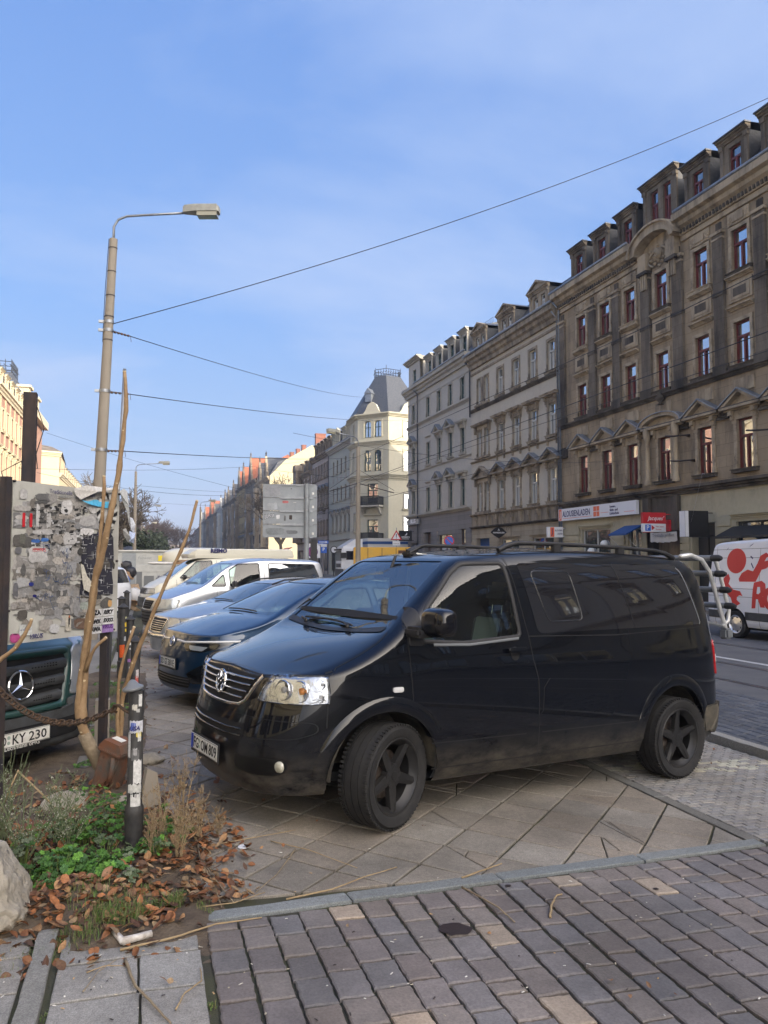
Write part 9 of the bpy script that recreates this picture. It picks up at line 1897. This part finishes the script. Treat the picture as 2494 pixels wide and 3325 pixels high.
# grey direction panels seen from behind, traffic signs
root=thing('direction_sign','four stacked grey sign panels seen from behind on a thick grey pole','sign',(6.25,31.3,-.1));Fp=F3((6.25,31.3,0),Vector((-.20,-.98,0)));X0,X1=-1.80,.42
for k in range(4):
 z0=2.72+k*.555;sh_=.0 if k in(1,2)else .0;q=MB();q.bbox(X0,X1,z0+.02,z0+.545,-.11,-.08,.012,Fp);pn=q.build('panel',M['signback'],root,world=True);e=MB()
 for a,b,c_,d_ in((X0,X1,z0+.015,z0+.03),(X0,X1,z0+.535,z0+.55),(X0,X0+.015,z0+.02,z0+.54),(X1-.015,X1,z0+.02,z0+.54)):e.box(a,b,c_,d_,-.115,-.065,Fp)
 e.v=[tuple(XF[root.name].inverted()@Vector(p))for p in e.v];e.build('panel_edge',M['galv'],pn)
 q=MB();q.box(-1.10,.25,z0-.01,z0+.03,-.08,-.03,Fp);q.box(-1.10,.25,z0+.50,z0+.54,-.08,-.03,Fp);q.build('rail',M['galv'],root,world=True);q=MB();q.tube([Fp@Vector((0,z0+.0,.01)),Fp@Vector((0,z0+.07,.01))],.115,16);q.build('clamp',M['galv'],root,world=True,smooth=True,angle=40)
 q=MB();q.box(.22,.30,z0+.12,z0+.22,-.079,-.076,Fp);q.build('sticker',M['plate'],root,world=True)
q=MB();q.tube([Fp@Vector((0,-.1,0)),Fp@Vector((0,4.96,0))],.10,18);q.build('pole',M['signback'],root,world=True,smooth=True,angle=40)
text_on('JUNX',XF[root.name].inverted()@Fp@Matrix.Translation((-1.74,3.46,-.076))@Matrix.Rotation(.12,4,'Z'),root,M['signblack'],width=.44,height=.22,size=.2,extrude=.001,bold=.014);text_on('JUNX',XF[root.name].inverted()@Fp@Matrix.Translation((-1.725,3.475,-.074))@Matrix.Rotation(.12,4,'Z'),root,M['signwhite'],width=.41,height=.19,size=.2,extrude=.001)
C=Col()
for(a,b,w,h,c_)in((-1.42,4.66,.70,.48,(.33,.34,.36)),(-1.42,4.02,.46,.32,(.38,.40,.42)),(-.88,4.20,.26,.12,(.42,.14,.14)),(-1.18,3.58,.16,.18,(.55,.56,.57)),(-.90,3.53,.08,.24,(.15,.15,.15)),(-.66,3.56,.13,.20,(.07,.055,.05)),(-1.3,2.98,.8,.3,(.22,.24,.25)),(-.6,2.95,.5,.16,(.17,.18,.19)),(-.50,4.18,.14,.03,(.5,.5,.5)),(-.64,4.75,.05,.06,(.12,.12,.12))):
 random.seed(int(a*50));n=12;C.col=c_;i=C.pts([Fp@Vector((a+w/2*max(-1,min(1,1.3*cos(2*pi*k/n)))*rnd(.85,1),b+h/2*max(-1,min(1,1.3*sin(2*pi*k/n)))*rnd(.85,1),-.0775))for k in range(n)]);C.face(*range(i,i+n)[::-1])
C.done('stickers',M['paper'],root,world=True)
def disc(mb,Fm,u,z,r,d,n=28):mb.lathe([(0,.0),(r,0),(r,-.01)],n,Fm@Matrix.Translation((u,z,d)))
def signpost(name,label,x,y,n=(0,-1,0),h=3.2,m_='galv',r=.03):
 root=thing(name,label,'sign',(x,y,.02));Fm=F3((x,y,0),n);q=MB();q.tube([Vector((x,y,0)),Vector((x,y,h))],r,8);q.build('pole',M[m_],root,world=True,smooth=True);return root,Fm
nv=Vector((-.30,-.95,0))
root,Fm=signpost('traffic_sign','round blue no-parking sign with a red ring, before the pale grey house',18.75,46.7,nv,3.35)
q=MB();disc(q,Fm,0,3.06,.34,.06);q.build('ring',M['signred'],root,world=True);q=MB();disc(q,Fm,0,3.06,.265,.065);q.build('disc',M['signblue'],root,world=True);q=MB();q.box(-.30,.30,-.035,.035,.066,.070,Fm@Matrix.Translation((0,3.06,0))@Matrix.Rotation(-pi/4,4,'Z'));q.build('bar',M['signred'],root,world=True)
root,Fm=signpost('traffic_sign','red-edged warning triangle with exclamation mark over a white plate',19.0,58.6,nv,4.4)
q=MB();q.prism([(-.46,3.42),(.46,3.42),(0,4.22)],.05,.06,Fm);q.build('triangle',M['signred'],root,world=True);q=MB();q.prism([(-.31,3.50),(.31,3.50),(0,4.04)],.06,.066,Fm);q.build('field',M['signwhite'],root,world=True);q=MB();q.box(-.03,.03,3.66,3.90,.067,.070,Fm);q.box(-.03,.03,3.55,3.61,.067,.070,Fm);q.build('exclamation_mark',M['signblack'],root,world=True);q=MB();q.box(-.30,.30,2.98,3.32,.05,.06,Fm);q.build('plate',M['signwhite'],root,world=True)
text_on('Haltestelle',XF[root.name].inverted()@Fm@Matrix.Translation((-.24,3.10,.062)),root,M['signblack'],width=.48,size=.1)
root,Fm=signpost('traffic_sign','blue arrow sign above a blue parking sign on one pole',19.0,84.8,nv,4.2)
q=MB();q.box(-.75,.45,3.68,4.02,.05,.07,Fm);q.box(-.42,.25,2.62,3.30,.05,.07,Fm);q.build('panel',M['signblue'],root,world=True);q=MB();q.box(-.65,.15,3.81,3.89,.072,.078,Fm);q.prism([(.12,3.74),(.12,3.96),(.36,3.85)],.072,.078,Fm);q.build('arrow',M['signwhite'],root,world=True);text_on('P',XF[root.name].inverted()@Fm@Matrix.Translation((-.22,2.86,.072)),root,M['signwhite'],height=.38,size=.4,bold=.02)
q=MB();q.box(-.42,.25,3.32,3.62,.05,.07,Fm);q.build('plate',M['signwhite'],root,world=True)
root,Fm=signpost('traffic_sign','violet round no-stopping disc on a white board, left of the parking sign',16.9,80.8,nv,3.6);q=MB();q.box(-.72,.72,2.05,3.35,.03,.05,Fm);q.box(-.5,.5,3.36,3.58,.03,.05,Fm);q.build('board',M['signwhite'],root,world=True);q=MB();disc(q,Fm,-.1,2.7,.58,.06);q.build('disc',M['purple'],root,world=True);q=MB();disc(q,Fm,-.1,2.7,.44,.066);q.build('inner_disc',mat('magenta',(.20,.02,.14),.5),root,world=True)
root,Fm=signpost('traffic_sign','small round sign low beside the far end of the camper roof',8.2,84,nv,2.6);q=MB();disc(q,Fm,0,2.3,.5,.06);q.build('disc',M['purple'],root,world=True)
root=thing('traffic_light','black traffic light housing behind the sign pole','traffic light',(6.62,31.6,0));q=MB();q.box(-.12,.12,-.1,.1,1.5,2.66);q.tube([(0,0,0),(0,0,1.6)],.05,8);q.build('housing',M['blackplastic'],root)
root=thing('street_clock','round pharmacy clock on a pole by the parking sign','clock',(20.2,85.5,0));Fm=F3((20.2,85.5,0),nv);q=MB();q.tube([Fm@Vector((.05+.36*cos(t*pi/10),3.0+.40*sin(t*pi/10),0))for t in range(21)],.06,6,caps=False);q.build('rim',M['iron'],root,world=True);q=MB();disc(q,Fm,.05,3.0,.34,.02);q.build('face',M['signwhite'],root,world=True);q=MB();q.tube([(0,0,0),(0,0,2.6)],.05,6);q.build('pole',M['iron'],root)
for y,z,w,lab in((121,3.2,6,'red shop awning beside the side street'),(98,3.4,4,'pale shop fascia under the rose house')):
 q=MB();q.prism([(0,.7),(0,.6),(1.3,0),(1.3,.12)],0,w,Matrix.Translation((21.9,y,z))@Matrix(((-1,0,0,0),(0,0,1,0),(0,1,0,0),(0,0,0,1))));tag(q.build('awning',M['printred']if w==6 else M['signwhite'],fix=True),lab,'awning')
root=thing('radio_mast','thin red and white mast far away at the end of the street','mast',(-38,720,0))
for k in range(7):q=MB();q.tube([(0,0,k*9),(0,0,k*9+9)],1.1-.08*k,6);q.build('mast_section',M['printred']if k%2 else M['frame_white'],root)
# bare trees
def tree(label,x,y,h,spread,seed,r0=.28,levels=5,bark='treebark',group='bare winter trees',twigr=.010,col=None,split=(3,4),name='bare_tree',trunkf=.22):
 random.seed(seed);root=thing(name,label,'tree',(x,y,0),group=group);T=MB();B=MB()
 def grow(p,d,L_,r,lv):
  n=4;P_=[p];q=p.copy();dd=d.copy()
  for k in range(n):dd=(dd+Vector((rnd(-1,1),rnd(-1,1),rnd(-.4,.7)))*.14*(1+.25*(levels-lv))).normalized();q=q+dd*L_/n;P_.append(q.copy())
  rs=[lerp(r,r*.62,k/n)for k in range(n+1)];(T if lv==levels else B).tube(P_,[max(v,twigr)for v in rs],8 if lv>3 else(5 if lv>1 else 3),caps=False)
  if lv==0:return
  m_=random.choice(split)if lv<levels else split[1]+1
  for k in range(m_):
   t=rnd(.45,1.0)if lv<levels else rnd(.7,1.0);pp=P_[min(n,int(t*n))];a=rnd(0,2*pi);s1,s2=frame_of(dd);el=rnd(.30,.85);nd=(dd*cos(el)+(s1*cos(a)+s2*sin(a))*sin(el)*spread).normalized();nd.z=nd.z*.9+.10;grow(pp,nd.normalized(),L_*rnd(.66,.88),r*rnd(.48,.66),lv-1)
 grow(Vector((0,0,-.1)),Vector((rnd(-.05,.05),rnd(-.05,.05),1)),h*trunkf*1.45,r0,levels);T.build('trunk',M[bark],root,smooth=True);B.build('crown',M[bark]if col is None else M[col],root,smooth=True);return root
mat('twigbrown',(.16,.115,.075),.95,col2=(.22,.165,.10),vscale=.3);mat('ivy',(.028,.042,.018),.8,col2=(.05,.065,.028),vscale=.5);mat('hazebrown',(.17,.115,.075),.95,col2=(.12,.085,.065),vscale=.08)
tree('big spreading bare tree beyond the lamps at left',-2.4,80,13,1.15,4,.36,7,twigr=.026,split=(2,3),trunkf=.20)
tree('bare tree between the grey sign panels and the rose house',16.4,96,14,1.0,9,.26,7,twigr=.024,split=(2,3),trunkf=.26)
tree('slim bare tree at the left behind the poster board edge',-5.6,92,11,1.0,13,.3,6,twigr=.03)
def bush(label,x,y,rx,ry,rz,n,seed,m_='ivy',size=.35,name='evergreen_bush'):
 random.seed(seed);root=thing(name,label,'bush',(x,y,0));C=MB();cl_=[(rnd(-.7,.7),rnd(-.7,.7),rnd(.2,.8),rnd(.25,.45))for _ in range(16)]
 for _ in range(n):
  cx_,cy_,cz_,cr_=random.choice(cl_);a,b,rr=rnd(0,2*pi),rnd(-1,1),random.random()**.4*cr_;p=Vector((cx_+rr*cos(a)*(1-b*b)**.5,cy_+rr*sin(a)*(1-b*b)**.5,max(.02,cz_+rr*b)));p=Vector((p.x*rx,p.y*ry,p.z*rz));d1=Vector((rnd(-1,1),rnd(-1,1),rnd(-1,1))).normalized()*size*rnd(.4,1);d2=d1.cross(Vector((rnd(-1,1),rnd(-1,1),rnd(-1,1)))).normalized()*size*.5;i=C.pts([p-d1,p+d2,p+d1,p-d2]);C.face(i,i+1,i+2,i+3)
 C.build('foliage',M[m_],root);S_=MB();S_.tube([(0,0,0),(0,0,rz*.5)],.12,6);S_.build('stem',M['treebark'],root);return root
bush('dark evergreen bush under the big bare tree',-2.6,88,3.0,2,5.0,4200,3,size=.30);bush('dark hedge-like bush left of the big bare tree',-9.0,86,4,2,5,3500,5,size=.32);bush('dark bush right of the advertising column',0.2,150,5,3,7,2200,6,size=.5)
for k,(x,y,h)in enumerate(((-4,200,19),(4,225,18),(-10,215,20),(8,260,18),(1,275,20),(-8,300,21),(-20,180,20))):
 tree(('bare brownish tree first of the far group','bare tree in the far group beside the road','bare tree at the left of the far group','small far tree against the row','middle bare tree of the far group','rear bare tree of the far group','far bare tree behind the cream house')[k],x,y,h,1.1,30+k,.3,5,twigr=.045,col='hazebrown',split=(3,4),group='distant bare trees')
q=MB();random.seed(77)
C=MB()
for _ in range(9000):
 x=rnd(-70,30);y=rnd(330,470);z=rnd(0,1)**.8*(11+3*sin(x*.3)+2*sin(x*.9));d1=Vector((rnd(-1,1),rnd(-.3,.3),rnd(-1,1))).normalized()*rnd(.3,1.6);d2=d1.cross(Vector((0,1,0))).normalized()*rnd(.06,.14);p=Vector((x,y,z));i=C.pts([p-d1,p+d2,p+d1,p-d2]);C.face(i,i+1,i+2,i+3)
tag(C.build('far_trees',M['hazebrown']),kind='stuff')
# thin winter haze over the far street
HAZE=.0006
def haze(dens):
 q=MB();q.box(-2450,2450,-395,2450,-1.5,70);o=q.build('haze',None);o.data.materials.clear();m=bpy.data.materials.new('haze');m.use_nodes=True;t=m.node_tree;t.nodes.clear();out=t.nodes.new('ShaderNodeOutputMaterial');v=t.nodes.new('ShaderNodeVolumePrincipled');v.inputs['Color'].default_value=(.80,.87,1,1);v.inputs['Density'].default_value=dens;v.inputs['Anisotropy'].default_value=.2;t.links.new(v.outputs[0],out.inputs['Volume']);o.data.materials.append(m);tag(o,kind='stuff')
haze(HAZE)
